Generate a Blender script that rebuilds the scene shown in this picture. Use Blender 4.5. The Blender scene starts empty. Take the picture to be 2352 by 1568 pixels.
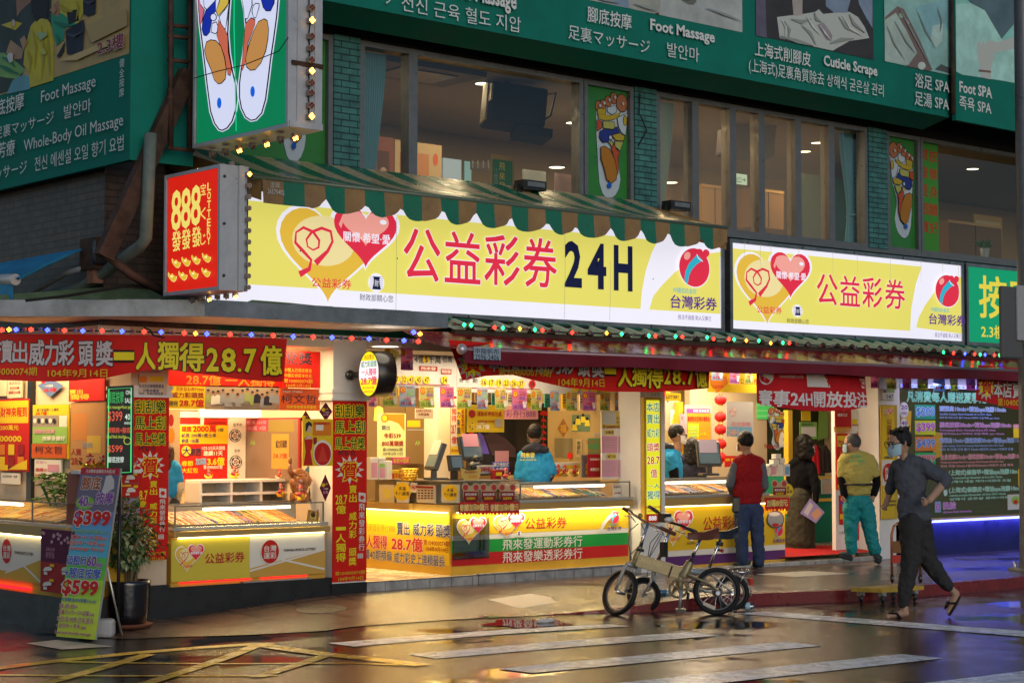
import bpy,bmesh,math,random
from mathutils import Vector,Matrix
R=random.Random(7)
SC=bpy.context.scene
COL=SC.collection
# camera
F,CX,CY,HC=4184.0,1176.0,784.0,1.65
PITCH,YAW=math.atan(214/F),math.radians(49.4)
cam=bpy.data.cameras.new('camera');cam.sensor_width=36;cam.lens=36*F/2352
cam.clip_start=.1;cam.clip_end=500
camo=bpy.data.objects.new('camera',cam);COL.objects.link(camo)
camo.location=(0,0,HC);camo.rotation_euler=(math.pi/2+PITCH,0,YAW-math.pi/2)
SC.camera=camo
# sky, sun, exposure
W=bpy.data.worlds.new('World');SC.world=W;W.use_nodes=True
nt=W.node_tree
sky=nt.nodes.new('ShaderNodeTexSky');sky.sky_type='NISHITA';sky.sun_disc=False
SUN_EL,SUN_AZ=math.radians(14),math.radians(200)
sky.sun_elevation=SUN_EL;sky.sun_rotation=SUN_AZ;sky.air_density=1.0;sky.dust_density=1.0;sky.ozone_density=3.0
nt.links.new(sky.outputs[0],nt.nodes['Background'].inputs[0])
nt.nodes['Background'].inputs[1].default_value=0.078
sl=bpy.data.lights.new('sun','SUN');sl.energy=0.5;sl.angle=math.radians(40);sl.color=(.92,.95,1)
so=bpy.data.objects.new('sun',sl);COL.objects.link(so)
sd=Vector((math.sin(SUN_AZ)*math.cos(SUN_EL),math.cos(SUN_AZ)*math.cos(SUN_EL),math.sin(SUN_EL)))
so.rotation_euler=sd.to_track_quat('Z','Y').to_euler()
so.location=(5,0,20)
SC.view_settings.view_transform='Standard';SC.view_settings.look='None'
SC.view_settings.exposure=0.3;SC.view_settings.gamma=1
SC.render.engine='CYCLES'
cy=SC.cycles
cy.use_denoising=True;cy.max_bounces=7;cy.diffuse_bounces=3;cy.glossy_bounces=3
cy.transmission_bounces=4;cy.transparent_max_bounces=12;cy.sample_clamp_indirect=6
cy.caustics_reflective=False;cy.caustics_refractive=False
def ray(px,py):
 x=(px-CX)/F;y=-(py-CY)/F
 fz=math.sin(PITCH)+y*math.cos(PITCH);ff=math.cos(PITCH)-y*math.sin(PITCH)
 c,s=math.cos(YAW),math.sin(YAW)
 return Vector((ff*c+x*s,ff*s-x*c,fz))
CAM=Vector((0,0,HC))
def FY(px,py,Y):d=ray(px,py);return CAM+d*(Y/d.y)
def FX(px,py,X):d=ray(px,py);return CAM+d*(X/d.x)
def GZ(px,py,z=0):d=ray(px,py);return CAM+d*((z-HC)/d.z)
def sst(a,b,x):t=max(0,min(1,(x-a)/(b-a)));return t*t*(3-2*t)
def road_z(x,y):return-0.06*sst(10.6,7.2,x)*sst(9.5,12.5,y)
def GR(px,py,f=road_z):
 z=0
 for i in range(12):
  p=GZ(px,py,z);z=f(p.x,p.y)
 return Vector((p.x,p.y,z))
 # materials
def lin(h):
 if not isinstance(h,str):return tuple(h)
 h=h.lstrip('#');o=[]
 for i in(0,2,4):
  c=int(h[i:i+2],16)/255
  o.append(c/12.92 if c<=.04045 else((c+.055)/1.055)**2.4)
 return tuple(o)
_M={}
def M(h,rough=.55,metal=0,e=0,noise=0,nscale=6,bump=0,bscale=40,coat=0,ecol=None):
 k=('M',str(h),rough,metal,e,noise,nscale,bump,bscale,coat,str(ecol))
 if k in _M:return _M[k]
 m=bpy.data.materials.new('surface');m.use_nodes=True;n=m.node_tree;b=n.nodes['Principled BSDF']
 c=(*lin(h),1);b.inputs['Base Color'].default_value=c
 b.inputs['Specular IOR Level'].default_value=.5 if(rough<.36 or metal or coat)else.18
 b.inputs['Roughness'].default_value=rough;b.inputs['Metallic'].default_value=metal
 if coat:b.inputs['Coat Weight'].default_value=coat;b.inputs['Coat Roughness'].default_value=.08
 if e:
  b.inputs['Emission Color'].default_value=(*lin(ecol),1)if ecol else c
  b.inputs['Emission Strength'].default_value=e
  if not ecol:b.inputs['Base Color'].default_value=(c[0]*.3,c[1]*.3,c[2]*.3,1)
 if noise or bump:
  tc=n.nodes.new('ShaderNodeTexCoord')
 if noise:
  t=n.nodes.new('ShaderNodeTexNoise');t.inputs['Scale'].default_value=nscale;t.inputs['Detail'].default_value=6
  t.inputs['Roughness'].default_value=.65
  n.links.new(tc.outputs['Object'],t.inputs['Vector'])
  mr=n.nodes.new('ShaderNodeMapRange');mr.inputs[1].default_value=.3;mr.inputs[2].default_value=.7
  mr.inputs[3].default_value=1-noise;mr.inputs[4].default_value=1+noise*.5
  n.links.new(t.outputs[0],mr.inputs[0])
  mx=n.nodes.new('ShaderNodeVectorMath');mx.operation='SCALE';mx.inputs[0].default_value=c[:3]
  n.links.new(mr.outputs[0],mx.inputs['Scale']);n.links.new(mx.outputs[0],b.inputs['Base Color'])
  mr2=n.nodes.new('ShaderNodeMapRange');mr2.inputs[1].default_value=.3;mr2.inputs[2].default_value=.7
  mr2.inputs[3].default_value=max(.03,rough-.15);mr2.inputs[4].default_value=min(1,rough+.15)
  n.links.new(t.outputs[0],mr2.inputs[0]);n.links.new(mr2.outputs[0],b.inputs['Roughness'])
 if bump:
  t2=n.nodes.new('ShaderNodeTexNoise');t2.inputs['Scale'].default_value=bscale;t2.inputs['Detail'].default_value=4
  n.links.new(tc.outputs['Object'],t2.inputs['Vector'])
  bp=n.nodes.new('ShaderNodeBump');bp.inputs['Strength'].default_value=bump;bp.inputs['Distance'].default_value=.02
  n.links.new(t2.outputs[0],bp.inputs['Height']);n.links.new(bp.outputs[0],b.inputs['Normal'])
 _M[k]=m;return m
def E(h,s=1.0):return M(h,.6,0,s*(.8 if s<1.5 else 1))
def glass(tint='#ffffff',refl=.10,rough=.02,haze=0):
 k=('G',tint,refl,rough,haze)
 if k in _M:return _M[k]
 m=bpy.data.materials.new('glass');m.use_nodes=True;n=m.node_tree;n.nodes.remove(n.nodes['Principled BSDF'])
 out=n.nodes['Material Output']
 tr=n.nodes.new('ShaderNodeBsdfTransparent');tr.inputs[0].default_value=(*lin(tint),1)
 gl=n.nodes.new('ShaderNodeBsdfGlossy');gl.inputs['Roughness'].default_value=rough
 lw=n.nodes.new('ShaderNodeLayerWeight');lw.inputs[0].default_value=.25
 ad=n.nodes.new('ShaderNodeMath');ad.operation='MULTIPLY_ADD';ad.inputs[1].default_value=.5;ad.inputs[2].default_value=refl*.5
 n.links.new(lw.outputs['Fresnel'],ad.inputs[0])
 mx=n.nodes.new('ShaderNodeMixShader');n.links.new(ad.outputs[0],mx.inputs[0])
 n.links.new(tr.outputs[0],mx.inputs[1]);n.links.new(gl.outputs[0],mx.inputs[2])
 last=mx
 if haze:
  df=n.nodes.new('ShaderNodeBsdfTranslucent');df.inputs[0].default_value=(.8,.75,.65,1)
  dd=n.nodes.new('ShaderNodeBsdfDiffuse');dd.inputs[0].default_value=(.5,.5,.48,1)
  md=n.nodes.new('ShaderNodeMixShader');n.links.new(df.outputs[0],md.inputs[1]);n.links.new(dd.outputs[0],md.inputs[2])
  m2=n.nodes.new('ShaderNodeMixShader');m2.inputs[0].default_value=haze
  n.links.new(mx.outputs[0],m2.inputs[1]);n.links.new(md.outputs[0],m2.inputs[2]);last=m2
 n.links.new(last.outputs[0],out.inputs[0])
 _M[k]=m;return m
GLASS=glass()
# mesh builder
class MB:
 def __init__(s):s.v=[];s.f=[];s.m=[];s.sm=[];s.mats=[]
 def mi(s,m):
  if m not in s.mats:s.mats.append(m)
  return s.mats.index(m)
 def add(s,vs,fs,m,smooth=False):
  b=len(s.v);s.v+=[Vector(p)for p in vs];i=s.mi(m)
  for f in fs:s.f.append([b+k for k in f]);s.m.append(i);s.sm.append(smooth)
  return s
 def poly(s,pts,m):return s.add(pts,[list(range(len(pts)))],m)
 def box(s,a,b,m,mat4=None):
  (x0,y0,z0),(x1,y1,z1)=a,b
  x0,x1=sorted((x0,x1));y0,y1=sorted((y0,y1));z0,z1=sorted((z0,z1))
  vs=[Vector(p)for p in((x0,y0,z0),(x1,y0,z0),(x1,y1,z0),(x0,y1,z0),(x0,y0,z1),(x1,y0,z1),(x1,y1,z1),(x0,y1,z1))]
  if mat4:vs=[mat4@p for p in vs]
  return s.add(vs,[(3,2,1,0),(4,5,6,7),(0,1,5,4),(1,2,6,5),(2,3,7,6),(3,0,4,7)],m)
 def tube(s,pts,r,m,n=8,caps=True,smooth=True):
  pts=[Vector(p)for p in pts];rs=r if isinstance(r,(list,tuple))else[r]*len(pts)
  vs=[];up=None
  for i,p in enumerate(pts):
   a=pts[max(0,i-1)];b=pts[min(len(pts)-1,i+1)];t=(b-a)
   t=t.normalized()if t.length>1e-9 else Vector((0,0,1))
   if up is None:
    up=Vector((0,0,1))if abs(t.z)<.9 else Vector((1,0,0))
   sd_=t.cross(up)
   if sd_.length<1e-6:sd_=t.orthogonal()
   sd_.normalize();up=sd_.cross(t).normalized()
   for k in range(n):
    an=2*math.pi*k/n
    vs.append(p+(sd_*math.cos(an)+up*math.sin(an))*rs[i])
  fs=[]
  for i in range(len(pts)-1):
   for k in range(n):
    fs.append((i*n+k,i*n+(k+1)%n,(i+1)*n+(k+1)%n,(i+1)*n+k))
  s.add(vs,fs,m,smooth)
  if caps:
   b=len(s.v)-len(vs);i=s.mi(m)
   s.f.append([b+k for k in range(n)][::-1]);s.m.append(i);s.sm.append(False)
   s.f.append([b+(len(pts)-1)*n+k for k in range(n)]);s.m.append(i);s.sm.append(False)
  return s
 def lathe(s,prof,c,m,n=16,axis=(0,0,1),smooth=True):
  ax=Vector(axis).normalized();u=ax.orthogonal().normalized();w=ax.cross(u);c=Vector(c);vs=[]
  for r,h in prof:
   for k in range(n):
    a=2*math.pi*k/n;vs.append(c+ax*h+(u*math.cos(a)+w*math.sin(a))*max(r,1e-4))
  fs=[(i*n+k,i*n+(k+1)%n,(i+1)*n+(k+1)%n,(i+1)*n+k)for i in range(len(prof)-1)for k in range(n)]
  return s.add(vs,fs,m,smooth)
 def ball(s,c,r,m,n=12,rot=None):
  rx,ry,rz=r if isinstance(r,(list,tuple))else(r,r,r);c=Vector(c);h=n//2;vs=[]
  for i in range(h+1):
   t=math.pi*i/h
   for k in range(n):
    a=2*math.pi*k/n
    p=Vector((rx*math.sin(t)*math.cos(a),ry*math.sin(t)*math.sin(a),-rz*math.cos(t)))
    vs.append(c+(rot@p if rot else p))
  fs=[(i*n+k,i*n+(k+1)%n,(i+1)*n+(k+1)%n,(i+1)*n+k)for i in range(h)for k in range(n)]
  return s.add(vs,fs,m,True)
 def torus(s,c,axis,R0,r,m,n=36,k=8):
  ax=Vector(axis).normalized();u=ax.orthogonal().normalized();w=ax.cross(u);c=Vector(c);vs=[]
  for i in range(n):
   a=2*math.pi*i/n;d=u*math.cos(a)+w*math.sin(a)
   for j in range(k):
    b=2*math.pi*j/k;vs.append(c+d*(R0+r*math.cos(b))+ax*r*math.sin(b))
  fs=[(i*k+j,((i+1)%n)*k+j,((i+1)%n)*k+(j+1)%k,i*k+(j+1)%k)for i in range(n)for j in range(k)]
  return s.add(vs,fs,m,True)
 def grid(s,fn,nu,nv,m,smooth=True):
  vs=[fn(i/nu,j/nv)for j in range(nv+1)for i in range(nu+1)]
  fs=[(j*(nu+1)+i,j*(nu+1)+i+1,(j+1)*(nu+1)+i+1,(j+1)*(nu+1)+i)for j in range(nv)for i in range(nu)]
  return s.add(vs,fs,m,smooth)
 def build(s,name,parent=None,local=False,bevel=0):
  me=bpy.data.meshes.new(name)
  off=Vector((0,0,0))if(parent is None or local)else wloc(parent)
  me.from_pydata([tuple(p-off)for p in s.v],[],s.f)
  for m in s.mats:me.materials.append(m)
  me.polygons.foreach_set('material_index',s.m);me.polygons.foreach_set('use_smooth',s.sm);me.update()
  o=bpy.data.objects.new(name,me);COL.objects.link(o)
  if parent:o.parent=parent
  if bevel:
   b=o.modifiers.new('bevel','BEVEL');b.width=bevel;b.segments=2;b.limit_method='ANGLE'
  return o
def wloc(o):
 v=Vector(o.location);p=o.parent
 while p:v+=p.location;p=p.parent
 return v
def tag(o,label=None,cat=None,group=None,kind=None):
 for k,v in(('label',label),('category',cat),('group',group),('kind',kind)):
  if v:o[k]=v
 return o
def thing(name,label,cat,loc=(0,0,0),group=None,rz=0):
 o=bpy.data.objects.new(name,None);COL.objects.link(o);o.location=loc;o.rotation_euler=(0,0,rz)
 o.empty_display_size=.1
 return tag(o,label,cat,group)
def copy_tree(o,parent=None):
 c=o.copy();COL.objects.link(c)
 if parent:c.parent=parent
 for ch in[x for x in COL.objects if x.parent==o]:copy_tree(ch,c)
 return c
 # lettering
_T={}
FLAT=('',0)
def glyphs(txt,bold=0.0,res=2):
 k=(txt,round(bold,4),res)
 if k in _T:return _T[k]
 c=bpy.data.curves.new('t','FONT');c.body=txt;c.resolution_u=res;c.offset=bold
 o=bpy.data.objects.new('t',c)
 me=o.to_mesh()
 vs=[(v.co.x,v.co.y)for v in me.vertices];fs=[list(p.vertices)for p in me.polygons]
 o.to_mesh_clear();bpy.data.objects.remove(o);bpy.data.curves.remove(c)
 _T[k]=(vs,fs);return _T[k]
def oval(cu,cv,ru,rv,n=28,a0=0,rot=0):
 c,s_=math.cos(rot),math.sin(rot);o=[]
 for i in range(n):
  a=a0+2*math.pi*i/n;x,y=ru*math.cos(a),rv*math.sin(a)
  o.append((cu+x*c-y*s_,cv+x*s_+y*c))
 return o
class Pr:
 """flat printed or lit face: layers of flat shapes on one plane, each a little proud of the one below"""
 def __init__(s,O,U=(1,0,0),V=(0,0,1),eps=.0007):
  s.O=Vector(O);s.U=Vector(U).normalized();s.V=Vector(V).normalized();s.N=s.U.cross(s.V);s.k=0;s.mb=MB();s.eps=eps
  s.bend=None
 def at(s,u,v,k=None):
  p=s.O+s.U*u+s.V*v+s.N*(s.eps*(s.k if k is None else k))
  if s.bend:p=s.bend(p,u,v)
  return p
 def uv(s,px,py):
  d=ray(px,py);t=(s.O-CAM).dot(s.N)/d.dot(s.N);p=CAM+d*t-s.O
  return(p.dot(s.U),p.dot(s.V))
 def uvs(s,pts):return[s.uv(*p)for p in pts]
 def poly(s,pts,m,k=None,px=False):
  if px:pts=s.uvs(pts)
  s.k+=1
  a=sum(pts[i][0]*pts[(i+1)%len(pts)][1]-pts[(i+1)%len(pts)][0]*pts[i][1]for i in range(len(pts)))
  if a<0:pts=pts[::-1]
  s.mb.poly([s.at(*p)for p in pts],m);return s
 def rect(s,u0,v0,u1,v1,m):return s.poly([(u0,v0),(u1,v0),(u1,v1),(u0,v1)],m)
 def prect(s,xl,yt,xr,yb,m):
  """rectangle given by its left edge (x, top, bottom) and right x in the photo"""
  u0,v0=s.uv(xl,yb);_,v1=s.uv(xl,yt);u1=s.uv(xr,yb)[0]
  return s.rect(u0,v0,u1,v1,m)
 def line(s,pts,w,m,px=False):
  if px:pts=s.uvs(pts)
  s.k+=1;n=len(pts);L=[];Rr=[]
  for i in range(n):
   a=Vector(pts[max(0,i-1)]);b=Vector(pts[min(n-1,i+1)]);t=(b-a).normalized();q=Vector((-t.y,t.x))
   ww=(w[i]if isinstance(w,(list,tuple))else w)/2
   L.append(Vector(pts[i])+q*ww);Rr.append(Vector(pts[i])-q*ww)
  for i in range(n-1):
   s.mb.poly([s.at(*Rr[i]),s.at(*Rr[i+1]),s.at(*L[i+1]),s.at(*L[i])],m)
  return s
 def text(s,txt,u0,v0,u1,v1,m,bold=0.0,out=None,res=2,shear=0):
  """lettering fitted to a box; out = [(material, extra width)] from the outermost in"""
  cjk=any(ord(ch)>0x2e80 for ch in txt)
  vs0,_=glyphs(txt,0 if cjk else bold*.6,res)
  if not vs0:return s
  xs=[p[0]for p in vs0];ys=[p[1]for p in vs0]
  a,b,c,d=min(xs),max(xs),min(ys),max(ys);sx=(u1-u0)/max(1e-6,b-a);sy=(v1-v0)/max(1e-6,d-c)
  for mm,ex in(out or[])+[(m,0)]:
   s.k+=1
   if not cjk:
    vs,fs=glyphs(txt,(bold+ex)*.6,res);s.mb.add([s.at(u0+(p[0]-a)*sx,v0+(p[1]-c)*sy)for p in vs],fs,mm);continue
   vs,fs=glyphs(txt,0,res);w=(bold+ex)*.62;n=0 if w<.004 else 4 if not ex else 8
   for i in range(max(1,n)):
    an=2*math.pi*(i+.5)/n if n else 0;dx,dy=(w*math.cos(an),w*math.sin(an))if n else(0,0);kk=s.k-.5+i*.06
    s.mb.add([s.at(u0+(p[0]+dx-a)*sx,v0+(p[1]+dy-c)*sy,kk)for p in vs],fs,mm)
  return s
 def ptext(s,txt,xl,yt,xr,yb,m,bold=0.0,out=None,res=2):
  u0,v0=s.uv(xl,yb);_,v1=s.uv(xl,yt);u1=s.uv(xr,yb)[0]
  return s.text(txt,u0,v0,u1,v1,m,bold,out,res)
 def pvtext(s,txt,xl,yt,xr,yb,m,bold=0.0,out=None,gap=.12):
  u0,v0=s.uv(xl,yb);_,v1=s.uv(xl,yt);u1=s.uv(xr,yt)[0]
  return s.vtext(txt,u0,v0,u1,v1,m,bold,out,gap)
 def vtext(s,txt,u0,v0,u1,v1,m,bold=0.0,out=None,gap=.12):
  n=len(txt);h=(v1-v0)/n
  k0=s.k;km=k0
  for i,ch in enumerate(txt):
   if ch==' ':continue
   s.k=k0
   t=v1-i*h;q=.3 if ch=='一' else 0
   du=(u1-u0)*(.3 if ch=='.' else 0)
   s.text(ch,u0+du,t-h*(1-gap)+h*q,u1-du,t-h*q,m,bold,out);km=max(km,s.k)
  s.k=km;return s
 def build(s,name,parent=None):return s.mb.build(name,parent)
def PY(Y,x0=0):return Pr((x0,Y,0))
def PX(X):return Pr((X,0,0),(0,-1,0))
def tmat(*a):return Matrix.Translation(a)
def area(name,loc,sx,sy,energy,col,rot=(0,0,0)):
 l=bpy.data.lights.new(name,'AREA');l.shape='RECTANGLE';l.size=sx;l.size_y=sy;l.energy=energy;l.color=col
 o=bpy.data.objects.new(name,l);COL.objects.link(o);o.location=loc;o.rotation_euler=rot;return o
 # ground
def wet_ground(name,base,rlo,rhi,nsc,spec=.5,tile=0,tint=None,bump=.35,puddle=(.42,.6),grain=.25,wear=0,fsc=90):
 m=bpy.data.materials.new(name);m.use_nodes=True;n=m.node_tree;b=n.nodes['Principled BSDF']
 tc=n.nodes.new('ShaderNodeTexCoord')
 def noise(sc,det=6,rough=.6,vec=None):
  t=n.nodes.new('ShaderNodeTexNoise');t.inputs['Scale'].default_value=sc;t.inputs['Detail'].default_value=det
  t.inputs['Roughness'].default_value=rough;n.links.new(vec or tc.outputs['Object'],t.inputs['Vector']);return t.outputs[0]
 def rng(src,a,b_,c,d):
  r=n.nodes.new('ShaderNodeMapRange');r.inputs[1].default_value=a;r.inputs[2].default_value=b_
  r.inputs[3].default_value=c;r.inputs[4].default_value=d;n.links.new(src,r.inputs[0]);return r.outputs[0]
 big=noise(nsc,5);fine=noise(fsc,6,.75);mid=noise(9,5)
 pud=rng(big,puddle[0],puddle[1],1,0)
 sc=n.nodes.new('ShaderNodeVectorMath');sc.operation='SCALE';sc.inputs[0].default_value=lin(base)
 mm=n.nodes.new('ShaderNodeMath');mm.operation='MULTIPLY';n.links.new(rng(mid,.3,.7,.55,1.35),mm.inputs[0]);n.links.new(rng(noise(150,2,.8),.35,.65,1-grain,1+grain*1.6),mm.inputs[1]);n.links.new(mm.outputs[0],sc.inputs['Scale'])
 if wear:
  m3=n.nodes.new('ShaderNodeMath');m3.operation='MULTIPLY';n.links.new(mm.outputs[0],m3.inputs[0]);n.links.new(rng(noise(16,8,.75),.5-wear,.62-wear,.12,1),m3.inputs[1]);n.links.new(m3.outputs[0],sc.inputs['Scale'])
 colour=sc.outputs[0]
 h=fine
 if tile:
  br=n.nodes.new('ShaderNodeTexBrick');br.inputs['Scale'].default_value=1;br.offset=0
  br.inputs['Brick Width'].default_value=tile;br.inputs['Row Height'].default_value=tile
  br.inputs['Mortar Size'].default_value=.02;br.inputs['Bias'].default_value=0
  br.inputs['Color1'].default_value=(.75,.75,.75,1);br.inputs['Color2'].default_value=(1.15,1.1,1.05,1);br.inputs['Mortar'].default_value=(.05,.05,.05,1)
  n.links.new(tc.outputs['Object'],br.inputs['Vector'])
  mu=n.nodes.new('ShaderNodeVectorMath');mu.operation='MULTIPLY'
  n.links.new(colour,mu.inputs[0]);n.links.new(br.outputs[0],mu.inputs[1]);colour=mu.outputs[0]
 n.links.new(colour,b.inputs['Base Color'])
 ro=n.nodes.new('ShaderNodeMath');ro.operation='MULTIPLY_ADD'
 n.links.new(pud,ro.inputs[0]);ro.inputs[1].default_value=rlo-rhi;ro.inputs[2].default_value=rhi
 n.links.new(ro.outputs[0],b.inputs['Roughness'])
 b.inputs['Specular IOR Level'].default_value=spec
 st=rng(pud,0,1,bump,bump*.08)
 bp=n.nodes.new('ShaderNodeBump');bp.inputs['Distance'].default_value=.009
 n.links.new(st,bp.inputs['Strength']);n.links.new(h,bp.inputs['Height']);n.links.new(bp.outputs[0],b.inputs['Normal'])
 return m
ASPH=wet_ground('wet asphalt',(.026,.023,.021),.04,.14,.9,1.0,fsc=34,bump=.36,puddle=(.40,.52),grain=.6)
PAVE=wet_ground('wet paving',(.075,.05,.041),.08,.27,.7,.65,tile=.6,bump=.35,puddle=(.36,.5))
PAINT=wet_ground('worn white paint',(.85,.85,.83),.2,.42,1.3,.4,bump=.3,wear=.22)
YPAINT=wet_ground('worn yellow paint',(.66,.44,.04),.16,.36,1.3,.5,bump=.3,wear=.21)
mb=MB();xs=[-60,-20,0,4,5,6]+[6.5+.25*i for i in range(22)]+[13,16,20,30,60,90];ys=[-40,-10,0,5,8,9,9.5]+[10+.4*i for i in range(10)]+[14.2,16,20,60]
mb.add([(x,y,road_z(x,y))for y in ys for x in xs],[(j*len(xs)+i,j*len(xs)+i+1,(j+1)*len(xs)+i+1,(j+1)*len(xs)+i)for j in range(len(ys)-1)for i in range(len(xs)-1)],ASPH,True)
tag(mb.build('road'),kind='structure')
edge_px=[(284,1468),(376,1464),(581,1458),(746,1449),(815,1439),(1068,1422),(1252,1413)]
EP=[GR(*p)for p in edge_px]+[GR(x,y)for x,y in((1330,1408),(1450,1405),(1560,1400),(1764,1388),(1964,1380),(2100,1370),(2352,1348))]
EP.append(EP[-1]+Vector((14,-.1,0)))
EP.insert(0,EP[0]+Vector((-.35,.9,0)))
def edge_y(x):
 for a,b in zip(EP,EP[1:]):
  if a.x<=x<=b.x:return a.y+(b.y-a.y)*(x-a.x)/(b.x-a.x)
 return EP[0].y if x<EP[0].x else EP[-1].y
def kerb_h(x):return.105*sst(11.2,12.9,x)
def face_z(x):return-.045+.04*sst(7.3,8.3,x)+.115*sst(8.2,10.4,x)-.04*sst(14,18,x)
def walk_z(x,y):
 e=edge_y(x);t=max(0,min(1,(y-e)/(14.6-e)))if e<14.55 else 1
 return(road_z(x,e)+kerb_h(x)+.004)*(1-t)+max(face_z(x),road_z(x,14.6)+.01)*t
def GW(px,py):return GR(px,py,walk_z)
mb=MB();xs=[EP[0].x+(EP[-1].x-EP[0].x)*(i/160)**1.3 for i in range(161)];nt_=10
mb.add([(x,edge_y(x)+(max(14.75,edge_y(x)+.1)-edge_y(x))*j/nt_,walk_z(x,edge_y(x)+(max(14.75,edge_y(x)+.1)-edge_y(x))*j/nt_)+.002)for j in range(nt_+1)for x in xs],[(j*161+i,j*161+i+1,(j+1)*161+i+1,(j+1)*161+i)for j in range(nt_)for i in range(160)],PAVE,True)
tag(mb.build('pavement'),kind='structure')
KERB=M((.19,.014,.018),.28,noise=.35,nscale=3)
mb=MB();kx=[11.15+.2*i for i in range(80)]
for a,b in zip(kx,kx[1:]):
 pa,pb=(Vector((x,edge_y(x),0))for x in(a,b));za,zb=kerb_h(a)+.008,kerb_h(b)+.008
 mb.poly([pa+Vector((0,-.006,-.02)),pb+Vector((0,-.006,-.02)),pb+Vector((0,-.004,zb)),pa+Vector((0,-.004,za))],KERB)
 mb.poly([pa+Vector((0,-.004,za)),pb+Vector((0,-.004,zb)),pb+Vector((0,.11,zb+.002)),pa+Vector((0,.11,za+.002))],KERB)
tag(mb.build('kerb'),kind='structure')
def strip(name,pts,w,m,n=10,lift=.005):
 P=[GR(*p)for p in pts];mb=MB();Q=[]
 for a,b in zip(P,P[1:]):Q+=[a.lerp(b,i/n)for i in range(n)]
 Q.append(P[-1]);L=[]
 for i,q in enumerate(Q):
  t=(Q[min(i+1,len(Q)-1)]-Q[max(i-1,0)]);t.z=0;t.normalize();s_=Vector((-t.y,t.x,0))*w/2
  for e in(s_,-s_):
   p=q+e;L.append(Vector((p.x,p.y,road_z(p.x,p.y)+lift)))
 for i in range(len(Q)-1):mb.poly([L[2*i+1],L[2*i+3],L[2*i+2],L[2*i]],m)
 return tag(mb.build(name),kind='structure')
def patch(name,px,m,n=10,lift=.005):
 a,b,c,d=[GR(*p)for p in px];mb=MB()
 def f(u,v):
  p=a.lerp(b,u).lerp(d.lerp(c,u),v);return(p.x,p.y,road_z(p.x,p.y)+lift)
 mb.grid(f,n,2,m,False);return tag(mb.build(name),kind='structure')
for q in(((813,1485),(1446,1438.5),(1393,1433.5),(753,1477)),((1000,1513),(1653,1460),(1581,1452),(938,1503)),((1223,1546),(1889,1483),(1804,1474),(1144,1536)),((1450,1592),(2166,1512),(2069,1502),(1350,1576)),((2250,1588),(2600,1540),(2500,1523),(2110,1571))):
 patch('crosswalk_stripe',q,PAINT)
patch('road_line',((1690,1409),(2400,1466),(2400,1453),(1764,1404.5)),PAINT)
patch('road_patch',((142,1492),(262,1485),(130,1470),(60,1478)),M((.33,.33,.31),.5,noise=.3,nscale=5),lift=.006)
strip('yellow_line',[(-60,1542),(100,1522),(308,1500),(470,1487),(578,1480),(628,1479)],.15,YPAINT,lift=.007)
strip('yellow_line',[(590,1481),(746,1503),(880,1518),(972,1529)],.16,YPAINT,lift=.009)
strip('yellow_line',[(100,1519),(804,1523),(938,1528)],.07,YPAINT,lift=.006)
strip('yellow_line',[(-80,1549),(640,1552)],.08,YPAINT,lift=.006)
for a,b in(((90,1574),(342,1503)),((325,1574),(592,1482)),((590,1556),(748,1506))):
 strip('yellow_line',[a,b],.12,YPAINT,lift=.008)
def cover(name,label,c,rx,m,round_=True,ry=None):
 z=walk_z(c.x,c.y)+.006;mb=MB()
 sl_=(walk_z(c.x+.1,c.y)-walk_z(c.x-.1,c.y))/.2;sy=(walk_z(c.x,c.y+.1)-walk_z(c.x,c.y-.1))/.2
 pts=oval(0,0,rx,ry or rx,36)if round_ else[(-rx,-ry),(rx,-ry),(rx,ry),(-rx,ry)]
 top=[(c.x+u,c.y+v,z+u*sl_+v*sy)for u,v in pts]
 mb.poly(top,m)
 n=len(top);mb.add(top+[(x,y,q-.03)for x,y,q in top],[(i,n+i,n+(i+1)%n,(i+1)%n)for i in range(n)],m)
 if round_:
  mb.torus((c.x,c.y,z-.004),(-sl_,-sy,1),rx*.8,.006,IRON,36,5)
 tag(mb.build(name),label,'manhole cover')
IRON=M((.06,.05,.045),.45,.6,noise=.4,nscale=20,bump=.6,bscale=60)
STEEL=M((.38,.36,.33),.4,.5,noise=.2,nscale=30,bump=.5,bscale=80)
cover('manhole_cover','round dark iron manhole cover in the wet pavement in front of the red pillar banner',GW(738,1397),.23,IRON)
cover('access_cover','pale square steel cover in the pavement left of the bicycles',GW(1201,1380),.36,STEEL,False,.3)
cover('access_cover','grey square steel cover in the pavement left of the trolley',GW(1845,1318),.45,STEEL,False,.28)
cover('manhole_cover','dark oval iron cover in the pavement by the navy wall',GW(2240,1283),.28,IRON)
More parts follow.
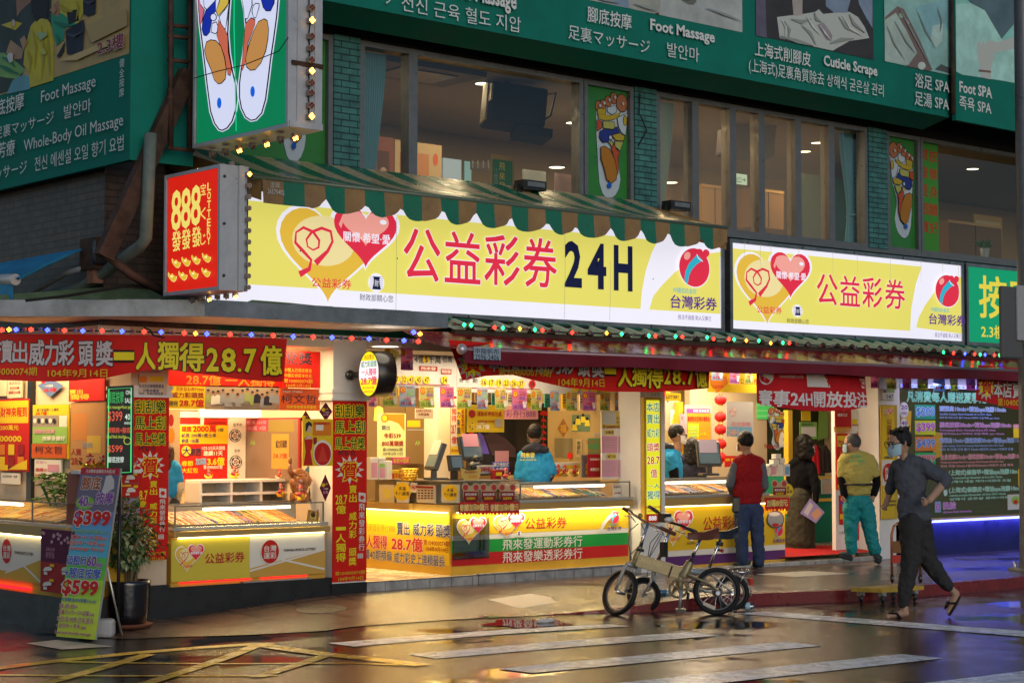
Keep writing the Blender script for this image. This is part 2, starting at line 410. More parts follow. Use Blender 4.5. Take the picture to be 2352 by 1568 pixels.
# the building
WHITE=M((.72,.70,.66),.45,noise=.08,nscale=3)
CREAM=M((.58,.46,.32),.5,noise=.12,nscale=3)
DKBRICK=M((.055,.035,.026),.8,noise=.5,nscale=5)
DKGREEN=M((.012,.10,.065),.6,noise=.3,nscale=4)
BLACK=M((.012,.012,.013),.35,noise=.3,nscale=6)
ALU=M((.17,.175,.18),.4,.5,noise=.2,nscale=10)
DARK=M((.012,.011,.010),.8)
GREYM=M((.20,.21,.22),.4,.6,noise=.3,nscale=5)
ZINC=M((.26,.27,.29),.33,.8,noise=.45,nscale=3.5)
RUST=M((.075,.042,.03),.7,noise=.75,nscale=5)
def brickmat(c1,c2,mo,w=.2,h=.065):
 m=bpy.data.materials.new('brickwork');m.use_nodes=True;n=m.node_tree;b=n.nodes['Principled BSDF']
 tc=n.nodes.new('ShaderNodeTexCoord');mp=n.nodes.new('ShaderNodeMapping');mp.inputs['Rotation'].default_value=(math.pi/2,0,0)
 n.links.new(tc.outputs['Object'],mp.inputs[0])
 sx=n.nodes.new('ShaderNodeSeparateXYZ');n.links.new(tc.outputs['Object'],sx.inputs[0])
 ad=n.nodes.new('ShaderNodeMath');n.links.new(sx.outputs[0],ad.inputs[0]);n.links.new(sx.outputs[1],ad.inputs[1])
 cx_=n.nodes.new('ShaderNodeCombineXYZ');n.links.new(ad.outputs[0],cx_.inputs[0]);n.links.new(sx.outputs[2],cx_.inputs[1])
 br=n.nodes.new('ShaderNodeTexBrick');br.inputs['Scale'].default_value=1;br.inputs['Brick Width'].default_value=w;br.inputs['Row Height'].default_value=h
 br.inputs['Mortar Size'].default_value=.006;n.links.new(cx_.outputs[0],br.inputs['Vector'])
 for k,c in(('Color1',c1),('Color2',c2),('Mortar',mo)):br.inputs[k].default_value=(*c,1)
 no=n.nodes.new('ShaderNodeTexNoise');no.inputs['Scale'].default_value=7;no.inputs['Detail'].default_value=6;n.links.new(tc.outputs['Object'],no.inputs[0])
 mr=n.nodes.new('ShaderNodeMapRange');mr.inputs[1].default_value=.3;mr.inputs[2].default_value=.7;mr.inputs[3].default_value=.55;mr.inputs[4].default_value=1.25
 n.links.new(no.outputs[0],mr.inputs[0])
 sc=n.nodes.new('ShaderNodeVectorMath');sc.operation='SCALE';n.links.new(br.outputs[0],sc.inputs[0]);n.links.new(mr.outputs[0],sc.inputs['Scale'])
 n.links.new(sc.outputs[0],b.inputs['Base Color']);b.inputs['Roughness'].default_value=.45
 bp=n.nodes.new('ShaderNodeBump');bp.inputs['Distance'].default_value=.01;bp.inputs['Strength'].default_value=.8;bp.invert=True
 n.links.new(br.outputs['Fac'],bp.inputs['Height']);n.links.new(bp.outputs[0],b.inputs['Normal'])
 return m
TEAL=brickmat((.036,.155,.145),(.048,.185,.17),(.006,.03,.03))
BROWNB=brickmat((.06,.035,.022),(.075,.042,.028),(.028,.018,.013))
B=thing('corner_building','brick corner building with teal piers, grey framed windows and lit ground floor shops','building',(8.2,14.6,0))
def part(name,mb,parent=B,**k):return mb.build(name,parent,**k)
def bx(name,a,b,m,parent=B,bevel=0):return MB().box(a,b,m).build(name,parent,bevel=bevel)
YF=14.6
def pillar(x0,x1,z0,base,y1=15.0,top=2.62,m=WHITE):
 mb=MB().box((x0,YF,z0),(x1,y1,top),m)
 if base:mb.box((x0-.012,YF-.012,-.3),(x1+.012,y1,z0),BLACK)
 return mb.build('pillar',B)
pillar(10.22,10.615,.21,True);pillar(8.02,8.40,.30,True,m=CREAM)
P2=pillar(14.41,14.80,-.1,False,14.95);P3=pillar(18.66,19.10,-.1,False,14.95)
for x0,x1 in((10.22,10.615),(8.02,8.40)):
 mb=MB()
 for i,d in enumerate((.03,.02,.03)):mb.box((x0-d,YF-d,1.985+i*.035),(x1+d,15.0,2.02+i*.035),WHITE)
 mb.build('moulding',B)
mb=MB().box((8.40,YF+.005,-.3),(10.22,15.3,.27),BLACK)
mb.box((7.36,14.25,-.4),(7.62,14.6,.24),BLACK);mb.box((7.36,14.6,-.4),(7.98,22,.24),BLACK)
mb.build('plinth',B)
FLOORT=M((.62,.50,.36),.25,noise=.1,nscale=4)
STEP=brickmat((.35,.34,.32),(.40,.39,.37),(.15,.15,.14),.28,.2)
bx('shop_floor',(10.615,YF+.03,-.2),(14.6,19.5,.205),FLOORT)
bx('shop_floor',(14.6,YF+.03,-.2),(44,19.5,.12),FLOORT)
bx('shop_floor',(8.2,15.3,-.2),(10.6,19.5,.2),FLOORT)
bx('step',(10.62,YF,-.2),(12.05,YF+.03,.205),STEP)
bx('step',(12.06,YF-.01,-.2),(14.41,YF+.03,.215),STEP)
bx('step',(14.80,YF-.05,-.2),(18.66,YF+.03,.115),STEP)
CEIL=M((.66,.6,.52),.6)
bx('shop_ceiling',(7.7,14.62,2.5),(44,19.5,2.62),CEIL)
bx('shop_wall',(8.2,19.4,.2),(44,19.5,2.5),CREAM)
bx('spandrel',(8.9,YF+.02,2.62),(44,YF+.3,3.98),DKGREEN)
bx('header',(7.75,YF+.02,5.58),(44,YF+.3,8.6),DARK)
bx('side_wall',(7.75,YF+.3,2.62),(7.95,26,8.6),BROWNB)
bx('upper_floor',(7.95,YF+.3,3.6),(44,20,3.7),M((.2,.16,.12),.6))
bx('upper_ceiling',(7.95,YF+.3,5.72),(44,20,5.8),M((.34,.29,.22),.6))
bx('upper_wall',(7.95,19.2,3.7),(44,19.3,5.72),M((.36,.27,.16),.6))
bx('roof',(7.75,YF+.3,8.5),(44,26,8.6),DARK)
for x0,x1 in((10.215,10.53),(14.345,14.69),(18.52,18.90)):bx('brick_pier',(x0,YF,3.98),(x1,YF+.3,5.58),TEAL)
bx('corner_pier',(7.75,YF+.02,2.62),(8.9,YF+.3,5.58),BROWNB)
HAZEG=glass('#fff1d8',.06,.05,.2);CLEAR=glass('#f0f2ea',.12)
ZB,ZT=4.02,5.57
def window(x0,x1,g,fr=.055,y=YF+.06,zb=ZB,zt=ZT,depth=.09):
 mb=MB()
 mb.box((x0,y-.05,zb),(x0+fr,y+depth,zt),ALU);mb.box((x1-fr,y-.05,zb),(x1,y+depth,zt),ALU)
 mb.box((x0+fr,y-.05,zb),(x1-fr,y+depth,zb+fr),ALU);mb.box((x0+fr,y-.05,zt-fr),(x1-fr,y+depth,zt),ALU)
 f=mb.build('window',B)
 q=MB().poly([(x0+fr,y+.02,zb+fr),(x1-fr,y+.02,zb+fr),(x1-fr,y+.02,zt-fr),(x0+fr,y+.02,zt-fr)],g)
 q.build('pane',f);return f
for x0,x1,g in((8.95,10.21,None),(10.535,11.20,CLEAR),(11.20,13.56,CLEAR),(13.575,14.335,None),(14.70,15.34,HAZEG),(15.34,15.98,HAZEG),(15.98,16.49,HAZEG),(16.49,17.16,HAZEG),(17.16,17.80,HAZEG),(17.80,18.51,CLEAR),(18.91,19.61,None),(19.62,22.2,CLEAR)):
 window(x0,x1,g or CLEAR)
bx('sill',(8.9,YF-.05,3.975),(44,YF+.02,4.018),ALU)
# lit and printed signs above the shops
def heart(u0,v0,u1,v1,n=44):
 o=[]
 for i in range(n):
  t=2*math.pi*i/n;x=math.sin(t)**3;y=(13*math.cos(t)-5*math.cos(2*t)-2*math.cos(3*t)-math.cos(4*t))
  o.append((u0+(u1-u0)*(x+1)/2,v0+(v1-v0)*(y+17)/29))
 return o
class Lot:
 """colours of the lottery artwork, lit from behind or plain print"""
 def __init__(s,lit):
  k=(lambda h,e=1:E(h,lit))if lit else(lambda h,e=1:M(h,.35))
  s.white,s.yel,s.red,s.pink,s.gold,s.pale,s.navy,s.cyan,s.purple=[k(h)for h in('#f4f2ff','#e9df6c','#e0304a','#f3a498','#e6bb42','#f0dfa0','#141a3c','#2fb4cc','#5a2f8c')]
  s.grn,s.crim=k('#1a8a48'),k('#b01828')
def hearts(P,u0,v0,u1,v1,L,detail=True):
 w,h=u1-u0,v1-v0;X=lambda a:u0+w*a;Yv=lambda b:v0+h*b
 H=lambda a,b,c,d:heart(X(a),Yv(b),X(c),Yv(d))
 P.poly(H(-.02,-.025,.83,.965),L.white);P.poly(H(.42,.345,1.02,1.02),L.white,k=P.k)
 P.poly(H(.01,.005,.80,.935),L.gold)
 P.poly(oval(X(.37),Yv(.62),w*.26,h*.25),L.pale)
 rb=[(.17,.27),(.25,.33),(.265,.42),(.2,.50),(.135,.58),(.14,.68),(.2,.735),(.28,.70),(.33,.62),(.325,.55),(.28,.52),(.235,.55),(.225,.62),(.27,.70),(.35,.745),(.425,.72),(.44,.62),(.40,.52),(.30,.39)]
 P.line([(X(a),Yv(b))for a,b in rb],[w*q for q in(.045,.03,.02,.025,.022,.014,.02,.022,.02,.016,.012,.012,.016,.02,.022,.022,.02,.024,.045)],L.red)
 P.text('公益彩券',X(.27),Yv(.155),X(.60),Yv(.25),L.red,.015)
 P.poly(H(.45,.38,.99,.995),L.red)
 P.poly(H(.52,.60,.92,.955),L.pink)
 if detail:
  P.poly([(X(a),Yv(b))for a,b in((.49,.80),(.53,.92),(.58,.95),(.53,.84),(.51,.76))],L.pink)
  P.poly(oval(X(.87),Yv(.86),w*.03,h*.025,12),L.white)
 P.text('關懷·希望·愛',X(.53),Yv(.635),X(.93),Yv(.735),L.white,.03)
def ministry(P,u,v,w,h,L):
 P.poly(oval(u+w/2,v+h*.66,w*.24,h*.34,20),L.white)
 if h>.1:
  for i in range(7):P.line([(u+w*.3,v+h*(.45+.07*i)),(u+w*.7,v+h*(.45+.07*i))],h*.012,L.purple)
 P.poly([(u+w*a,v+h*b)for a,b in((.37,.42),(.63,.42),(.59,.62),(.585,.8),(.61,.87),(.39,.87),(.415,.8),(.41,.62))],L.navy)
 P.text('財',u+w*.44,v+h*.52,u+w*.56,v+h*.76,L.white)
 P.text('財政部關心您',u,v,u+w,v+h*.24,L.navy)
def lot_mark(P,u0,v0,u1,v1,L,words=True):
 w,h=u1-u0,v1-v0;X=lambda a:u0+w*a;Yv=lambda b:v0+h*b
 P.poly(oval(X(.52),Yv(.68),w*.345,h*.33),L.white);P.poly(oval(X(.52),Yv(.68),w*.33,h*.315),L.red)
 P.poly([(X(a),Yv(b))for a,b in((.36,.39),(.30,.48),(.32,.6),(.40,.74),(.56,.88),(.62,.91),(.70,.81),(.56,.73),(.46,.64),(.40,.54),(.38,.44))],L.cyan)
 P.poly(heart(X(.56),Yv(.79),X(.85),Yv(.995)),L.red);P.line([(X(.57),Yv(.9)),(X(.6),Yv(.84)),(X(.7),Yv(.79))],w*.015,L.white)
 P.poly(oval(X(.36),Yv(.86),w*.075,h*.06,14,0,.5),L.pink)
 if words:
  P.text('中國信託金控',X(.06),Yv(.25),X(.56),Yv(.335),L.cyan,.01)
  P.text('台灣彩券',X(.0),Yv(.0),X(1),Yv(.21),L.purple,.03)
def framebox(name,a,b,m,fr,face='Y',parent=None):
 """shallow metal box with an open front rim"""
 mb=MB();(x0,y0,z0),(x1,y1,z1)=a,b
 if face=='Y':
  mb.box((x0,y0+.03,z0),(x1,y1,z1),m)
  mb.box((x0,y0-.012,z0),(x0+fr,y0+.03,z1),m);mb.box((x1-fr,y0-.012,z0),(x1,y0+.03,z1),m)
  mb.box((x0+fr,y0-.012,z0),(x1-fr,y0+.03,z0+fr),m);mb.box((x0+fr,y0-.012,z1-fr),(x1-fr,y0+.03,z1),m)
 else:
  mb.box((x0+.03,y0,z0),(x1,y1,z1),m)
  mb.box((x0-.012,y0,z0),(x0+.03,y0+fr,z1),m);mb.box((x0-.012,y1-fr,z0),(x0+.03,y1,z1),m)
  mb.box((x0-.012,y0+fr,z0),(x0+.03,y1-fr,z0+fr),m);mb.box((x0-.012,y0+fr,z1-fr),(x0+.03,y1-fr,z1),m)
 return mb.build(name,parent)
BOLT=M((.05,.05,.055),.4,.6)
LITE=.86
LT=Lot(LITE)
# the long lottery sign
YS=13.95
t=thing('lottery_sign','long backlit yellow and white lottery sign ending in 24H under the striped awning','sign',(11,YS,2.8))
x0,x1=8.33,FY(1663,700,YS).x;z0,z1=2.79,3.90
framebox('frame',(x0,YS,z0),(x1,YS+.42,z1),ZINC,.05,parent=t)
P=PY(YS+.005);P.rect(x0+.05,z0+.05,x1-.05,z1-.05,LT.white)
u=lambda x,y=600:P.uv(x,y)[0]
vb,vt=P.uv(588,654)[1],P.uv(588,462)[1]
P.poly([(x0+.06,vb),(u(1471,709),vb),(u(1474,660),vb+.25*(vt-vb)),(u(1483,620),vb+.55*(vt-vb)),(u(1497,575),vb+.82*(vt-vb)),(u(1511,552),vt),(x0+.06,vt)],LT.yel)
pts=[(1491,711),(1500,680),(1520,655),(1550,625),(1590,598),(1630,582),(1658,578)]
P.poly([P.uv(*p)for p in pts]+[(x1-.06,vt-.12),(x1-.06,vb),(u(1491),vb)],LT.yel)
hu0,hv0=P.uv(638,690);hu1,hv1=P.uv(913,520)[0],P.uv(638,448)[1]
hearts(P,hu0,hv0+.0,hu1,hv1-.03,LT)
mu,mv=P.uv(824,690);ministry(P,mu,mv,u(901)-mu,.27,LT)
RED2=LT.red
for ch,xl,xr in(('公',925,1008),('益',1019,1100),('彩',1110,1190),('券',1199,1275)):
 a=P.uv(xl,642+(xl-925)*.055)
 P.text(ch,a[0],a[1],u(xr),a[1]+.50,RED2,.02,[(LT.white,.02)])
vb24=P.uv(1293,659)[1]
for ch,xl,xr in(('2',1293,1333),('4',1346,1389),('H',1406,1449)):
 P.text(ch,u(xl),vb24,u(xr),vb24+.485,LT.navy,.055)
a=P.uv(1536,707);lot_mark(P,a[0],a[1],u(1641),a[1]+.68,LT)
P.ptext('投注不過度 助人又樂己',1553,722,1629,733,LT.purple)
for(x,y)in((908,594),(1120,602),(685,577),(1495,641)):a=P.uv(x,y);P.poly(oval(a[0],a[1],.008,.008,8),E('#60582a',.3))
SEAM=E('#a8a48a',.55)
for x,y0,y1 in((1292,470,722),(1396,540,726),(905,440,706)):P.line([P.uv(x,y0+60),P.uv(x+1,(y0+y1)/2+30),P.uv(x-1,y1+10)],.004,SEAM)
P.build('printed_face',t)
mb=MB()
for i in range(8):mb.ball((x0+.5+i*.85,YS-.014,z0+.025),.012,BOLT,8)
mb.build('screws',t)
# second lottery sign
t=thing('lottery_sign','shorter backlit yellow and white lottery sign, right of the striped awning','sign',(17,YS,2.8))
x0,x1=FY(1676,700,YS).x,FY(2213,700,YS).x
framebox('frame',(x0,YS,2.80),(x1,YS+.42,3.86),ZINC,.045,parent=t)
P=PY(YS+.005);P.rect(x0+.045,2.845,x1-.045,3.815,LT.white)
vb,vt=P.uv(1764,740)[1],P.uv(1764,582)[1]+.02
P.poly([(x0+.05,vb),(u(2090,750),vb),(u(2093,700),vb+.35*(vt-vb)),(u(2103,650),vb+.72*(vt-vb)),(u(2117,610),vt),(x0+.05,vt)],LT.yel)
P.poly([P.uv(*p)for p in((2104,752),(2110,728),(2125,700),(2150,665),(2180,645),(2211,634))]+[(x1-.05,vt-.2),(x1-.05,vb)],LT.yel)
a=P.uv(1690,742);hearts(P,a[0],a[1],u(1861),a[1]+.86,LT)
a=P.uv(1805,741);ministry(P,a[0],a[1],u(1854)-a[0],.22,LT)
for ch,xl,xr in(('公',1874,1920),('益',1927,1971),('彩',1978,2022),('券',2030,2074)):
 a=P.uv(xl,698+(xl-1874)*.062);P.text(ch,a[0],a[1],u(xr),a[1]+.36,RED2,.02,[(LT.white,.015)])
a=P.uv(2130,744);lot_mark(P,a[0],a[1],u(2211),a[1]+.64,LT)
P.ptext('投注不過度 助人又樂己',2143,763,2203,774,LT.purple)
for x,y1 in((1705,600),(1742,640),(1766,612),(1830,640),(1908,650),(1964,628),(2040,690),(2110,650),(2160,640),(2196,700)):P.line([P.uv(x,556+(x-1680)*.1),P.uv(x+.5,y1)],[.007,.002],E('#c8c0a0',.72))
P.build('printed_face',t)
mb=MB()
for i in range(5):mb.ball((x0+.3+i*.95,YS-.014,2.82),.012,BOLT,8);mb.ball((x0+.3+i*.95,YS-.014,3.84),.012,BOLT,8)
mb.build('screws',t)
# green sign
t=thing('massage_sign','green lit sign with yellow character 按 and 2.3樓 behind the lamp post','sign',(20.5,YS,2.8))
x0,x1=FY(2219,700,YS).x,22.6
framebox('frame',(x0,YS,2.80),(x1,YS+.42,3.86),ZINC,.045,parent=t)
P=PY(YS+.005);P.rect(x0+.045,2.845,x1-.045,3.815,E('#12a070',.75))
YL=E('#ecd84a',.8)
P.ptext('按摩',2250,632,2378,728,YL,.03);P.ptext('2.3樓',2254,745,2306,775,YL,.03);P.build('printed_face',t)
# green billboards with photographs
BGREEN=M((.005,.165,.125),.7,noise=.18,nscale=2.5);BTXT=M((.62,.66,.66),.5)
YB=13.9
t=thing('billboard','long dark green billboard of massage photographs and white multilingual lettering above the windows','billboard',(14,YB,5.7))
xa,xb=FY(745,5,YB).x-.8,FY(2181,270,YB).x
zb=FY(1470,133,YB).z-.02
MB().box((xa,YB,zb),(xb,YB+.05,8.4),BGREEN).box((xa,YB+.05,zb),(xb,YB+.5,zb+.03),BGREEN).build('panel',t)
MB().add([(xa,YB+.01,zb-.0),(xb,YB+.01,zb),(xb,YB+.42,zb-.10),(xa,YB+.42,zb-.10)],[(0,1,2,3)],BGREEN).build('fold',t)
P=PY(YB-.004)
def photo_top(P,xl,xr,yl,yr,m):
 a,b=P.uv(xl,yl),P.uv(xr,yr);P.rect(a[0],(a[1]+b[1])/2,b[0],(a[1]+b[1])/2+1.6,m);return a[0],(a[1]+b[1])/2,b[0]
PW=M((.42,.46,.46),.5,noise=.3,nscale=2.6);PB=M((.22,.30,.42),.5,noise=.3,nscale=2.6);PD=M((.05,.05,.055),.5,noise=.3,nscale=2.6);PG=M((.16,.17,.16),.5,noise=.3,nscale=2.6);PSK=M((.42,.38,.36),.5,noise=.3,nscale=2.6);PTOW=M((.46,.50,.48),.5)
a=P.uv(1705,75);vv=a[1]
P.rect(P.uv(1060,0)[0],vv,a[0],vv+1.6,PW)
pq=lambda pts,m:P.poly(pts,m,px=True)
pq([(1370,1),(1446,20),(1440,-20),(1430,-200),(1370,-200)],PB);pq([(1446,20),(1512,31),(1520,-10),(1500,-200),(1435,-200)],M((.36,.38,.34),.5,noise=.3,nscale=2.6))
pq([(1560,-30),(1565,2),(1580,11),(1592,12),(1599,5),(1600,-30)],PG);pq([(1503,32),(1513,29),(1513,35)],M((.1,.04,.03),.5,noise=.3,nscale=2.6))
u0,v0,u1=photo_top(P,1735,2006,82,137,PD)
pq([(1784,40),(1800,38),(1850,32),(1872,28),(1880,22),(1890,33),(1915,30),(1950,28),(1970,40),(1985,62),(1996,88),(1950,95),(1912,117),(1870,108),(1790,88)],PTOW)
pq([(1815,-40),(1822,38),(1842,35),(1843,-40)],PSK);pq([(1894,-40),(1896,15),(1915,30),(1945,30),(1955,-10),(1950,-40)],PB);pq([(1966,-40),(1972,10),(1985,35),(2003,66),(2003,-40)],PB)
pq([(1876,58),(1890,52),(1902,68),(1911,83),(1908,95),(1896,92)],M((.3,.27,.3),.5,noise=.3,nscale=2.6))
pq([(1735,-40),(1735,82),(1760,88),(1756,-20),(1750,-40)],M((.12,.11,.17),.5,noise=.3,nscale=2.6))
u0,v0,u1=photo_top(P,2031,2182,143,172,M((.30,.55,.52),.5,noise=.3,nscale=2.6))
BRN=M((.20,.15,.14),.5)
pq([(2031,40),(2060,15),(2075,22),(2110,90),(2140,160),(2135,164),(2080,152),(2105,120),(2060,45),(2031,55)],BRN)
pq([(2031,47),(2056,30),(2080,70),(2105,122),(2085,150),(2031,140)],M((.42,.54,.5),.5,noise=.3,nscale=2.6))
pq([(2100,18),(2182,-5),(2182,60),(2160,75),(2140,115),(2130,80),(2115,50)],M((.25,.50,.55),.5,noise=.3,nscale=2.6));pq([(2140,60),(2165,55),(2162,95),(2148,110),(2136,100)],M((.46,.66,.62),.5,noise=.3,nscale=2.6))
pq([(2145,160),(2160,148),(2182,158),(2182,170)],M((.10,.12,.12),.5,noise=.3,nscale=2.6));pq(oval(2115,152,9,9,16),M((.55,.66,.62),.5,noise=.3,nscale=2.6))
pq(oval(2068,37,6,6,14),M((.3,.45,.35),.5,noise=.3,nscale=2.6));pq([(2073,45),(2078,44),(2087,54),(2085,55)],PTOW)
FD,FL=M((.26,.30,.29),.5),M((.58,.62,.6),.5)
def strokes(P,L,w,m):[P.line(q,[w*.3,w,w*.2]if len(q)==3 else w,m,px=True)for q in L]
strokes(P,[[(1800,50),(1812,70),(1808,95)],[(1840,60),(1860,78),(1872,104)],[(1815,45),(1840,52),(1862,44)],[(1925,40),(1940,62),(1972,80)],[(1905,100),(1930,92),(1960,90)],[(1948,34),(1958,55),(1984,76)],[(1790,84),(1830,96),(1866,106)],[(1868,30),(1872,44),(1884,52)]],.05,FD)
strokes(P,[[(1792,46),(1803,64),(1800,84)],[(1850,38),(1864,62),(1880,80)],[(1932,36),(1950,66),(1978,84)],[(1880,60),(1893,78),(1904,92)]],.03,FL)
strokes(P,[[(2062,18),(2092,75),(2136,158)],[(2052,50),(2078,96),(2100,124)],[(2105,30),(2122,70),(2146,112)],[(2150,20),(2160,50),(2156,74)],[(2034,60),(2050,100),(2076,140)]],.03,FD)
strokes(P,[[(1374,0),(1392,2),(1420,8)],[(1452,10),(1480,18),(1505,26)],[(1560,-8),(1575,-2),(1596,-6)],[(1620,20),(1660,34),(1700,50)]],.03,FD)
for s_,xl,yt,xr,yb,bd in(('전신 근육 혈도 지압',918,-12,1192,26,0),('腳底按摩',1345,15,1446,51,.015),('Foot Massage',1489,44,1637,78,.045),('足裏マッサージ',1301,57,1488,91,0),('발안마',1528,98,1601,131,0),('上海式削腳皮',1729,96,1857,129,.015),('Cuticle Scrape',1887,127,2010,159,.045),('(上海式)足裏角質除去 상해식 굳은살 관리',1715,134,2024,170,0),('浴足 SPA',2097,169,2175,201,.02),('足湯 SPA',2096,210,2174,242,.015),('ジ',880,-22,897,10,0),('Oil Massage',1040,-48,1181,10,.04)):
 P.ptext(s_,xl,yt,xr,yb,BTXT,bd)
P.build('printed_face',t)
t=thing('billboard','short green billboard reading Foot SPA beyond the rusty pole, behind the lamp post','billboard',(20.5,13.7,5.6))
YB2=13.78;xa2=FY(2196,270,YB2).x
MB().box((xa2,YB2,zb-.05),(25,YB2+.06,8.4),BGREEN).build('panel',t)
P=PY(YB2-.004);a=P.uv(2334,194)
P.rect(xa2+.01,a[1]+.01,a[0],a[1]+1.6,M((.25,.58,.52),.5,noise=.3,nscale=2.6))
pq([(2196,-30),(2330,-30),(2334,50),(2300,90),(2260,30),(2240,20)],M((.10,.17,.2),.5,noise=.3,nscale=2.6));pq([(2196,10),(2230,8),(2262,25),(2300,90),(2330,110),(2330,190),(2210,172),(2196,165)],M((.40,.72,.66),.5,noise=.3,nscale=2.6))
pq([(2243,100),(2250,93),(2254,105),(2258,92),(2264,104),(2268,90),(2276,105),(2285,112),(2282,130),(2276,160),(2276,183),(2252,178),(2250,150),(2244,130)],PTOW)
pq([(2266,92),(2290,98),(2334,84),(2334,112),(2300,118),(2280,122)],PTOW);pq([(2248,160),(2276,163),(2275,168),(2247,165)],M((.2,.12,.1),.5,noise=.3,nscale=2.6))
P.ptext('Foot SPA',2203,186,2278,212,BTXT,.04);P.ptext('족욕 SPA',2203,220,2276,250,BTXT,.02);P.ptext('金箔',2330,246,2360,272,BTXT)
P.build('printed_face',t)
mb=MB().tube([FY(2187,-40,13.82),FY(2189,262,13.82)],.028,RUST)
mb.tube([FY(2187,258,13.84),FY(2400,300,13.84)],.03,RUST);tag(mb.build('rusty_pole'),'rusty brown pole between the two green billboards','pole')
XL=7.6
t=thing('billboard','green billboard on the side street face with a photograph of people in yellow shirts','billboard',(XL,15,4))
ya,zq=FX(298,365,XL).y,FX(298,367,XL).z
MB().box((XL,ya,zq),(XL+.06,20,8.4),BGREEN).box((XL+.06,ya,zq-.0),(XL+.62,ya+.05,8.4),BGREEN).build('panel',t)
P=PX(XL-.004)
a,b=P.uv(0,220),P.uv(297,122)
TAN=M((.46,.34,.14),.5,noise=.3,nscale=2.6);YSH=M((.52,.46,.04),.5,noise=.3,nscale=2.6);TG=M((.03,.28,.17),.5,noise=.3,nscale=2.6);HAIR_P=M((.015,.013,.012),.5)
P.rect(a[0]-2,(a[1]+b[1])/2,b[0],(a[1]+b[1])/2+2.2,TAN);vlo=(a[1]+b[1])/2
pq=lambda pts,m:P.poly(pts,m,px=True)
pq([(-40,-60),(120,-60),(118,60),(90,110),(60,150),(40,205),(-40,228)],M((.035,.05,.04),.5,noise=.3,nscale=2.6))
pq([(-30,120),(10,122),(35,140),(58,160),(40,182),(10,178),(-30,170)],M((.20,.42,.12),.5,noise=.3,nscale=2.6));pq([(14,122),(25,92),(55,115),(50,135),(30,138)],M((.38,.25,.15),.5,noise=.3,nscale=2.6))
pq([(3,58),(32,48),(52,54),(36,70)],YSH);pq([(36,-30),(40,40),(50,25),(72,5),(75,-30)],M((.3,.16,.1),.5,noise=.3,nscale=2.6))
pq([(16,217),(30,185),(55,172),(72,178),(70,205)],M((.12,.33,.42),.5,noise=.3,nscale=2.6))
pq([(72,60),(85,45),(108,42),(117,55),(125,100),(124,185),(70,202),(68,165),(55,150),(58,110)],YSH)
pq([(72,-30),(74,25),(84,52),(96,42),(110,46),(112,10),(115,-30)],HAIR_P)
pq([(118,40),(128,25),(160,25),(178,55),(150,68),(148,92),(132,106),(124,80)],TG);pq([(134,28),(139,-5),(192,-5),(193,30),(180,58),(155,40),(148,34)],YSH)
pq([(123,12),(136,2),(140,25),(135,40),(126,35)],M((.34,.19,.11),.5,noise=.3,nscale=2.6));pq([(155,28),(180,22),(184,48),(160,57)],HAIR_P)
pq([(152,72),(194,45),(197,60),(192,122),(175,131),(156,124)],M((.02,.022,.035),.5,noise=.3,nscale=2.6));pq([(194,-30),(224,-30),(222,32),(205,39),(194,33)],M((.02,.022,.035),.5,noise=.3,nscale=2.6));pq([(133,130),(143,112),(152,95),(150,118),(140,134)],HAIR_P)
strokes(P,[[(78,70),(86,110),(82,160)],[(98,60),(104,120),(98,186)],[(112,70),(114,120),(118,176)],[(66,118),(74,140),(70,170)],[(140,10),(150,22),(170,28)],[(180,4),(184,20),(178,46)]],.05,M((.34,.29,.02),.5))
strokes(P,[[(128,50),(146,58),(170,60)],[(132,80),(140,94),(136,102)],[(0,150),(22,160),(48,172)],[(8,132),(26,140),(40,156)]],.04,M((.015,.16,.09),.5))
pq([(118,24),(128,16),(134,24),(128,34)],M((.38,.22,.13),.5));pq([(50,92),(60,82),(66,96),(58,118)],M((.38,.24,.15),.5));pq([(20,130),(26,122),(34,124),(34,142),(26,146)],M((.5,.54,.58),.5));pq([(32,47),(38,46),(39,60),(34,62)],M((.5,.4,.38),.5));pq([(96,118),(106,112),(112,124),(102,128)],M((.40,.46,.1),.5));pq([(200,60),(296,20),(297,60),(215,100)],M((.40,.30,.13),.5));pq([(140,140),(250,96),(290,90),(180,140)],M((.52,.40,.18),.5))
strokes(P,[[(90,78),(100,84),(114,80)]],.08,M((.30,.42,.22),.5));strokes(P,[[(155,78),(175,84),(194,74)],[(196,4),(210,8),(222,4)]],.03,M((.05,.055,.07),.5))
MAR=M((.22,.02,.04),.5)
for s_,xl,yt,xr,yb,bd in(('腳底按摩',-22,238,60,275,.015),('Foot Massage',100,211,225,246,0),('足裏マッサージ',-6,294,129,322,0),('발안마',153,244,215,275,0),('芳療',1,330,40,366,.01),('Whole-Body Oil Massage',61,323,289,357,0),('전신 에센셜 오일 향기 요법',86,362,290,395,0),('マッサージ',-22,392,68,420,0)):
 P.ptext(s_,xl,yt,xr,yb,BTXT,bd)
P.pvtext('健全按摩',281,138,293,228,BTXT)
P.ptext('2.3樓',231,96,291,129,MAR,.04,[(M((.7,.68,.6),.5,noise=.3,nscale=2.6),.035)])
P.build('printed_face',t)
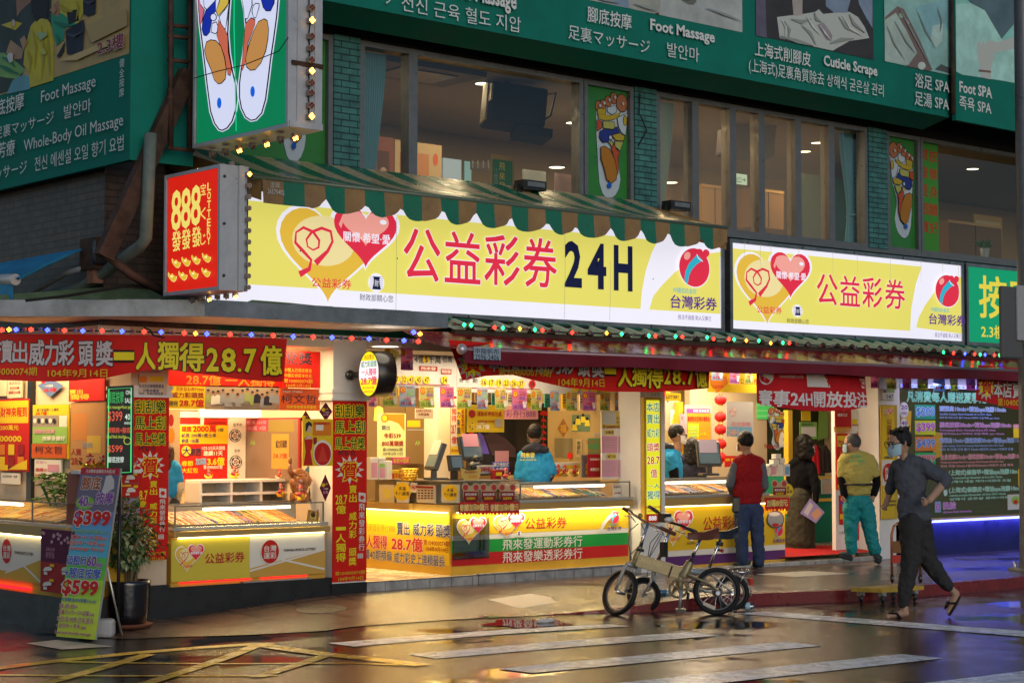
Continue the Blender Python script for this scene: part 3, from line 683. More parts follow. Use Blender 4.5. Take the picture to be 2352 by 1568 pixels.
# foot shaped artwork
def foot_art(P,u0,v0,u1,v1,flip,cols,ink):
 """sole chart; cols: sole, brown, mustard, olive, blue, orange, red, dot"""
 def q(x,y):
  a=(x-765)/280;a=1-a if flip else a
  return(u0+(u1-u0)*a,v1-(v1-v0)*(y-910)/888)
 sole,brown,must,olive,blue,orng,red,dot=cols;lw=(u1-u0)*.02
 def shp(pts,m,ov=False):
  P.poly([q(*p)for p in pts],ink);k=P.k
  cx_,cy_=sum(p[0]for p in pts)/len(pts),sum(p[1]for p in pts)/len(pts)
  def ins(p):
   dx,dy=p[0]-cx_,p[1]-cy_;l=math.hypot(dx,dy);f=max(.4,1-6/max(l,1));return(cx_+dx*f,cy_+dy*f)
  P.poly([q(*ins(p))for p in pts],m)
 out=[(775,1010),(770,1150),(770,1250),(778,1400),(788,1560),(800,1680),(825,1755),(850,1785),(878,1798),(910,1788),(945,1755),(972,1700),(986,1630),(975,1560),(963,1500),(965,1440),(985,1370),(1018,1280),(1035,1190),(1047,1100),(1048,1010),(1030,940),(990,940),(930,970),(860,990)]
 shp(out,sole)
 for c,rx,ry in(((795,1042),32,50),((832,1022),28,46),((876,990),32,50),((925,955),34,52),((995,985),52,78)):shp(oval(*c,rx,ry,18),brown)
 shp([(778,1060),(855,1050),(855,1090),(830,1150),(780,1110)],must);shp([(860,1040),(945,1010),(948,1070),(910,1098),(865,1080)],sole)
 shp([(782,1110),(830,1102),(905,1100),(985,1060),(965,1110),(900,1145),(830,1155),(785,1145)],must)
 shp([(772,1152),(818,1160),(820,1220),(775,1252)],red);shp([(822,1160),(930,1148),(935,1195),(915,1218),(825,1218)],olive)
 shp([(948,1110),(1040,1060),(1040,1140),(1022,1255),(985,1235),(955,1180)],sole);shp(oval(1018,1128,20,44,16),must)
 shp([(830,1222),(915,1220),(945,1185),(975,1235),(905,1260),(870,1330),(820,1338),(790,1300),(795,1250)],blue)
 shp([(900,1265),(960,1238),(1018,1258),(1005,1300),(930,1305)],must);shp(oval(888,1288,18,22,14),sole)
 shp([(868,1330),(900,1308),(912,1330),(905,1370)],olive);shp([(918,1312),(1000,1308),(968,1390),(925,1360)],olive)
 shp([(918,1330),(930,1370),(968,1395),(955,1440),(955,1560),(940,1600),(900,1400),(890,1370)],red)
 shp([(800,1375),(835,1362),(880,1385),(925,1470),(945,1570),(935,1630),(890,1668),(850,1640),(830,1560),(800,1470)],orng)
 P.poly([q(*p)for p in oval(875,1683,18,24,16)],dot)
 for c in((795,1038),(832,1012),(876,980),(925,950),(995,992)):P.poly([q(*p)for p in oval(*c,9,14,10)],sole)
FC=[M(c,.4)for c in((.42,.50,.56),(.34,.13,.06),(.40,.30,.03),(.34,.36,.10),(.02,.035,.20),(.36,.15,.02),(.40,.07,.025),(.01,.09,.45))];INK=M((.012,.012,.012),.5)
PGRN=M((.022,.19,.025),.35,noise=.25,nscale=2)
def poster_window(label,x0,x1,foot,flip,y=YF+.07):
 t=thing('window_poster',label,'poster',((x0+x1)/2,y,ZB))
 P=PY(y);P.rect(x0,ZB+.03,x1,ZT-.04,PGRN)
 if foot:foot_art(P,*foot,flip,FC,INK)
 P.build('printed_sheet',t)
a,b=FY(1367,455,YF+.07),FY(1440,225,YF+.07)
poster_window('green window poster of a coloured foot sole chart above the middle of the striped awning',13.62,14.30,(a.x,a.z,b.x,b.z+.03),False)
a,b=FY(2043,545,YF+.07),FY(2097,334,YF+.07)
poster_window('green window poster of a coloured foot sole chart beside red vertical characters',18.95,19.57,(a.x,a.z,b.x,b.z),True)
a,b=FY(641,373,YF+.07),FY(720,70,YF+.07)
poster_window('green window poster showing only a pale blue heel under the large foot sign',8.98,10.16,(a.x,a.z,b.x,b.z),False)
t=thing('window_sticker','green strip with two columns of red characters in the far right window','sticker',(19.8,YF,4.1));P=PY(YF+.075)
P.rect(19.64,ZB+.03,20.08,ZT-.04,M((.05,.24,.03),.4));CR=M((.40,.02,.02),.5)
P.pvtext('按摩身體好',2136,345,2152,550,CR,.02,gap=.35);P.pvtext('健康是個寶',2117,340,2131,548,CR,.02,gap=.35);P.build('printed_sheet',t)
# the big foot sign
BODY=M((.46,.47,.50),.4,.3,noise=.18,nscale=5)
AMB=E('#ffb040',9.0);BULBOFF=M((.30,.24,.2),.4);WIRE=M((.015,.015,.015),.6)
XFS=8.0
y_far,y_near=FX(446,200,XFS).y,FX(664,200,XFS).y
zf=FX(446,341,XFS).z
t=thing('foot_sign','tall backlit green sign with two painted foot soles and amber bulbs on its edge','sign',(XFS,(y_far+y_near)/2,zf))
xr=FY(740,200,y_near).x
framebox('case',(XFS,y_near,zf),(xr,y_far,7.2),BODY,.03,'X',parent=t)
mb=MB()
for x in(XFS+.09,xr-.06):mb.box((x-.02,y_near-.012,zf),(x+.02,y_near-.001,7.2),BODY)
mb.box((XFS,y_near-.015,zf),(xr,y_near-.001,zf+.05),BODY)
mb.box((XFS+.02,y_near-.02,zf+.50),(xr,y_near-.001,zf+.535),RUST);mb.build('edge_strips',t)
P=PX(XFS-.001);FGR=E('#0b8f5c',.62);FW=E('#dfe4ff',.82);FIN=E('#0a0a0a',.02)
a=P.uv(450,338);b=P.uv(661,262);P.rect(a[0]+.01,zf+.035,b[0]-.01,7.15,FGR)
cz=lambda pts:[(367.5+x*.4579,y*.4579)for x,y in pts]
Lf=[(188,-260),(190,0),(198,120),(214,250),(235,430),(252,560),(272,620),(295,652),(314,658),(340,645),(366,610),(383,555),(390,500),(385,430),(368,360),(352,270),(344,170),(350,60),(360,-60),(350,-260)]
Rf=[(410,-260),(405,-60),(413,0),(425,60),(432,150),(420,260),(408,340),(398,420),(398,490),(408,545),(430,590),(458,608),(485,602),(515,570),(535,500),(548,400),(560,300),(575,200),(590,90),(598,0),(600,-260)]
def inset(pts,d):
 n=len(pts);o=[]
 for i in range(n):
  a,b,c=Vector(pts[i-1]),Vector(pts[i]),Vector(pts[(i+1)%n]);e1,e2=(b-a).normalized(),(c-b).normalized()
  m_=Vector((-(e1.y+e2.y),e1.x+e2.x));m_=m_.normalized()if m_.length>1e-6 else Vector((0,0));o.append(tuple(b+m_*d))
 return o
def cell(pts,m,w=5.0):
 P.poly(cz(pts),FIN,px=True);cx_=sum(p[0]for p in pts)/len(pts);cy_=sum(p[1]for p in pts)/len(pts);o=[]
 for x,y in pts:
  l=math.hypot(x-cx_,y-cy_);f=1-w/max(l,w*1.5);o.append((cx_+(x-cx_)*f,cy_+(y-cy_)*f))
 P.poly(cz(o),m,px=True)
FB,FY_,FR,FBR,FBL,FPK=E('#1a2fa8',.8),E('#d8b84a',.8),E('#d06a50',.8),E('#c98f4e',.8),E('#1060d8',.9),E('#d87088',.8)
sgn=1 if sum(Lf[i][0]*Lf[(i+1)%len(Lf)][1]-Lf[(i+1)%len(Lf)][0]*Lf[i][1]for i in range(len(Lf)))>0 else-1
for Q in(Lf,Rf):
 sg=1 if sum(Q[i][0]*Q[(i+1)%len(Q)][1]-Q[(i+1)%len(Q)][0]*Q[i][1]for i in range(len(Q)))>0 else-1
 P.poly(cz(inset(Q,-5*sg)),FW,px=True);P.poly(cz(Q),FIN,px=True);P.poly(cz(inset(Q,6.5*sg)),FW,px=True)
cell([(191,-60),(205,20),(228,52),(214,110),(205,130),(195,60)],FPK);cell([(214,-80),(285,-80),(300,-20),(285,5),(240,55),(224,40)],FW)
cell([(232,55),(270,15),(284,0),(285,60),(262,80),(265,110),(255,165),(238,184),(222,180),(213,150),(217,100)],FB)
cell([(285,60),(300,10),(320,-60),(352,-60),(352,20),(330,50),(295,85)],FY_);cell([(300,85),(350,28),(345,100),(335,150),(318,145)],FW)
cell([(300,100),(335,152),(346,180),(352,270),(366,350),(360,385),(345,376),(338,330),(320,270),(290,180)],FR)
cell([(262,165),(268,118),(290,110),(300,130),(296,165),(285,175)],FW);P.poly(cz(oval(276,89,17,20)),FIN,px=True);P.poly(cz(oval(276,89,13,16)),FW,px=True)
cell([(240,212),(262,200),(290,204),(315,232),(335,290),(343,350),(338,400),(318,422),(300,425),(280,405),(262,350),(240,300),(230,255)],FBR)
cell([(515,-60),(590,-60),(584,20),(565,60),(540,60),(525,40),(515,0)],FB);cell([(412,-60),(470,-60),(475,30),(450,100),(435,100),(428,50)],FW)
cell([(470,60),(480,95),(492,95),(510,40),(510,20),(490,18),(478,30)],FW);cell([(440,120),(468,90),(490,100),(488,130),(455,220),(440,320),(425,360),(420,340),(430,220)],FR)
cell([(535,95),(552,105),(559,150),(556,200),(545,260),(520,320),(490,355),(465,358),(445,340),(440,300),(455,230),(480,160),(505,110)],FBR)
for c in((310,519),(478,462)):P.poly(cz(oval(*c,11,27)),FBL,px=True)
P.line(cz([(388,-260),(385,130),(392,420),(396,660)]),.018,E('#18d890',.8),px=True)
P.build('printed_face',t)
def bulb(p,m,parent,s=.028,nrm=(0,-1,0)):
 n=Vector(nrm);mb=MB().box(tuple(Vector(p)-Vector((s,s,s))*.8),tuple(Vector(p)+Vector((s,s,s))*.8),BULBOFF)
 for a in(-.27,.27):
  for b in(-.27,.27):
   w=n.orthogonal().normalized();v=n.cross(w);q=Vector(p)+n*s*.9+(w*a+v*b)*s*1.5;mb.ball(q,s*.42,m,6)
 return mb.build('bulb',parent)
sb=thing('light_string','string of amber bulb modules down the edge and underside of the large foot sign','light string',(xr-.15,y_near-.04,zf))
xm=(XFS+xr)/2+.02;cab=[]
for i,yz in enumerate((33,97,177,237,296,352,411,462,524,580)):
 p=FY(694,yz*.4579,y_near-.035);p.x=xm;lit=i in(1,5,9);bulb(p,AMB if lit else M((.20,.05,.03),.4),sb);cab.append(p+Vector((.004,.01,0)))
cab.insert(0,cab[0]+Vector((0,0,.6)))
MB().tube([Vector(c)+Vector((R.uniform(-.012,.012),.008,0))for c in cab],.006,WIRE,5).build('cable',sb)
for i in range(7):
 p=Vector((xr-.18,y_near+.12+i*(y_far-y_near-.2)/6,zf-.045));bulb(p,AMB if i in(0,2,4)else M((.1,.08,.07),.4),sb,.028,(0,-.5,-.85))
 # red 888 sign
XR=7.9;y_far,y_near=FX(379,540,XR).y,FX(507,540,XR).y;zf,ztp=FX(379,680,XR).z,FX(379,404,XR).z
t=thing('lottery_sign','small red projecting sign with yellow 888 and gold ingots','sign',(XR,y_near,zf));xr=FY(570,500,y_near).x
framebox('case',(XR,y_near,zf),(xr,y_far,ztp),BODY,.03,'X',parent=t)
mb=MB().box((XR+.16,y_near-.025,zf),(xr-.05,y_near-.001,ztp),BODY)
for z in(zf+.12,zf+.55,ztp-.1):mb.ball((XR+.03,y_near-.005,z),.014,BOLT,8)
mb.build('edge_strip',t)
P=PX(XR-.001);RD=E('#dc2212',.85);YY=E('#f4e070',.9);a=P.uv(382,672);b=P.uv(505,650)
P.rect(a[0]+.015,zf+.03,b[0],ztp-.03,RD)
fz=lambda x,y:(367.5+x*.4579,y*.4579)
for x,y in((56,1163),(105,1152),(155,1138)):p=fz(x,y);q=fz(x+50,y-205);P.ptext('8',p[0],q[1],q[0],p[1],YY,.03)
for x,y in((62,1262),(111,1252),(162,1240)):p=fz(x,y);q=fz(x+43,y-98);P.ptext('發',p[0],q[1],q[0],p[1],YY,.03)
for i,ch in enumerate('LOTTERY'):p=fz(240,958+i*45);q=fz(258,918+i*45);P.ptext(ch,p[0],q[1],q[0],p[1],YY,.03)
for ch,y0,y1 in(('宝',925,982),('く',1045,1105),('じ',1175,1230)):p=fz(208,y1);q=fz(235,y0);P.ptext(ch,p[0],q[1],q[0],p[1],YY,.01)
ing=[(0,.62),(.08,.75),(.2,.62),(.33,.5),(.42,.62),(.55,.62),(.62,.5),(.8,.42),(.95,.42),(1,.36),(.9,.1),(.7,-.05),(.45,0),(.2,.22),(.05,.4)]
GD,GD2=E('#e8c030',.9),E('#fdf0a0',.95)
for x,y in((65,1342),(115,1334),(166,1325),(220,1315),(50,1412),(104,1405),(160,1398),(222,1388)):
 o=[fz(x+46*a,y-62*b*1.0)for a,b in ing];P.poly(o,GD2,px=True)
 P.poly([fz(x+2+42*a,y-2-57*b)for a,b in ing],GD,px=True);P.poly([fz(*p)for p in oval(x+20,y-25,7,6,10)],GD2,px=True)
P.build('printed_face',t)
sb=thing('light_string','string of small bulb modules round the edge of the red 888 sign','light string',(xr-.1,y_near-.05,zf));cab=[]
for i in range(11):
 p=Vector((XR+.235,y_near-.045,ztp-.07-i*(ztp-zf-.1)/10));bulb(p,AMB if i==0 else BULBOFF,sb,.022);cab.append(p+Vector((0,.01,0)))
MB().tube(cab,.005,WIRE,5).build('cable',sb)
for i in range(6):bulb((XR+.16,y_near+.1+i*.14,ztp+.025),AMB if i==4 else BULBOFF,sb,.022,(0,-1,.2));bulb((XR+.18,y_near+.06+i*.14,zf-.03),AMB if i in(0,3)else BULBOFF,sb,.022,(0,-.6,-.8))
# canopy, awnings, strings of lights
UD=Vector((math.sin(YAW),-math.cos(YAW),0));ND=Vector((-math.cos(YAW),-math.sin(YAW),0))
def PD_(p,back=0):return Pr(Vector((p.x,p.y,0))-ND*back,UD)
YC=13.6
c0=FY(470,735,YC);c1=FY(1029,735,YC);Lc=(c0-Vector((0,0,c0.z)))-UD*2.3
zt_,zb_=FY(800,708,YC).z,FY(800,742,YC).z
mb=MB()
pl=[Vector((Lc.x,Lc.y,0)),Vector((c0.x,c0.y,0)),Vector((c1.x,c1.y,0)),Vector((c1.x,15.0,0)),Vector((8.0,15.0,0)),Vector((7.5,15.6,0))]
n=len(pl)
mb.add([(p.x,p.y,zb_+.004)for p in pl]+[(p.x,p.y,zt_)for p in pl],[tuple(range(n-1,-1,-1)),tuple(range(n,2*n))],M((.62,.58,.56),.5))
t=thing('canopy','grey metal edged canopy around the shop corner above the red and blue light string','canopy',(c0.x,c0.y,zb_))
mb.build('slab',t)
mb=MB()
for a,b in((pl[0],pl[1]),(pl[1],pl[2]),(pl[2],pl[3])):
 for i in range(6):
  p,q=a.lerp(b,i/6),a.lerp(b,(i+1)/6);dz=.004*(i%2)
  mb.poly([Vector((p.x,p.y,zb_)),Vector((q.x,q.y,zb_)),Vector((q.x,q.y,zt_+.01-dz)),Vector((p.x,p.y,zt_+.01-dz))],ZINC)
mb.build('metal_trim',t)
GRN_R=M((.10,.15,.085),.6,noise=.35,nscale=5)
tag(MB().add([(Lc.x,Lc.y+.02,zt_+.01),(c0.x,c0.y+.02,zt_+.01),(9.4,YC+.03,zt_+.01),(9.0,14.62,zt_+.14),(7.8,14.62,zt_+.16),(7.6,16.5,zt_+.1)],[(0,1,2,3,4,5)],GRN_R).build('canopy_roof',t))
pa,pb=FY(244,590,13.9),FY(438,165,13.7)
d=(pb-pa).normalized();s_=d.cross(Vector((0,1,0))).normalized();mb=MB()
mb.add([pa+s_*w+Vector((0,q,0))for w in(-.075,.075)for q in(0,.1)]+[pb+s_*w+Vector((0,q,0))for w in(-.075,.075)for q in(0,.1)],[(0,2,6,4),(2,3,7,6),(3,1,5,7),(1,0,4,5),(0,1,3,2),(4,6,7,5)],RUST)
tag(mb.build('steel_brace'),'rusty sloping steel beam propping the big foot sign from the dark side wall','beam')
p=FX(207,583,7.6)
mb=MB().box((p.x-.02,p.y-.14,p.z-.14),(p.x+.14,p.y+.16,p.z+.14),RUST).box((p.x-.05,p.y-.20,p.z-.1),(p.x+.1,p.y-.14,p.z+.1),BLACK).box((p.x,p.y-.06,p.z-.26),(p.x+.1,p.y+.06,p.z-.14),M((.24,.12,.08),.7))
tag(mb.build('steel_bracket'),'rusty square steel bracket at the foot of the sloping beam','bracket')
a,b,c=FX(340,440,7.7),FX(335,548,7.7),FX(190,660,7.68);e=FX(0,708,7.66);PIPEG=M((.14,.17,.15),.45,noise=.3,nscale=8)
mb=MB().tube([a+Vector((.02,0,.5)),a,b,b+Vector((0,.1,-.06)),c,e],.055,PIPEG,10)
tag(mb.build('drain_pipe'),'grey drain pipe bending along the dark brick side wall','pipe')
mb=MB().tube([FX(0,715,7.55),FX(60,680,7.55),FX(150,628,7.58),FX(190,616,7.6)],.025,M((.22,.24,.27),.4),8)
tag(mb.build('cable_conduit'),'thin grey conduit running below the rusty bracket','pipe')
mb=MB().tube([FY(245,585,13.95),FY(300,630,14.0),FY(380,672,14.05)],.04,RUST,6);tag(mb.build('steel_strut'),'thin dark steel strut from the bracket to the red 888 sign','beam')
BLUE=M((.03,.22,.42),.4,noise=.25,nscale=4)
t=thing('tarpaulin','blue tarpaulin awning with a roller tube at the left edge of the picture','tarpaulin',FX(20,640,7.2))
q=[FX(185,570,7.55),FX(-60,615,7.3),FX(-60,668,6.95),FX(42,637,7.0),FX(110,603,7.25)]
MB().add(q+[v+Vector((.02,.01,-.015))for v in q],[(0,1,2,3,4),(9,8,7,6,5)]+[(i,5+i,5+(i+1)%5,(i+1)%5)for i in range(5)],BLUE).build('canvas',t)
q=[FX(-60,645,6.95),FX(26,643,6.98),FX(26,690,6.98),FX(15,702,6.98),FX(2,704,6.97),FX(-10,695,6.96),FX(-60,715,6.95)]
MB().add(q+[v+Vector((.02,.01,0))for v in q],[tuple(range(7)),tuple(range(13,6,-1))]+[(i,7+i,7+(i+1)%7,(i+1)%7)for i in range(7)],BLUE).build('valance',t)
MB().tube([FX(-60,643,6.99),FX(36,642,7.0)],.05,M((.5,.5,.5),.4,.6),14).build('roller',t)
mb=MB();a,b=FY(398,330,14.3),FY(440,150,14.3)
for i in range(14):
 x=a.x+(b.x-a.x)*i/14;mb.box((x,14.3+.02*(i%2),a.z-.1),(x+(b.x-a.x)/14,14.33+.02*(i%2),b.z),M((.16,.22,.26),.45,.3))
tag(mb.build('corrugated_sheet'),'narrow blue grey corrugated sheet between the green billboard and the foot sign','sheet')
t=thing('sign_frame','dark steel rack behind the big foot sign','frame',FY(420,340,13.75));mb=MB()
for x in(392,436):mb.tube([FY(x,345,13.75),FY(x,-60,13.75)],.025,RUST,6)
mb.build('upright',t)
for y in(60,85,140,208,225,342):MB().tube([FY(385,y-2,13.75),FY(445,y+4,13.75)],.02,RUST,6).build('crossbar',t)
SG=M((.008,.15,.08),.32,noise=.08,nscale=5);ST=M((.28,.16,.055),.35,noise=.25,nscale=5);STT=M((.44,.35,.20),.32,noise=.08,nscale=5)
YA=13.45;xa,xb=FY(601,405,YA).x,FY(1668,520,YA).x;za=FY(1176,470,YA).z
t=thing('striped_awning','green and tan striped awning with a scalloped valance above the long lottery sign','awning',(xa,YA,za))
NS=27;wd=(xb-xa)/NS;zback=FY(1000,411,14.56).z
mb=MB()
for i in range(NS):
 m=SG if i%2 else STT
 x0,x1=xa+wd*i,xa+wd*(i+1)
 for j in range(5):
  f=lambda k:(YA+(14.56-YA)*k/5,za+.02+(zback-za)*(k/5)-.05*math.sin(math.pi*k/5))
  (ya_,z0_),(yb_,z1_)=f(j),f(j+1);sk=.28
  mb.poly([(x0-sk*j/5,ya_,z0_),(x1-sk*j/5,ya_,z0_),(x1-sk*(j+1)/5,yb_,z1_),(x0-sk*(j+1)/5,yb_,z1_)],m)
mb.build('canvas_top',t)
mb=MB()
for i in range(NS):
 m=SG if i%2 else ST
 for j in range(6):
  x0,x1=xa+wd*(i+j/6),xa+wd*(i+(j+1)/6)
  def hem(x):
   ph=((x-xa)/wd-3.0)/2;jr=round(ph);ph-=jr+.05*math.sin(jr*2.4)
   z=-.235+.02*math.cos(ph*2*math.pi+.6)+(.08+.02*math.sin(jr*5.1))*math.exp(-(ph/(.11+.015*math.sin(jr*3.3)))**2)
   return z if x>xa+wd*2.2 else-.225
  wv=lambda x:YA-.012-.012*math.sin(x*9)
  mb.grid(lambda u,v:(x0+(x1-x0)*u,YA-.01+(wv(x0+(x1-x0)*u)-YA)*v,za+hem(x0+(x1-x0)*u)*v),1,3,m)
v=mb.build('valance',t)
P=PY(YA-.03);WT=M((.55,.55,.52),.5);P.ptext('湜昇',620,418,643,431,WT);P.ptext('26575402',614,433,653,445,WT,.02);P.build('lettering',v)
MB().tube([(xa-.1,YA,za),(xb+.02,YA,za)],.022,M((.10,.14,.10),.35),8).build('front_bar',t)
MB().add([(xa,YA,za-.2),(xa,YA,za),(xa-.28,14.56,zback),(xa-.28,14.56,zback-.2)],[(0,1,2,3)],ST).build('side_flap',t);MB().add([(xb,YA,za-.24),(xb,YA,za),(xb-.28,14.56,zback),(xb-.28,14.56,zback-.24)],[(3,2,1,0)],ST).build('side_flap',t)
for x,y,lb in((1215,432,'small black floodlight on the striped awning under the green foot poster window'),(1550,478,'black floodlight at the right part of the striped awning')):
 p=FY(x,y,14.4);p.z=max(p.z,4.02);mb=MB().box((p.x-.16,14.3,p.z-.03),(p.x+.16,14.45,p.z+.07),BLACK).box((p.x-.2,14.36,p.z-.08),(p.x-.12,14.42,p.z+.02),BLACK).box((p.x-.12,14.28,p.z),(p.x+.12,14.3,p.z+.05),GREYM)
 tag(mb.build('floodlight'),lb,'floodlight')
EAVE=M((.27,.33,.24),.45,noise=.25,nscale=6);YE0,YE1=13.98,13.62;xa,xb=FY(1042,745,YE1).x,22.5;ze=FY(1400,773,YE1).z
t=thing('metal_eave','pale green corrugated metal eave with rusty ridge ends below the lottery signs','eave',(xa,YE1,ze));mb=MB();mr=MB();nr=44
for i in range(nr):
 x=xa+(xb-xa)*i/nr;w=(xb-xa)/nr
 mb.add([(x+w*a,y,z+(b if k else b))for k,(y,z)in enumerate(((YE1,ze),(YE0,ze+.11)))for a,b in((0,0),(.55,0),(.68,.045),(.85,.045),(1,0))],[(j,j+1,j+6,j+5)for j in range(4)],EAVE)
 MB().lathe([(.001,.05),(.03,.03),(.038,0)],(x+w*.77,YE1-.01,ze+.005),RUST,8).build('ridge_end',t)
mb.build('corrugated_sheet',t)
MB().box((xa,YE1-.02,ze-.06),(xb,YE1+.04,ze-.005),DKBRICK).box((xa,YE0-.1,ze+.105),(xb,YE0+.5,ze+.13),DKGREEN).build('edge_beam',t)
RAW=M((.20,.010,.018),.2,noise=.25,nscale=3,bump=.25,bscale=14);RVA=M((.155,.012,.022),.45,noise=.2,nscale=4)
YV=13.0;xa,xb=FY(1065,800,YV).x,21.2
zv1,zv0=FY(1500,819,YV).z,FY(1500,846,YV).z
t=thing('red_awning','wet dark red awning with a straight valance over the middle and right shops','awning',(xa,YV,zv0))
MB().grid(lambda u,v:(xa-.25*(1-v)+(xb-xa+.25*(1-v))*u,13.64+(YV-13.64)*v,ze-.03+(zv1-ze+.03)*v-.035*math.sin(math.pi*v)*(1+.5*math.sin(u*60))),90,6,RAW).build('canvas_top',t)
vm=MB()
vm.grid(lambda u,v:(xa+(xb-xa)*u,YV-.01-.015*v*math.sin(u*70),zv1-.01+(zv0-zv1)*v-.012*v*math.sin(u*23)),120,4,RVA);v=vm.build('valance',t)
MB().tube([(xa-.06,YV+.01,zv1),(xb,YV+.01,zv1)],.024,M((.23,.13,.15),.3,.2),10).build('front_bar',t)
MB().ball((xa-.04,YV-.02,zv1+.0),.05,M((.5,.45,.5),.3,.5),12).build('roller_cap',t)
P=PY(YV-.035);P.prect(1088,796,1150,825,M((.30,.36,.42),.5));NV=M((.03,.05,.10),.5);P.ptext('申龍帆布',1091,799,1146,812,NV,.02);P.ptext('2596·2406',1091,813,1146,826,NV,.02);P.build('maker_label',v)
RB=M((.62,.014,.008),.45,noise=.12,nscale=3);GL=M((.55,.50,.52),.5);YLW=M((.80,.66,.02),.45);BKO=M((.03,.012,.012),.5);YO=M((.68,.44,.03),.5)
pd=FY(660,800,13.45)
P=PD_(pd);P.bend=lambda p,u,v:p+P.N*(.02*math.sin(u*4+v*3))
t=thing('banner','long red banner across the corner with big yellow lettering ending in 28.7億','banner',(8.4,14.9,2.0))
def cloth(P,top,bot,m,nv=5):
 """cloth between an upper and a lower outline of equal point count (photo points)"""
 T,Bq=P.uvs(top),P.uvs(bot);n=len(T)
 P.mb.grid(lambda u,v:P.at(*(lambda a,b:(a[0]+(b[0]-a[0])*v,a[1]+(b[1]-a[1])*v))(T[min(n-1,round(u*(n-1)))],Bq[min(n-1,round(u*(n-1)))])),n-1,nv,m)
 P.k+=3
def dens(pts,n):
 o=[]
 for i in range(n+1):
  x=pts[0][0]+(pts[-1][0]-pts[0][0])*i/n
  for a,b in zip(pts,pts[1:]):
   if a[0]<=x<=b[0]+1e-6:o.append((x,a[1]+(b[1]-a[1])*(x-a[0])/max(1e-6,b[0]-a[0])));break
  else:o.append((x,pts[-1][1]))
 return o
cloth(P,dens([(-60,765),(200,768),(420,770),(660,778)],40),dens([(-60,870),(0,873),(110,876),(170,874),(240,868),(330,851),(385,849),(470,860),(560,872),(652,877)],40),RB)
OUT=[(BKO,.05)]
for ch,xl,yt,xr,yb,m in(('店',-38,780,2,834,GL),('賣',3,781,28,832,GL),('出',29,784,61,832,GL),('威',66,781,100,838,GL),('力',102,781,133,838,GL),('彩',134,782,170,838,GL),('頭',181,785,214,840,GL),('獎',222,784,260,840,GL),('一',264,812,309,824,YLW),('人',315,788,358,848,YLW),('獨',364,786,410,848,YLW),('得',413,788,468,852,YLW),('2',474,798,502,853,YLW),('8',508,799,542,855,YLW),('.',546,845,555,854,YLW),('7',560,801,590,856,YLW),('億',600,795,648,860,YLW)):
 P.ptext(ch,xl,yt,xr,yb,m,.05,OUT)
P.ptext('第104000074期',-46,843,85,862,YO,.02);P.ptext('104年9月14日',110,847,248,866,YO,.02)
P.build('printed_cloth',t)
t=thing('banner','red lettered banner drooping under the red awning over the middle shop','banner',(13,13.3,2.1))
P=PY(13.35);P.bend=lambda p,u,v:p+P.N*(.018*math.sin(u*5+v*4))
cloth(P,dens([(1028,780),(1300,800),(1635,820)],44),dens([(1062,874),(1090,868),(1113,863),(1176,860),(1226,872),(1301,890),(1401,899),(1501,900),(1576,896),(1630,891)],44),RB)
st=lambda cx_,cy_,r1,r2,n,sx=1:[(cx_+sx*(r1 if i%2==0 else r2)*math.cos(math.pi*i/n),cy_+(r1 if i%2==0 else r2)*math.sin(math.pi*i/n))for i in range(2*n)]
P.poly(st(1082,833,40,28,13,.85),M((.45,.42,.42),.5),px=True);P.poly(st(1083,833,35,24,13,.85),BKO,px=True);P.poly(st(1083,833,33,22,13,.85),YLW,px=True);P.ptext('賀',1066,813,1100,853,RB,.06)
for ch,xl,yt,xr,yb,m in(('本',1120,812,1144,852,GL),('店',1146,815,1172,854,GL),('賣',1174,815,1196,852,GL),('出',1198,818,1224,853,GL),('威',1232,812,1260,857,GL),('力',1262,814,1286,858,GL),('彩',1288,815,1313,858,GL),('頭',1323,818,1350,864,GL),('獎',1356,820,1384,866,GL),('一',1387,846,1414,856,YLW),('人',1419,842,1452,887,YLW),('獨',1452,838,1482,886,YLW),('得',1483,838,1517,890,YLW),('2',1520,842,1534,882,YLW),('8',1538,846,1558,883,YLW),('.',1561,876,1567,884,YLW),('7',1572,846,1592,884,YLW),('億',1594,832,1622,888,YLW)):
 P.ptext(ch,xl,yt,xr,yb,m,.05,OUT)
P.ptext('第104000074期',1138,844,1262,862,YO,.02);P.ptext('104年9月14日',1279,867,1382,887,YO,.02)
P.build('printed_cloth',t)
t=thing('banner','red sagging banner with white lettering 賽事24H開放投注 over the right shop entrance','banner',(16.5,13.2,2.0))
P=PY(13.25);P.bend=lambda p,u,v:p+P.N*(.03*math.sin(u*7+v*3))
RB2=M((.52,.012,.02),.45,noise=.15,nscale=3);WW=M((.68,.64,.64),.5)
cloth(P,dens([(1744,820),(1990,838)],20),dens([(1738,925),(1764,931),(1846,943),(1914,944),(1960,940),(1996,930)],20),RB2)
P.poly(oval(1763,866,15,17,20),WW,px=True);P.poly(oval(1763,866,13,15,20),RB2,px=True);P.ptext('運彩',1753,858,1775,872,WW,.02)
P.ptext('TAIWAN SPORTS LOTTERY',1787,861,1846,867,WW,.02);P.prect(1854,840,1989,888,WW);P.ptext('運彩周末',1860,858,1990,886,RB2,.04)
P.ptext('賽事24H開放投注',1745,895,1994,932,WW,.05);P.build('printed_cloth',t)
t=thing('banner','red banner end with a yellow starburst at the right edge over the massage window','banner',(20,13.2,2.0))
P=PY(13.25);P.bend=lambda p,u,v:p+P.N*(.02*math.sin(u*6))
cloth(P,dens([(2246,838),(2420,850)],12),dens([(2241,919),(2300,932),(2345,942),(2420,955)],12),RB2)
P.poly(st(2262,892,28,18,12,.7),M((.5,.45,.4),.5),px=True);P.poly(st(2263,888,25,16,12,.7),YLW,px=True);P.ptext('賀',2252,872,2275,905,RB2,.05)
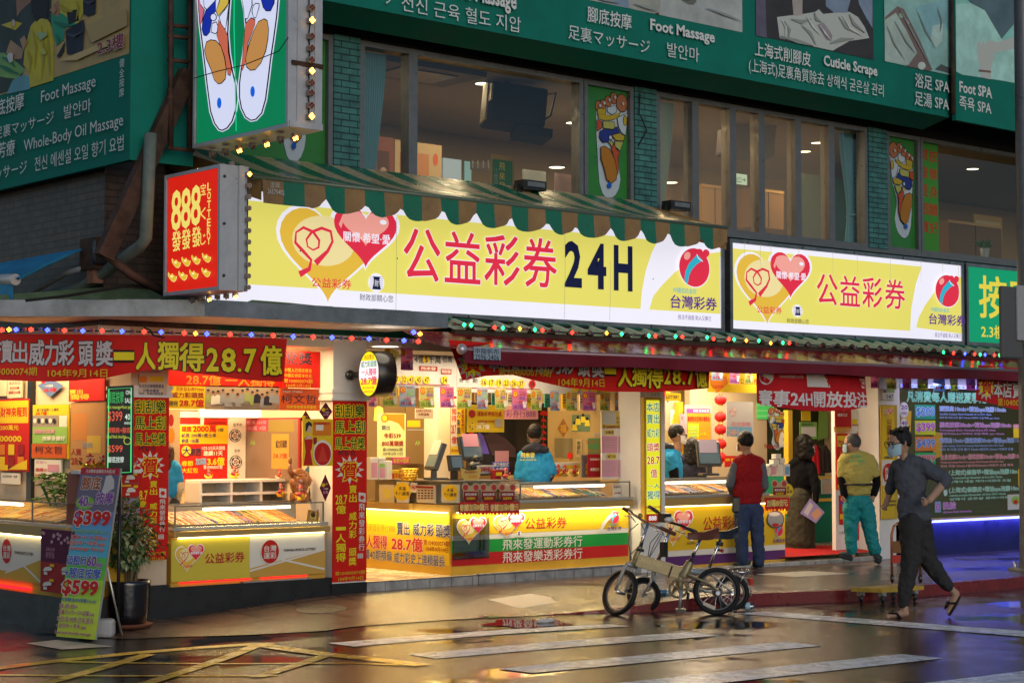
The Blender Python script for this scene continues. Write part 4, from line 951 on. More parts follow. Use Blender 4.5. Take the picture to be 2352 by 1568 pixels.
P.ptext('本店賣',2280,876,2350,912,WW,.05,OUT);P.ptext('第104000',2289,914,2350,932,YO,.02);P.build('printed_cloth',t)
LRED,LBLU,LGRN,LAMB=E('#ff2016',11),E('#2a38ff',13),E('#20f078',6),E('#ff9828',7)
ORED,OBLU=M((.22,.02,.03),.4),M((.08,.07,.16),.4)
pls=FY(600,769,13.25)
t=thing('light_string','string of red and blue bulbs under the edge of the grey canopy','light string',pls)
P=PD_(pls);cab=[]
seq=[(5,758,'r'),(22,757,'a'),(38,757,'b'),(56,756,'o'),(72,757,'r'),(92,756,'q'),(110,758,'b'),(131,757,'o'),(149,759,'r'),(172,758,'q'),(191,760,'b'),(212,759,'o'),(235,760,'r'),(260,760,'q'),(281,761,'b'),(307,761,'o'),(332,762,'r'),(371,763,'b'),(397,764,'o'),(424,765,'r'),(450,766,'a'),(476,767,'b'),(502,768,'o'),(529,768,'r'),(553,769,'o'),(578,769,'b'),(603,771,'q'),(628,771,'r'),(650,772,'o'),(674,773,'b'),(696,773,'q'),(720,774,'r'),(742,775,'o'),(763,775,'b'),(785,776,'q'),(808,777,'r'),(828,778,'o'),(848,778,'b'),(869,780,'q'),(888,781,'r'),(909,781,'o'),(928,782,'b'),(946,783,'o'),(961,784,'r'),(965,767,'a'),(950,763,'b')]
for x,y,k in seq:
 p=P.at(*P.uv(x,y),0);bulb(p,{'r':LRED,'b':LBLU,'a':LAMB,'o':ORED,'q':OBLU}[k],t,.022 if k in 'rba' else.018,ND);cab.append(p-ND*.025)
MB().tube(cab,.007,WIRE,5).build('cable',t)
t=thing('light_string','string of green, red and amber bulbs along the corrugated eave','light string',FY(1400,770,13.58));cab=[]
seq=[(1043,744,'o'),(1063,746,'g'),(1079,747,'g'),(1133,752,'r'),(1152,753,'g')]+[(1176+x/4,392+y/4,k)for x,y,k in((60,1452,'a'),(130,1455,'o'),(198,1460,'g'),(268,1466,'r'),(335,1472,'o'),(420,1478,'q'),(540,1488,'r'),(605,1490,'o'),(720,1492,'q'),(857,1492,'a'),(995,1500,'g'),(1120,1508,'q'),(1245,1515,'g'),(1305,1517,'r'),(1365,1520,'o'),(1490,1522,'g'),(1552,1526,'r'),(1660,1530,'q'),(1780,1532,'g'),(1840,1545,'r'),(1980,1548,'r'),(2028,1550,'g'),(2140,1560,'a'),(2255,1562,'g'))]+[(1767,788,'a'),(1795,787,'g'),(1810,788,'r')]+[(1830+27*i,790+1.6*i,'oq'[i%2])for i in range(12)]+[(1764+x/4,784+y/4,k)for x,y,k in((1600,100,'g'),(1692,108,'r'),(1797,113,'b'),(1885,118,'r'),(1937,121,'g'),(1982,122,'b'),(2068,127,'r'),(2115,127,'g'),(2158,130,'b'))]
for x,y,k in seq:
 p=FY(x,y,13.57);bulb(p,{'r':LRED,'b':LBLU,'a':LAMB,'g':LGRN,'o':ORED,'q':OBLU}[k],t,.023 if k in 'rbag' else.019);cab.append(p+Vector((0,.02,0)))
MB().tube(cab,.008,WIRE,5).build('cable',t)
for lb,pts,r in(('thin black cable hanging under the canopy near the corner',[FY(330,752,13.9),FY(345,758,13.9),FY(352,770,13.5),FY(378,776,13.3)],.008),('black cable lying along the green canopy roof under the red 888 sign',[FY(60,690,13.9),FY(150,680,14.0),FY(300,655,14.1),FY(380,665,14.05)],.014),('loose black cable looping along the eave under the lottery signs',[FY(1040,728,13.9),FY(1250,748,13.85),FY(1480,757,13.9),FY(1700,772,13.85),FY(1900,786,13.9),FY(2210,806,13.9)],.012),('thin wire drooping across the big foot sign face',[FX(446,180,7.97),FX(500,164,7.97),FX(560,150,7.97),FX(640,118,7.97),FX(662,86,7.97)],.004),('black wire clump on the second teal pier',[FY(1470,215,14.57),FY(1468,262,14.56),FY(1474,272,14.56),FY(1486,300,14.57),FY(1466,335,14.58)],.007)):
 tag(MB().tube(pts,r,WIRE,6).build('cable'),lb,'cable')
 # first floor room behind the windows
WARM=(1.0,.76,.46)
for i,(x,y)in enumerate(((11.2,16.6),(14.2,16.6),(17.2,16.6),(20.5,16.6))):
 area('room_light',(x,y,5.70),1.6,1.0,46,WARM)
DL=E('#fff0c8',4.0)
def downlight(px,py,lb,Z=5.715,r=.09):
 p=GZ(px,py,Z);t=thing('ceiling_light',lb,'ceiling light',(p.x,p.y,Z),'round downlights on the upper floor ceiling')
 MB().lathe([(.001,-.004),(r,-.004)],p,DL,20).build('diffuser',t);MB().lathe([(r,-.006),(r*1.22,-.01),(r*1.25,.004)],p,GREYM,20).build('rim',t)
for px,py,lb in((919,160,'glowing round downlight behind the curtained window, leftmost'),(1109,192,'glowing round downlight left of the black hanging projector'),(1316,282,'glowing round downlight right of the black hanging projector'),(1878,328,'upper downlight of two behind the frosted windows'),(1848,348,'lower downlight of two behind the frosted windows'),(2234,388,'downlight behind the far right window')):
 downlight(px,py,lb)
for px,py,lb in((1279,384,'warm downlight far back in the room above the orange poster'),(1539,419,'warm downlight low behind the frosted window by the curtain')):
 downlight(px,py,lb,5.0,.1)
TANW=M((.36,.25,.12),.6,noise=.1,nscale=2)
tag(MB().box((13.2,18.0,3.7),(16.5,18.1,4.75),TANW).box((10.5,18.2,4.72),(16,18.28,4.86),M((.62,.42,.16),.5)).build('partition'),'tan partition with a pale rail behind the first floor windows','partition')
def board(name,label,cat,Y,rect,m,extra=None):
 xl,yt,xr,yb=rect;a,b=FY(xl,yb,Y),FY(xr,yt,Y);t=thing(name,label,cat,(a.x,Y,a.z))
 P=PY(Y-.014);P.rect(a.x,a.z,b.x,b.z,m)
 if extra:extra(P)
 MB().box((a.x,Y-.012,a.z),(b.x,Y,b.z),m).build('backing',t);P.build('printed_face',t);return t
board('picture','dark red framed picture at the left of the first floor room','picture',17.6,(858,318,903,420),M((.16,.05,.03),.5),lambda P:(P.prect(866,345,894,420,M((.07,.03,.02),.6)),P.poly(oval(880,400,9,16),M((.3,.22,.18),.5),px=True)))
board('wall_chart','pale body chart with hands on the room wall beside the bright doorway','chart',17.6,(905,335,1013,420),M((.34,.25,.14),.5),lambda P:(P.prect(918,350,945,420,M((.30,.12,.06),.6)),P.prect(960,352,985,420,M((.32,.14,.06),.6)),P.poly(oval(1000,367,6,14),M((.4,.08,.04),.5),px=True)))
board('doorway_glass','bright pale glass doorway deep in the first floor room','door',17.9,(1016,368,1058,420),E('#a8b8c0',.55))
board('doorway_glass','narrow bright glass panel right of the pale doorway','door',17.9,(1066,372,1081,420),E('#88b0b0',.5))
def shop_sign(P):
 P.prect(1131,365,1177,440,M((.02,.14,.04),.5))
 for i,ch in enumerate('飛來發'):P.ptext(ch,1146,373+i*22,1160,391+i*22,YO)
 P.text('Foot & Body',*P.uv(1134,440),P.uv(1143,440)[0],P.uv(1134,385)[1],M((.35,.35,.3),.5))
board('hanging_sign','green vertical sign with gold characters inside the first floor window','sign',16.0,(1128,361,1180,445),M((.30,.17,.03),.4),shop_sign)
board('poster','orange food poster at the right of the wide first floor window','poster',15.5,(1314,392,1336,456),M((.48,.10,.02),.5),lambda P:P.prect(1322,404,1335,452,M((.25,.18,.1),.6)))
board('window_reflection_board','dull grey white painted window reflection low in the wide first floor window','panel',17.0,(1200,395,1252,445),M((.22,.24,.25),.4))  # window reflection painted as a flat board in the room
board('window_reflection_board','reddish grey painted window reflection left of the orange poster','panel',17.0,(1273,402,1312,452),M((.26,.17,.16),.4))  # another reflection in the glass, likewise painted on a board
board('exit_sign','white exit sign with a green arrow behind the frosted windows','exit sign',16.4,(1686,402,1714,422),E('#c8e8d8',.8),lambda P:(P.ptext('出口',1690,405,1702,419,E('#0a7a40',.6),.02),P.ptext('→',1703,408,1713,417,E('#0a7a40',.6),.02)))
c=FY(1180,250,15.9);t=thing('hanging_projector','big black hanging speaker box behind the wide first floor window','speaker',(c.x,c.y,c.z))
mt=tmat(*c)@Matrix.Rotation(.12,4,'Y')@Matrix.Rotation(-.45,4,'Z')
MB().box((-.33,-.26,-.23),(.33,.26,.23),M((.012,.012,.016),.8),mt).build('body',t,bevel=.03)
MB().tube([c+Vector((-.1,0,.25)),c+Vector((-.12,0,.9))],.03,BLACK,8).build('hanger',t);MB().box((-.345,-.265,.0),(-.325,-.1,.2),M((.5,.4,.25),.4),mt).build('label_plate',t);MB().box((.02,-.27,-.34),(.42,.16,-.24),M((.012,.012,.016),.8),mt).box((-.36,-.12,-.2),(-.335,.12,.26),M((.36,.30,.18),.5),mt).build('lower_case',t);MB().tube([mt@Vector((.3,0,.2)),mt@Vector((.5,.05,.28)),mt@Vector((.46,.05,.0)),mt@Vector((.34,0,-.1))],.014,WIRE,6).build('cable',t)
c=FY(1715,300,16.2);t=thing('hanging_projector','dark blurred speaker box behind the frosted windows','speaker',(c.x,c.y,c.z))
mt=tmat(*c)@Matrix.Rotation(.12,4,'Y')@Matrix.Rotation(-.4,4,'Z');MB().box((-.32,-.25,-.36),(.32,.25,.36),M((.02,.02,.028),.8),mt).build('body',t,bevel=.03);MB().tube([c,c+Vector((0,0,.9))],.03,BLACK,8).build('hanger',t)
CUR=M((.16,.36,.44),.8)
def curtain(label,x0,x1,xt,y,tie=None):
 t=thing('curtain',label,'curtain',((x0+x1)/2,y,ZB+.05));n=60
 def f(u,v):
  z=ZT-.05-v*(ZT-ZB-.08);k=sst(.0,1.0,v)if tie is None else(sst(.0,tie,v)if v<tie else 1-.35*sst(tie,1,v))
  a,b=x0,x1+(xt-x1)*k
  if tie is not None:a=x0+(xt-x0)*k*.55;b=x1+(xt-x1)*k*.75
  return(a+(b-a)*u,y+.035*math.sin(u*60)*(1-.3*k),z)
 MB().grid(f,n*2,16,CUR).build('cloth',t)
 if tie is not None:MB().torus(((xt+(x0+x1)/2)/2,y,ZT-tie*(ZT-ZB)),(0,.2,1),.07,.012,CUR,20,6).build('tieback',t)
curtain('blue curtain gathered at the left edge of the clear window by the teal pier',10.74,11.03,10.90,14.86)
curtain('pale blue curtain behind frosted glass right of the second teal pier',14.93,15.22,15.06,14.86)
curtain('blue curtain tied in the middle, left of the third teal pier',18.28,18.66,18.52,14.86,.72)
MB_=MB().box((20.4,17.5,4.55),(22.3,17.6,5.5),M((.012,.03,.025),.3));tag(MB_.build('dark_screen'),'dark panel inside the far right first floor window','panel')
LEAF=[M(c,.45)for c in((.03,.11,.03),(.05,.16,.04),(.10,.20,.05))]
def leaf(mb,p,d,L,w,m):
 d=d.normalized();s_=d.cross(Vector((0,0,1)));
 if s_.length<.05:s_=Vector((1,0,0))
 s_.normalize();up=s_.cross(d);q=[p,p+d*L*.35+s_*w+up*.12*L,p+d*L+up*-.10*L,p+d*L*.35-s_*w+up*.12*L];mid=p+d*L*.4
 mb.add([q[0],q[1],q[2],q[3],mid],[(0,1,4),(1,2,4),(2,3,4),(3,0,4)],m)
p=FY(2262,582,14.85);t=thing('potted_plant','small dark leafy potted plant on the sill of the far right first floor window','plant',p);mb=MB()
for i in range(46):
 a=R.uniform(0,6.28);d=Vector((math.cos(a),math.sin(a),R.uniform(.2,1.4)));leaf(mb,p+Vector((R.uniform(-.08,.08),0,.08)),d,R.uniform(.1,.2),.018,R.choice(LEAF))
mb.build('foliage',t);MB().lathe([(.05,-.06),(.07,.07),(.055,.07)],p,M((.25,.27,.28),.4),12).build('pot',t)
def slat_blind(lb,px,Y,m):a,b=FY(px[0],px[3],Y),FY(px[2],px[1],Y);t=thing('wall_cabinet',lb,'cabinet',a);MB().box((a.x,Y,a.z),(b.x,Y+.3,b.z),m).build('carcass',t);MB().box(((a.x+b.x)/2-.006,Y-.004,a.z+.02),((a.x+b.x)/2+.006,Y+.004,b.z-.02),DARK).box((a.x,Y-.01,b.z-.04),(b.x,Y,b.z),YCN_).build('door_gap',t)
YCN_=M((.40,.26,.10),.5)
slat_blind('brown cupboard beyond the frosted windows beside the exit sign',(1730,440,1800,520),17.2,M((.22,.13,.06),.5));slat_blind('tan cupboard beyond the frosted window next to the curtained one',(1612,430,1672,515),17.4,M((.30,.19,.09),.5));slat_blind('dark wooden reception desk low behind the far right window',(2180,520,2300,600),16.5,M((.14,.08,.04),.5))
board('picture','orange framed notice on the wall beyond the far right window','picture',17.3,(2236,500,2300,548),M((.42,.28,.10),.5),lambda P:P.prect(2241,505,2296,544,M((.5,.42,.26),.5)))
tag(MB().box((11.6,15.6,5.66),(13.0,16.4,5.71),M((.20,.17,.12),.6)).box((11.9,15.75,5.645),(12.7,16.25,5.659),GREYM).build('ceiling_vent'),'square grey ceiling air vent above the wide first floor window','vent')
board('coat_hooks','dark coat hook rail left of the green vertical sign in the first floor room','hook rail',17.0,(1080,376,1122,390),M((.05,.04,.03),.5),lambda P:[P.prect(1084+12*i,368,1087+12*i,386,GREYM)for i in range(4)])
# shop interiors: walls, lamps
SHOPW=M((.62,.50,.34),.5,noise=.1,nscale=2)
bx('partition_wall',(10.36,15.0,.2),(10.46,19.4,2.5),M((.60,.48,.33),.45));bx('partition_wall',(14.55,14.95,.2),(14.63,19.4,2.5),M((.42,.30,.15),.45));bx('partition_wall',(20.25,15.5,.2),(20.33,19.4,2.5),M((.44,.34,.22),.5))
bx('partition_wall',(8.03,15.0,.2),(8.12,19.4,2.5),CREAM)
SW,SC_=(1.0,.68,.34),(1.0,.79,.52)
for nm,x,y,sx,sy,e,c in(('shop_light',9.3,15.6,1.2,.5,30,SW),('shop_light',12.5,16.0,2.6,.8,48,SW),('shop_light',16.4,16.0,2.6,.8,55,SC_),('shop_light',21.5,16.0,2.5,.6,9,(.9,.85,1)),('shop_light',17.9,15.9,.8,.5,6,SC_),('shop_light',12.5,14.9,2.2,.3,16,SC_),('shop_light',16.6,14.9,2.6,.3,14,SC_),('shop_light',9.3,14.75,1.4,.2,14,SW)):
 area(nm,(x,y,2.48),sx,sy,e*1.9,c)
area('shop_light',(7.62,16.2,2.45),.5,2.0,40,SW)
p=GZ(885,795,2.49);t=thing('ceiling_light','white recessed downlight in the canopy ceiling above the round lit sign','ceiling light',p)
MB().lathe([(.001,-.004),(.13,-.004)],p,E('#fff4e0',4),20).build('diffuser',t);MB().lathe([(.13,-.006),(.155,-.008),(.16,.003)],p,WHITE,20).build('rim',t)
RDP,YEP,ORP,WHP,PKP,BLP,GNP,GRP=[M(c,.45)for c in((.50,.02,.015),(.72,.50,.02),(.66,.20,.02),(.70,.66,.58),(.60,.28,.36),(.16,.34,.55),(.25,.45,.10),(.30,.30,.30))]
INKP=M((.03,.025,.04),.5);DRED=M((.28,.02,.02),.5);NAVP=M((.03,.04,.14),.5);PURP=M((.20,.06,.28),.5)
def bx3(Y,xl,yt,xr,yb,th=.02):
 a,b=FY(xl,yb,Y),FY(xr,yt,Y);return(a.x,Y,a.z),(b.x,Y+th,b.z)
def xboard(name,label,cat,X,rect,m,extra=None):
 xl,yt,xr,yb=rect;P=PX(X-.014);u0,v0=P.uv(xl,yb);v1=P.uv(xl,yt)[1];u1=P.uv(xr,yb)[0]
 t=thing(name,label,cat,(X,-u0,v0));P.rect(u0,v0,u1,v1,m)
 if extra:extra(P)
 MB().box((X-.012,-u0,v0),(X,-u1,v1),m).build('backing',t);P.build('printed_face',t);return t
 # pillar banners
def pillar_banner(label,x0,x1,y0,y1,X0,X1,dx,sc,low):
 t=thing('pillar_banner',label,'banner',(X0,YF,.4));P=PY(YF-.012)
 a,b=P.uv(x0,y1),P.uv(x0,y0);MB().box((X0-.005,YF-.008,a[1]),(X1+.005,YF-.002,b[1]),RB).build('cloth',t);P.rect(X0-.004,a[1]+.002,X1+.004,b[1]-.002,RB)
 f=lambda x:x0+(x-765)*sc;G=M((.01,.075,.022),.5);O=[(YLW,.085)];dy=dx
 for s_,ya,yb in(('刮刮樂',929,958),('馬上刮',966,995),('馬上兌獎',1004,1032)):P.ptext(s_,f(769),ya+dy,f(837),yb+dy,G,.03,O)
 P.line([P.uv(f(x),y+dy)for x,y in((777,1040),(790,1034),(796,1046))],.008,INKP);P.ptext('柯文哲',f(776),1034+dy,f(816),1046+dy,INKP)
 P.poly(st(f(802),1078+dy,34,20,12,sc),WHP,px=True);P.poly(st(f(802),1078+dy,24,19,6,sc),RB,px=True);P.ptext('賀',f(785),1060+dy,f(820),1104+dy,YLW,.08);P.ptext('賀',f(787),1062+dy,f(818),1102+dy,RB,.05)
 P.pvtext('賣出 威力彩 頭獎',f(800),1114+dy,f(818),1300+dy*low,YLW,.03);P.pvtext('28.7' if 0 else '億 一人獨得',f(770),1160+dy,f(793),1292+dy*low,YLW,.03);P.ptext('28.7',f(769),1136+dy,f(796),1158+dy,YLW,.03)
 P.poly([(f(822),1130+dy),(f(838),1132+dy),(f(838),1153+dy),(f(822),1151+dy)],WHP,px=True);P.poly(st(f(830),1142+dy,7,4,6),RB,px=True)
 P.pvtext('飛來發彩券行',f(822),1156+dy,f(836),1266+dy*low,WHP,.02);P.ptext('888',f(819),1270+dy*low,f(832),1282+dy*low,WHP,.02)
 P.ptext('第104000074期',f(768),1312+dy*low,f(836),1321+dy*low,YO,.02);P.ptext('104年9月14日',f(775),1324+dy*low,f(832),1334+dy*low,YO,.02);P.build('printed_face',t)
pillar_banner('tall red vertical banner with green lettering on the pillar below the round lit sign',765,840,920,1337,10.22,10.615,0,1.0,1)
pillar_banner('tall red vertical banner with green lettering on the corner pillar behind the potted shrub',306,383,912,1288,8.02,8.40,-10,1.02,4.4)
# round lit sign
c=FY(848,858,14.15);N_=Vector((-.985,.174,0));U_=Vector((-.174,-.985,0));t=thing('round_sign','round lit yellow and white sign reading 28.7億 in a black drum','sign',c)
rr=.222;MB().lathe([(.001,-.19),(rr*.97,-.19),(rr,-.17),(rr,.0),(rr*.97,.008),(rr*.95,.0)],c,M((.022,.018,.015),.25,.3),40,N_).build('drum',t)
MB().tube([c-N_*.1+U_*-.1,c+U_*-.42],.028,BLACK,8).ball(c+U_*-.42,.05,BLACK,10).build('bracket',t)
P=Pr(c+N_*.004,U_);P.poly(oval(0,0,rr*.955,rr*.955,40),E('#f6f020',.95));EW=E('#fff8ff',.95);b_=rr
P.poly([(-b_*.93,-.25*b_),(b_*.93,-.25*b_)]+[(b_*.955*math.cos(a),b_*.955*math.sin(a))for a in[math.radians(q)for q in range(0,181,12)]if b_*math.sin(a)<.62*b_],EW)
EG,EM,EO=E('#10a878',.7),E('#e01060',.8),E('#e07020',.8)
P.text('本店賣出',-.45*b_,.62*b_,.5*b_,.82*b_,EO,.02);P.text('威力彩頭獎',-.75*b_,.28*b_,.78*b_,.55*b_,EG,.03);P.text('一人獨得',-.7*b_,-.08*b_,.75*b_,.22*b_,EM,.03)
P.text('28.7億',-.75*b_,-.48*b_,.8*b_,-.12*b_,EM,.05);P.text('第104000074期',-.55*b_,-.66*b_,.55*b_,-.54*b_,EO,.02);P.text('104年9月14日',-.5*b_,-.84*b_,.48*b_,-.7*b_,EO,.02);P.build('lit_face',t)
# counters and ticket cases
YCN=M((.62,.36,.04),.4,noise=.1,nscale=4);FASC=M((.42,.26,.07),.35);LEDW=E('#ffe9a0',6.0);TUBE=E('#fff2d0',5.0);CASEM=M((.20,.19,.17),.3,.6)
LD=Lot(0)
def tickets(name,label,x0,x1,yA,yB,zA,zB,seed):
 """rows of paper tickets on a sloping rack"""
 rr_=random.Random(seed);mb=MB();x=x0;cs=[M(c,.5)for c in((.62,.33,.10),(.66,.45,.18),(.70,.58,.38),(.56,.22,.06),(.12,.14,.32),(.68,.52,.10),(.62,.30,.22),(.10,.18,.10),(.6,.5,.42))]
 rows=4
 while x<x1:
  w=rr_.choice((.012,.016,.022,.03));run=rr_.choice((1,2,4,6));mset=rr_.sample(cs,2)
  for k in range(run):
   if x+w>x1:break
   for r in range(rows):
    a,b=r/rows,(r+.94)/rows;h=rr_.uniform(.006,.018)
    m=mset[(k+r//2)%2]
    mb.box((x,0,0),(x+w*.9,1,h),m,Matrix(((1,0,0,0),(0,(yB-yA)*(b-a),0,yA+(yB-yA)*a),(0,(zB-zA)*(b-a),1,zA+(zB-zA)*a),(0,0,0,1))))
   x+=w
  x+=.002
 tag(mb.build(name),label,'tickets',kind='stuff')
def case(label,x0,x1,y,z0,z1,depth,seed,tube=(.12,.9),tk=(.02,.86),tl='rows of orange and cream scratch tickets'):
 t=thing('display_case',label,'display case',((x0+x1)/2,y,z0));e=.012
 MB().box((x0-.03,y-.03,z0-.03),(x1+.03,y+depth,z0),M((.45,.42,.38),.25,.4)).build('tray',t)
 mb=MB()
 for X in(x0,x1-e):
  for Yq in(y,y+depth-e):mb.box((X,Yq,z0),(X+e,Yq+e,z1),CASEM)
 mb.box((x0,y,z1),(x1,y+e,z1+e),CASEM).box((x0,y+depth-e,z1),(x1,y+depth,z1+e),CASEM);mb.build('frame',t)
 MB().poly([(x0+e,y+.004,z0),(x1-e,y+.004,z0),(x1-e,y+.004,z1),(x0+e,y+.004,z1)],GLASS).build('front_glass',t)
 MB().poly([(x0,y+e,z1+.006),(x1,y+e,z1+.006),(x1,y+depth-e,z1+.006),(x0,y+depth-e,z1+.006)],GLASS).build('top_glass',t)
 L_=x1-x0;MB().tube([(x0+L_*tube[0],y+.05,z1-.03),(x0+L_*tube[1],y+.05,z1-.03)],.013,TUBE,8).build('lamp_tube',t)
 MB().box((x0+.02,y+depth-.03,z0),(x1-.02,y+depth-.02,z1),M((.55,.48,.36),.5)).build('back_panel',t)
 tickets('scratch_tickets',tl,x0+L_*tk[0],x0+L_*tk[1],y+.03,y+depth-.06,z0+.02,z0+(z1-z0)*.62,seed)
def counter(label,x0,x1,y,z0,zf0,zf1,depth,led=True,body=None,over=.07):
 t=thing('counter',label,'counter',((x0+x1)/2,y,z0))
 MB().box((x0,y,z0),(x1,y+depth,zf0),body or YCN).build('body',t);MB().box((x0-.01,y-over,zf0),(x1+.01,y+depth+.02,zf1),FASC).build('top_board',t,bevel=.006)
 if led:MB().box((x0+.05,y-over+.012,zf0-.012),(x1-.05,y-over+.035,zf0-.002),LEDW).build('lamp_strip',t)
 return t
def zF(x,y,Y):return FY(x,y,Y).z
Yl=14.63;zf0,zf1=zF(588,1227,Yl-.07),zF(588,1213,Yl-.07)
t=counter('yellow left shop counter with a lottery sign panel, left of the red pillar banner',8.46,10.16,Yl,.27,zf0,zf1,.55,body=M((.60,.32,.05),.4))
P=PY(Yl-.03);a,b=P.uv(393,1336),P.uv(574,1236);cz1=P.uv(745,1310);zt1=P.uv(393,1240)[1]
P.rect(a[0],a[1],b[0],zt1,M((.62,.50,.06),.4));P.rect(b[0]-.002,a[1],cz1[0],zt1,WHP);hh=zt1-a[1];ww=cz1[0]-b[0]
P.poly([(b[0],a[1]),(b[0],a[1]+hh*.22),(cz1[0],a[1]+hh*.62),(cz1[0],a[1])],M((.56,.33,.07),.4));P.line([(b[0],a[1]+hh*.16),(cz1[0],a[1]+hh*.60)],.018,WHP);P.line([(b[0]+ww*.42,a[1]+hh*.40),(cz1[0],a[1]+hh*.1)],.018,WHP)
q=P.uv(402,1313);q2=P.uv(467,1313);hearts(P,q[0],q[1],q2[0],q[1]+.24,LD,False);P.ptext('公益彩券',470,1270,560,1294,LD.crim,.02)
q=P.uv(619,1266);P.poly(oval(q[0],q[1],.105,.118),WHP);P.poly(oval(q[0],q[1],.098,.11),RDP);P.ptext('台灣',605,1252,633,1266,WHP,.03);P.ptext('運彩',604,1268,633,1283,WHP,.03);P.ptext('TAIWAN SPORTS LOTTERY',650,1260,724,1266,INKP,.04);P.build('sign_panel',t)
MB().box((a[0],Yl-.026,a[1]-.005),(cz1[0],Yl-.001,zt1+.004),YCN).build('panel_board',t)
mb=MB();RLED=E('#ff1420',3)
for xl,xr in((413,578),(600,706)):
 pa,pb=FY(xl,1340-(xl-393)*.07,Yl-.02),FY(xr,1340-(xr-393)*.07,Yl-.02);mb.box((pa.x,Yl-.022,a[1]-.018),(pb.x,Yl-.012,a[1]-.010),RLED)
mb.build('red_lamp_strip',t);MB().box((9.2,Yl-.06,.272),(9.95,Yl+.02,.285),STEEL).build('foot_plate',t)
case('glass ticket case on the left shop counter beside the laughing statue',8.48,10.12,14.6,zf1+.035,zF(480,1162,14.6),.5,3,(.2,.78),(.0,.82),'rows of orange scratch tickets in the left shop case')
Xc,Yc=11.8,14.74;zf0,zf1=zF(1191,1171,Yc-.07),zF(1191,1155,Yc-.07)
t=counter('long yellow counter of the middle shop with green and red shop name strips',Xc,14.36,Yc,.205,zf0,zf1,.6)
P=PY(Yc-.006);a=P.uv(1176,1292);b=P.uv(1176,1264);c_=P.uv(1176,1235);d=P.uv(1176,1224);x0,x1=Xc+.01,P.uv(1443,1290)[0]
P.rect(x0,a[1],x1,b[1],M((.50,.02,.02),.4));P.rect(x0,b[1],x1,c_[1],M((.02,.30,.05),.4));P.rect(x0,c_[1],x1,d[1],WHP);P.rect(x0,d[1],x1,zf0-.02,M((.72,.46,.02),.4))
for s_,y in(('飛來發運動彩券行',1238),('飛來發樂透彩券行',1267)):P.ptext(s_,1154,y,1337,y+25,WHP,.02)
P.ptext('公益彩券',1206,1188,1301,1215,LD.crim,.015);q=P.uv(1133,1237);q2=P.uv(1204,1230);hearts(P,q[0],q[1],q2[0],q[1]+.26,LD,False)
q=P.uv(1393,1218);q2=P.uv(1425,1216);lot_mark(P,q[0],q[1],q2[0],q[1]+.21,LD);P.poly([P.uv(1372,1223),P.uv(1381,1200),P.uv(1396,1182),P.uv(1408,1182),P.uv(1390,1200),P.uv(1378,1223)],WHP)
q=P.uv(1179,1236);ministry(P,q[0],q[1],.13,.08,LD);P.build('sign_panel',t)
P=PX(Xc-.006);P.prect(838,1170,1036,1283,M((.74,.50,.02),.4))if 0 else P.rect(-16.6,P.uv(1030,1298)[1],-Yc-.01,zf0-.02,M((.74,.47,.02),.4))
OW=[(WHP,.045)]
for s_,xl,yt,xr,yb,m,bd,o in(('飛來發彩券行888',838,1199,907,1218,ORP,.01,None),('賣出',912,1198,941,1227,NAVP,.04,OW),('威力彩',949,1200,997,1228,NAVP,.04,OW),('頭獎',1002,1203,1035,1232,NAVP,.04,OW),('人獨得',842,1227,890,1257,RDP,.04,OW),('28.7億',901,1231,972,1262,RDP,.05,OW),('第104000074期',974,1238,1034,1251,DRED,.02,None),('104年9月14日',980,1253,1031,1265,DRED,.02,None),('續40期槓龜',839,1260,902,1283,NAVP,.02,OW),('威力彩史上連槓最長',907,1267,1023,1291,NAVP,.02,OW)):P.ptext(s_,xl,yt,xr,yb,m,bd,o)
P.build('side_sign_panel',t);MB().box((Xc,Yc+.6,.205),(Xc+.6,16.6,zf0),YCN).box((Xc-.07,Yc+.62,zf0),(Xc+.6,16.6,zf1),FASC).build('side_body',t);MB().box((Xc-.058,Yc+.0,zf0-.012),(Xc-.035,16.5,zf0-.002),LEDW).build('side_lamp_strip',t)
area('counter_lamp',(Xc-.05,15.6,zf0-.02),.03,1.6,10.5,(1,.8,.35));area('counter_lamp',(13.1,Yc-.055,zf0-.02),2.4,.02,10,(1,.85,.5));area('counter_lamp',(16.3,Yc-.055,zf0-.02),2.6,.02,9,(1,.85,.5));area('counter_lamp',(9.3,Yl-.055,0.84),1.5,.02,7.5,(1,.85,.4))
P=PY(Yc-.03);q,q2=P.uv(1043,1285),P.uv(1124,1183);tt=thing('acrylic_leaflet_holder','clear acrylic holder with heart leaflet screwed to the front of the middle counter','holder',(q[0],Yc,q[1]))
MB().box((q[0],Yc-.03,q[1]),(P.uv(1124,1280)[0],Yc-.008,q2[1]-.02),glass('#c8c8c0',.3)).build('pocket',tt);q=P.uv(1050,1250);q2=P.uv(1116,1250);hearts(P,q[0],q[1],q2[0],q[1]+.27,LD,False);P.ptext('台灣彩券',1068,1266,1112,1277,NAVP,.02);P.build('leaflet',tt)
case('glass ticket case on the middle counter in front of the clerk',P.uv(1192,1150)[0],14.34,Yc-.05,zf1+.03,zF(1300,1110,Yc),.5,5,(.15,.78),(.0,.80),'rows of orange scratch tickets in the middle shop case')
t=thing('counter_glass','low glass screen with notices along the left part of the middle counter','glass screen',(Xc,Yc,zf1))
zg=zF(1040,1107,Yc);MB().poly([(Xc,Yc,zf1),(12.8,Yc,zf1),(12.8,Yc,zg),(Xc,Yc,zg)],GLASS).poly([(Xc,16.4,zf1),(Xc,Yc,zf1),(Xc,Yc,zg),(Xc,16.4,zg)],GLASS).build('pane',t)
MB().box((Xc-.01,Yc-.01,zg),(12.8,Yc+.55,zg+.012),CASEM).box((Xc-.01,Yc+.55,zg),(Xc+.5,16.4,zg+.012),CASEM).build('top_shelf',t)
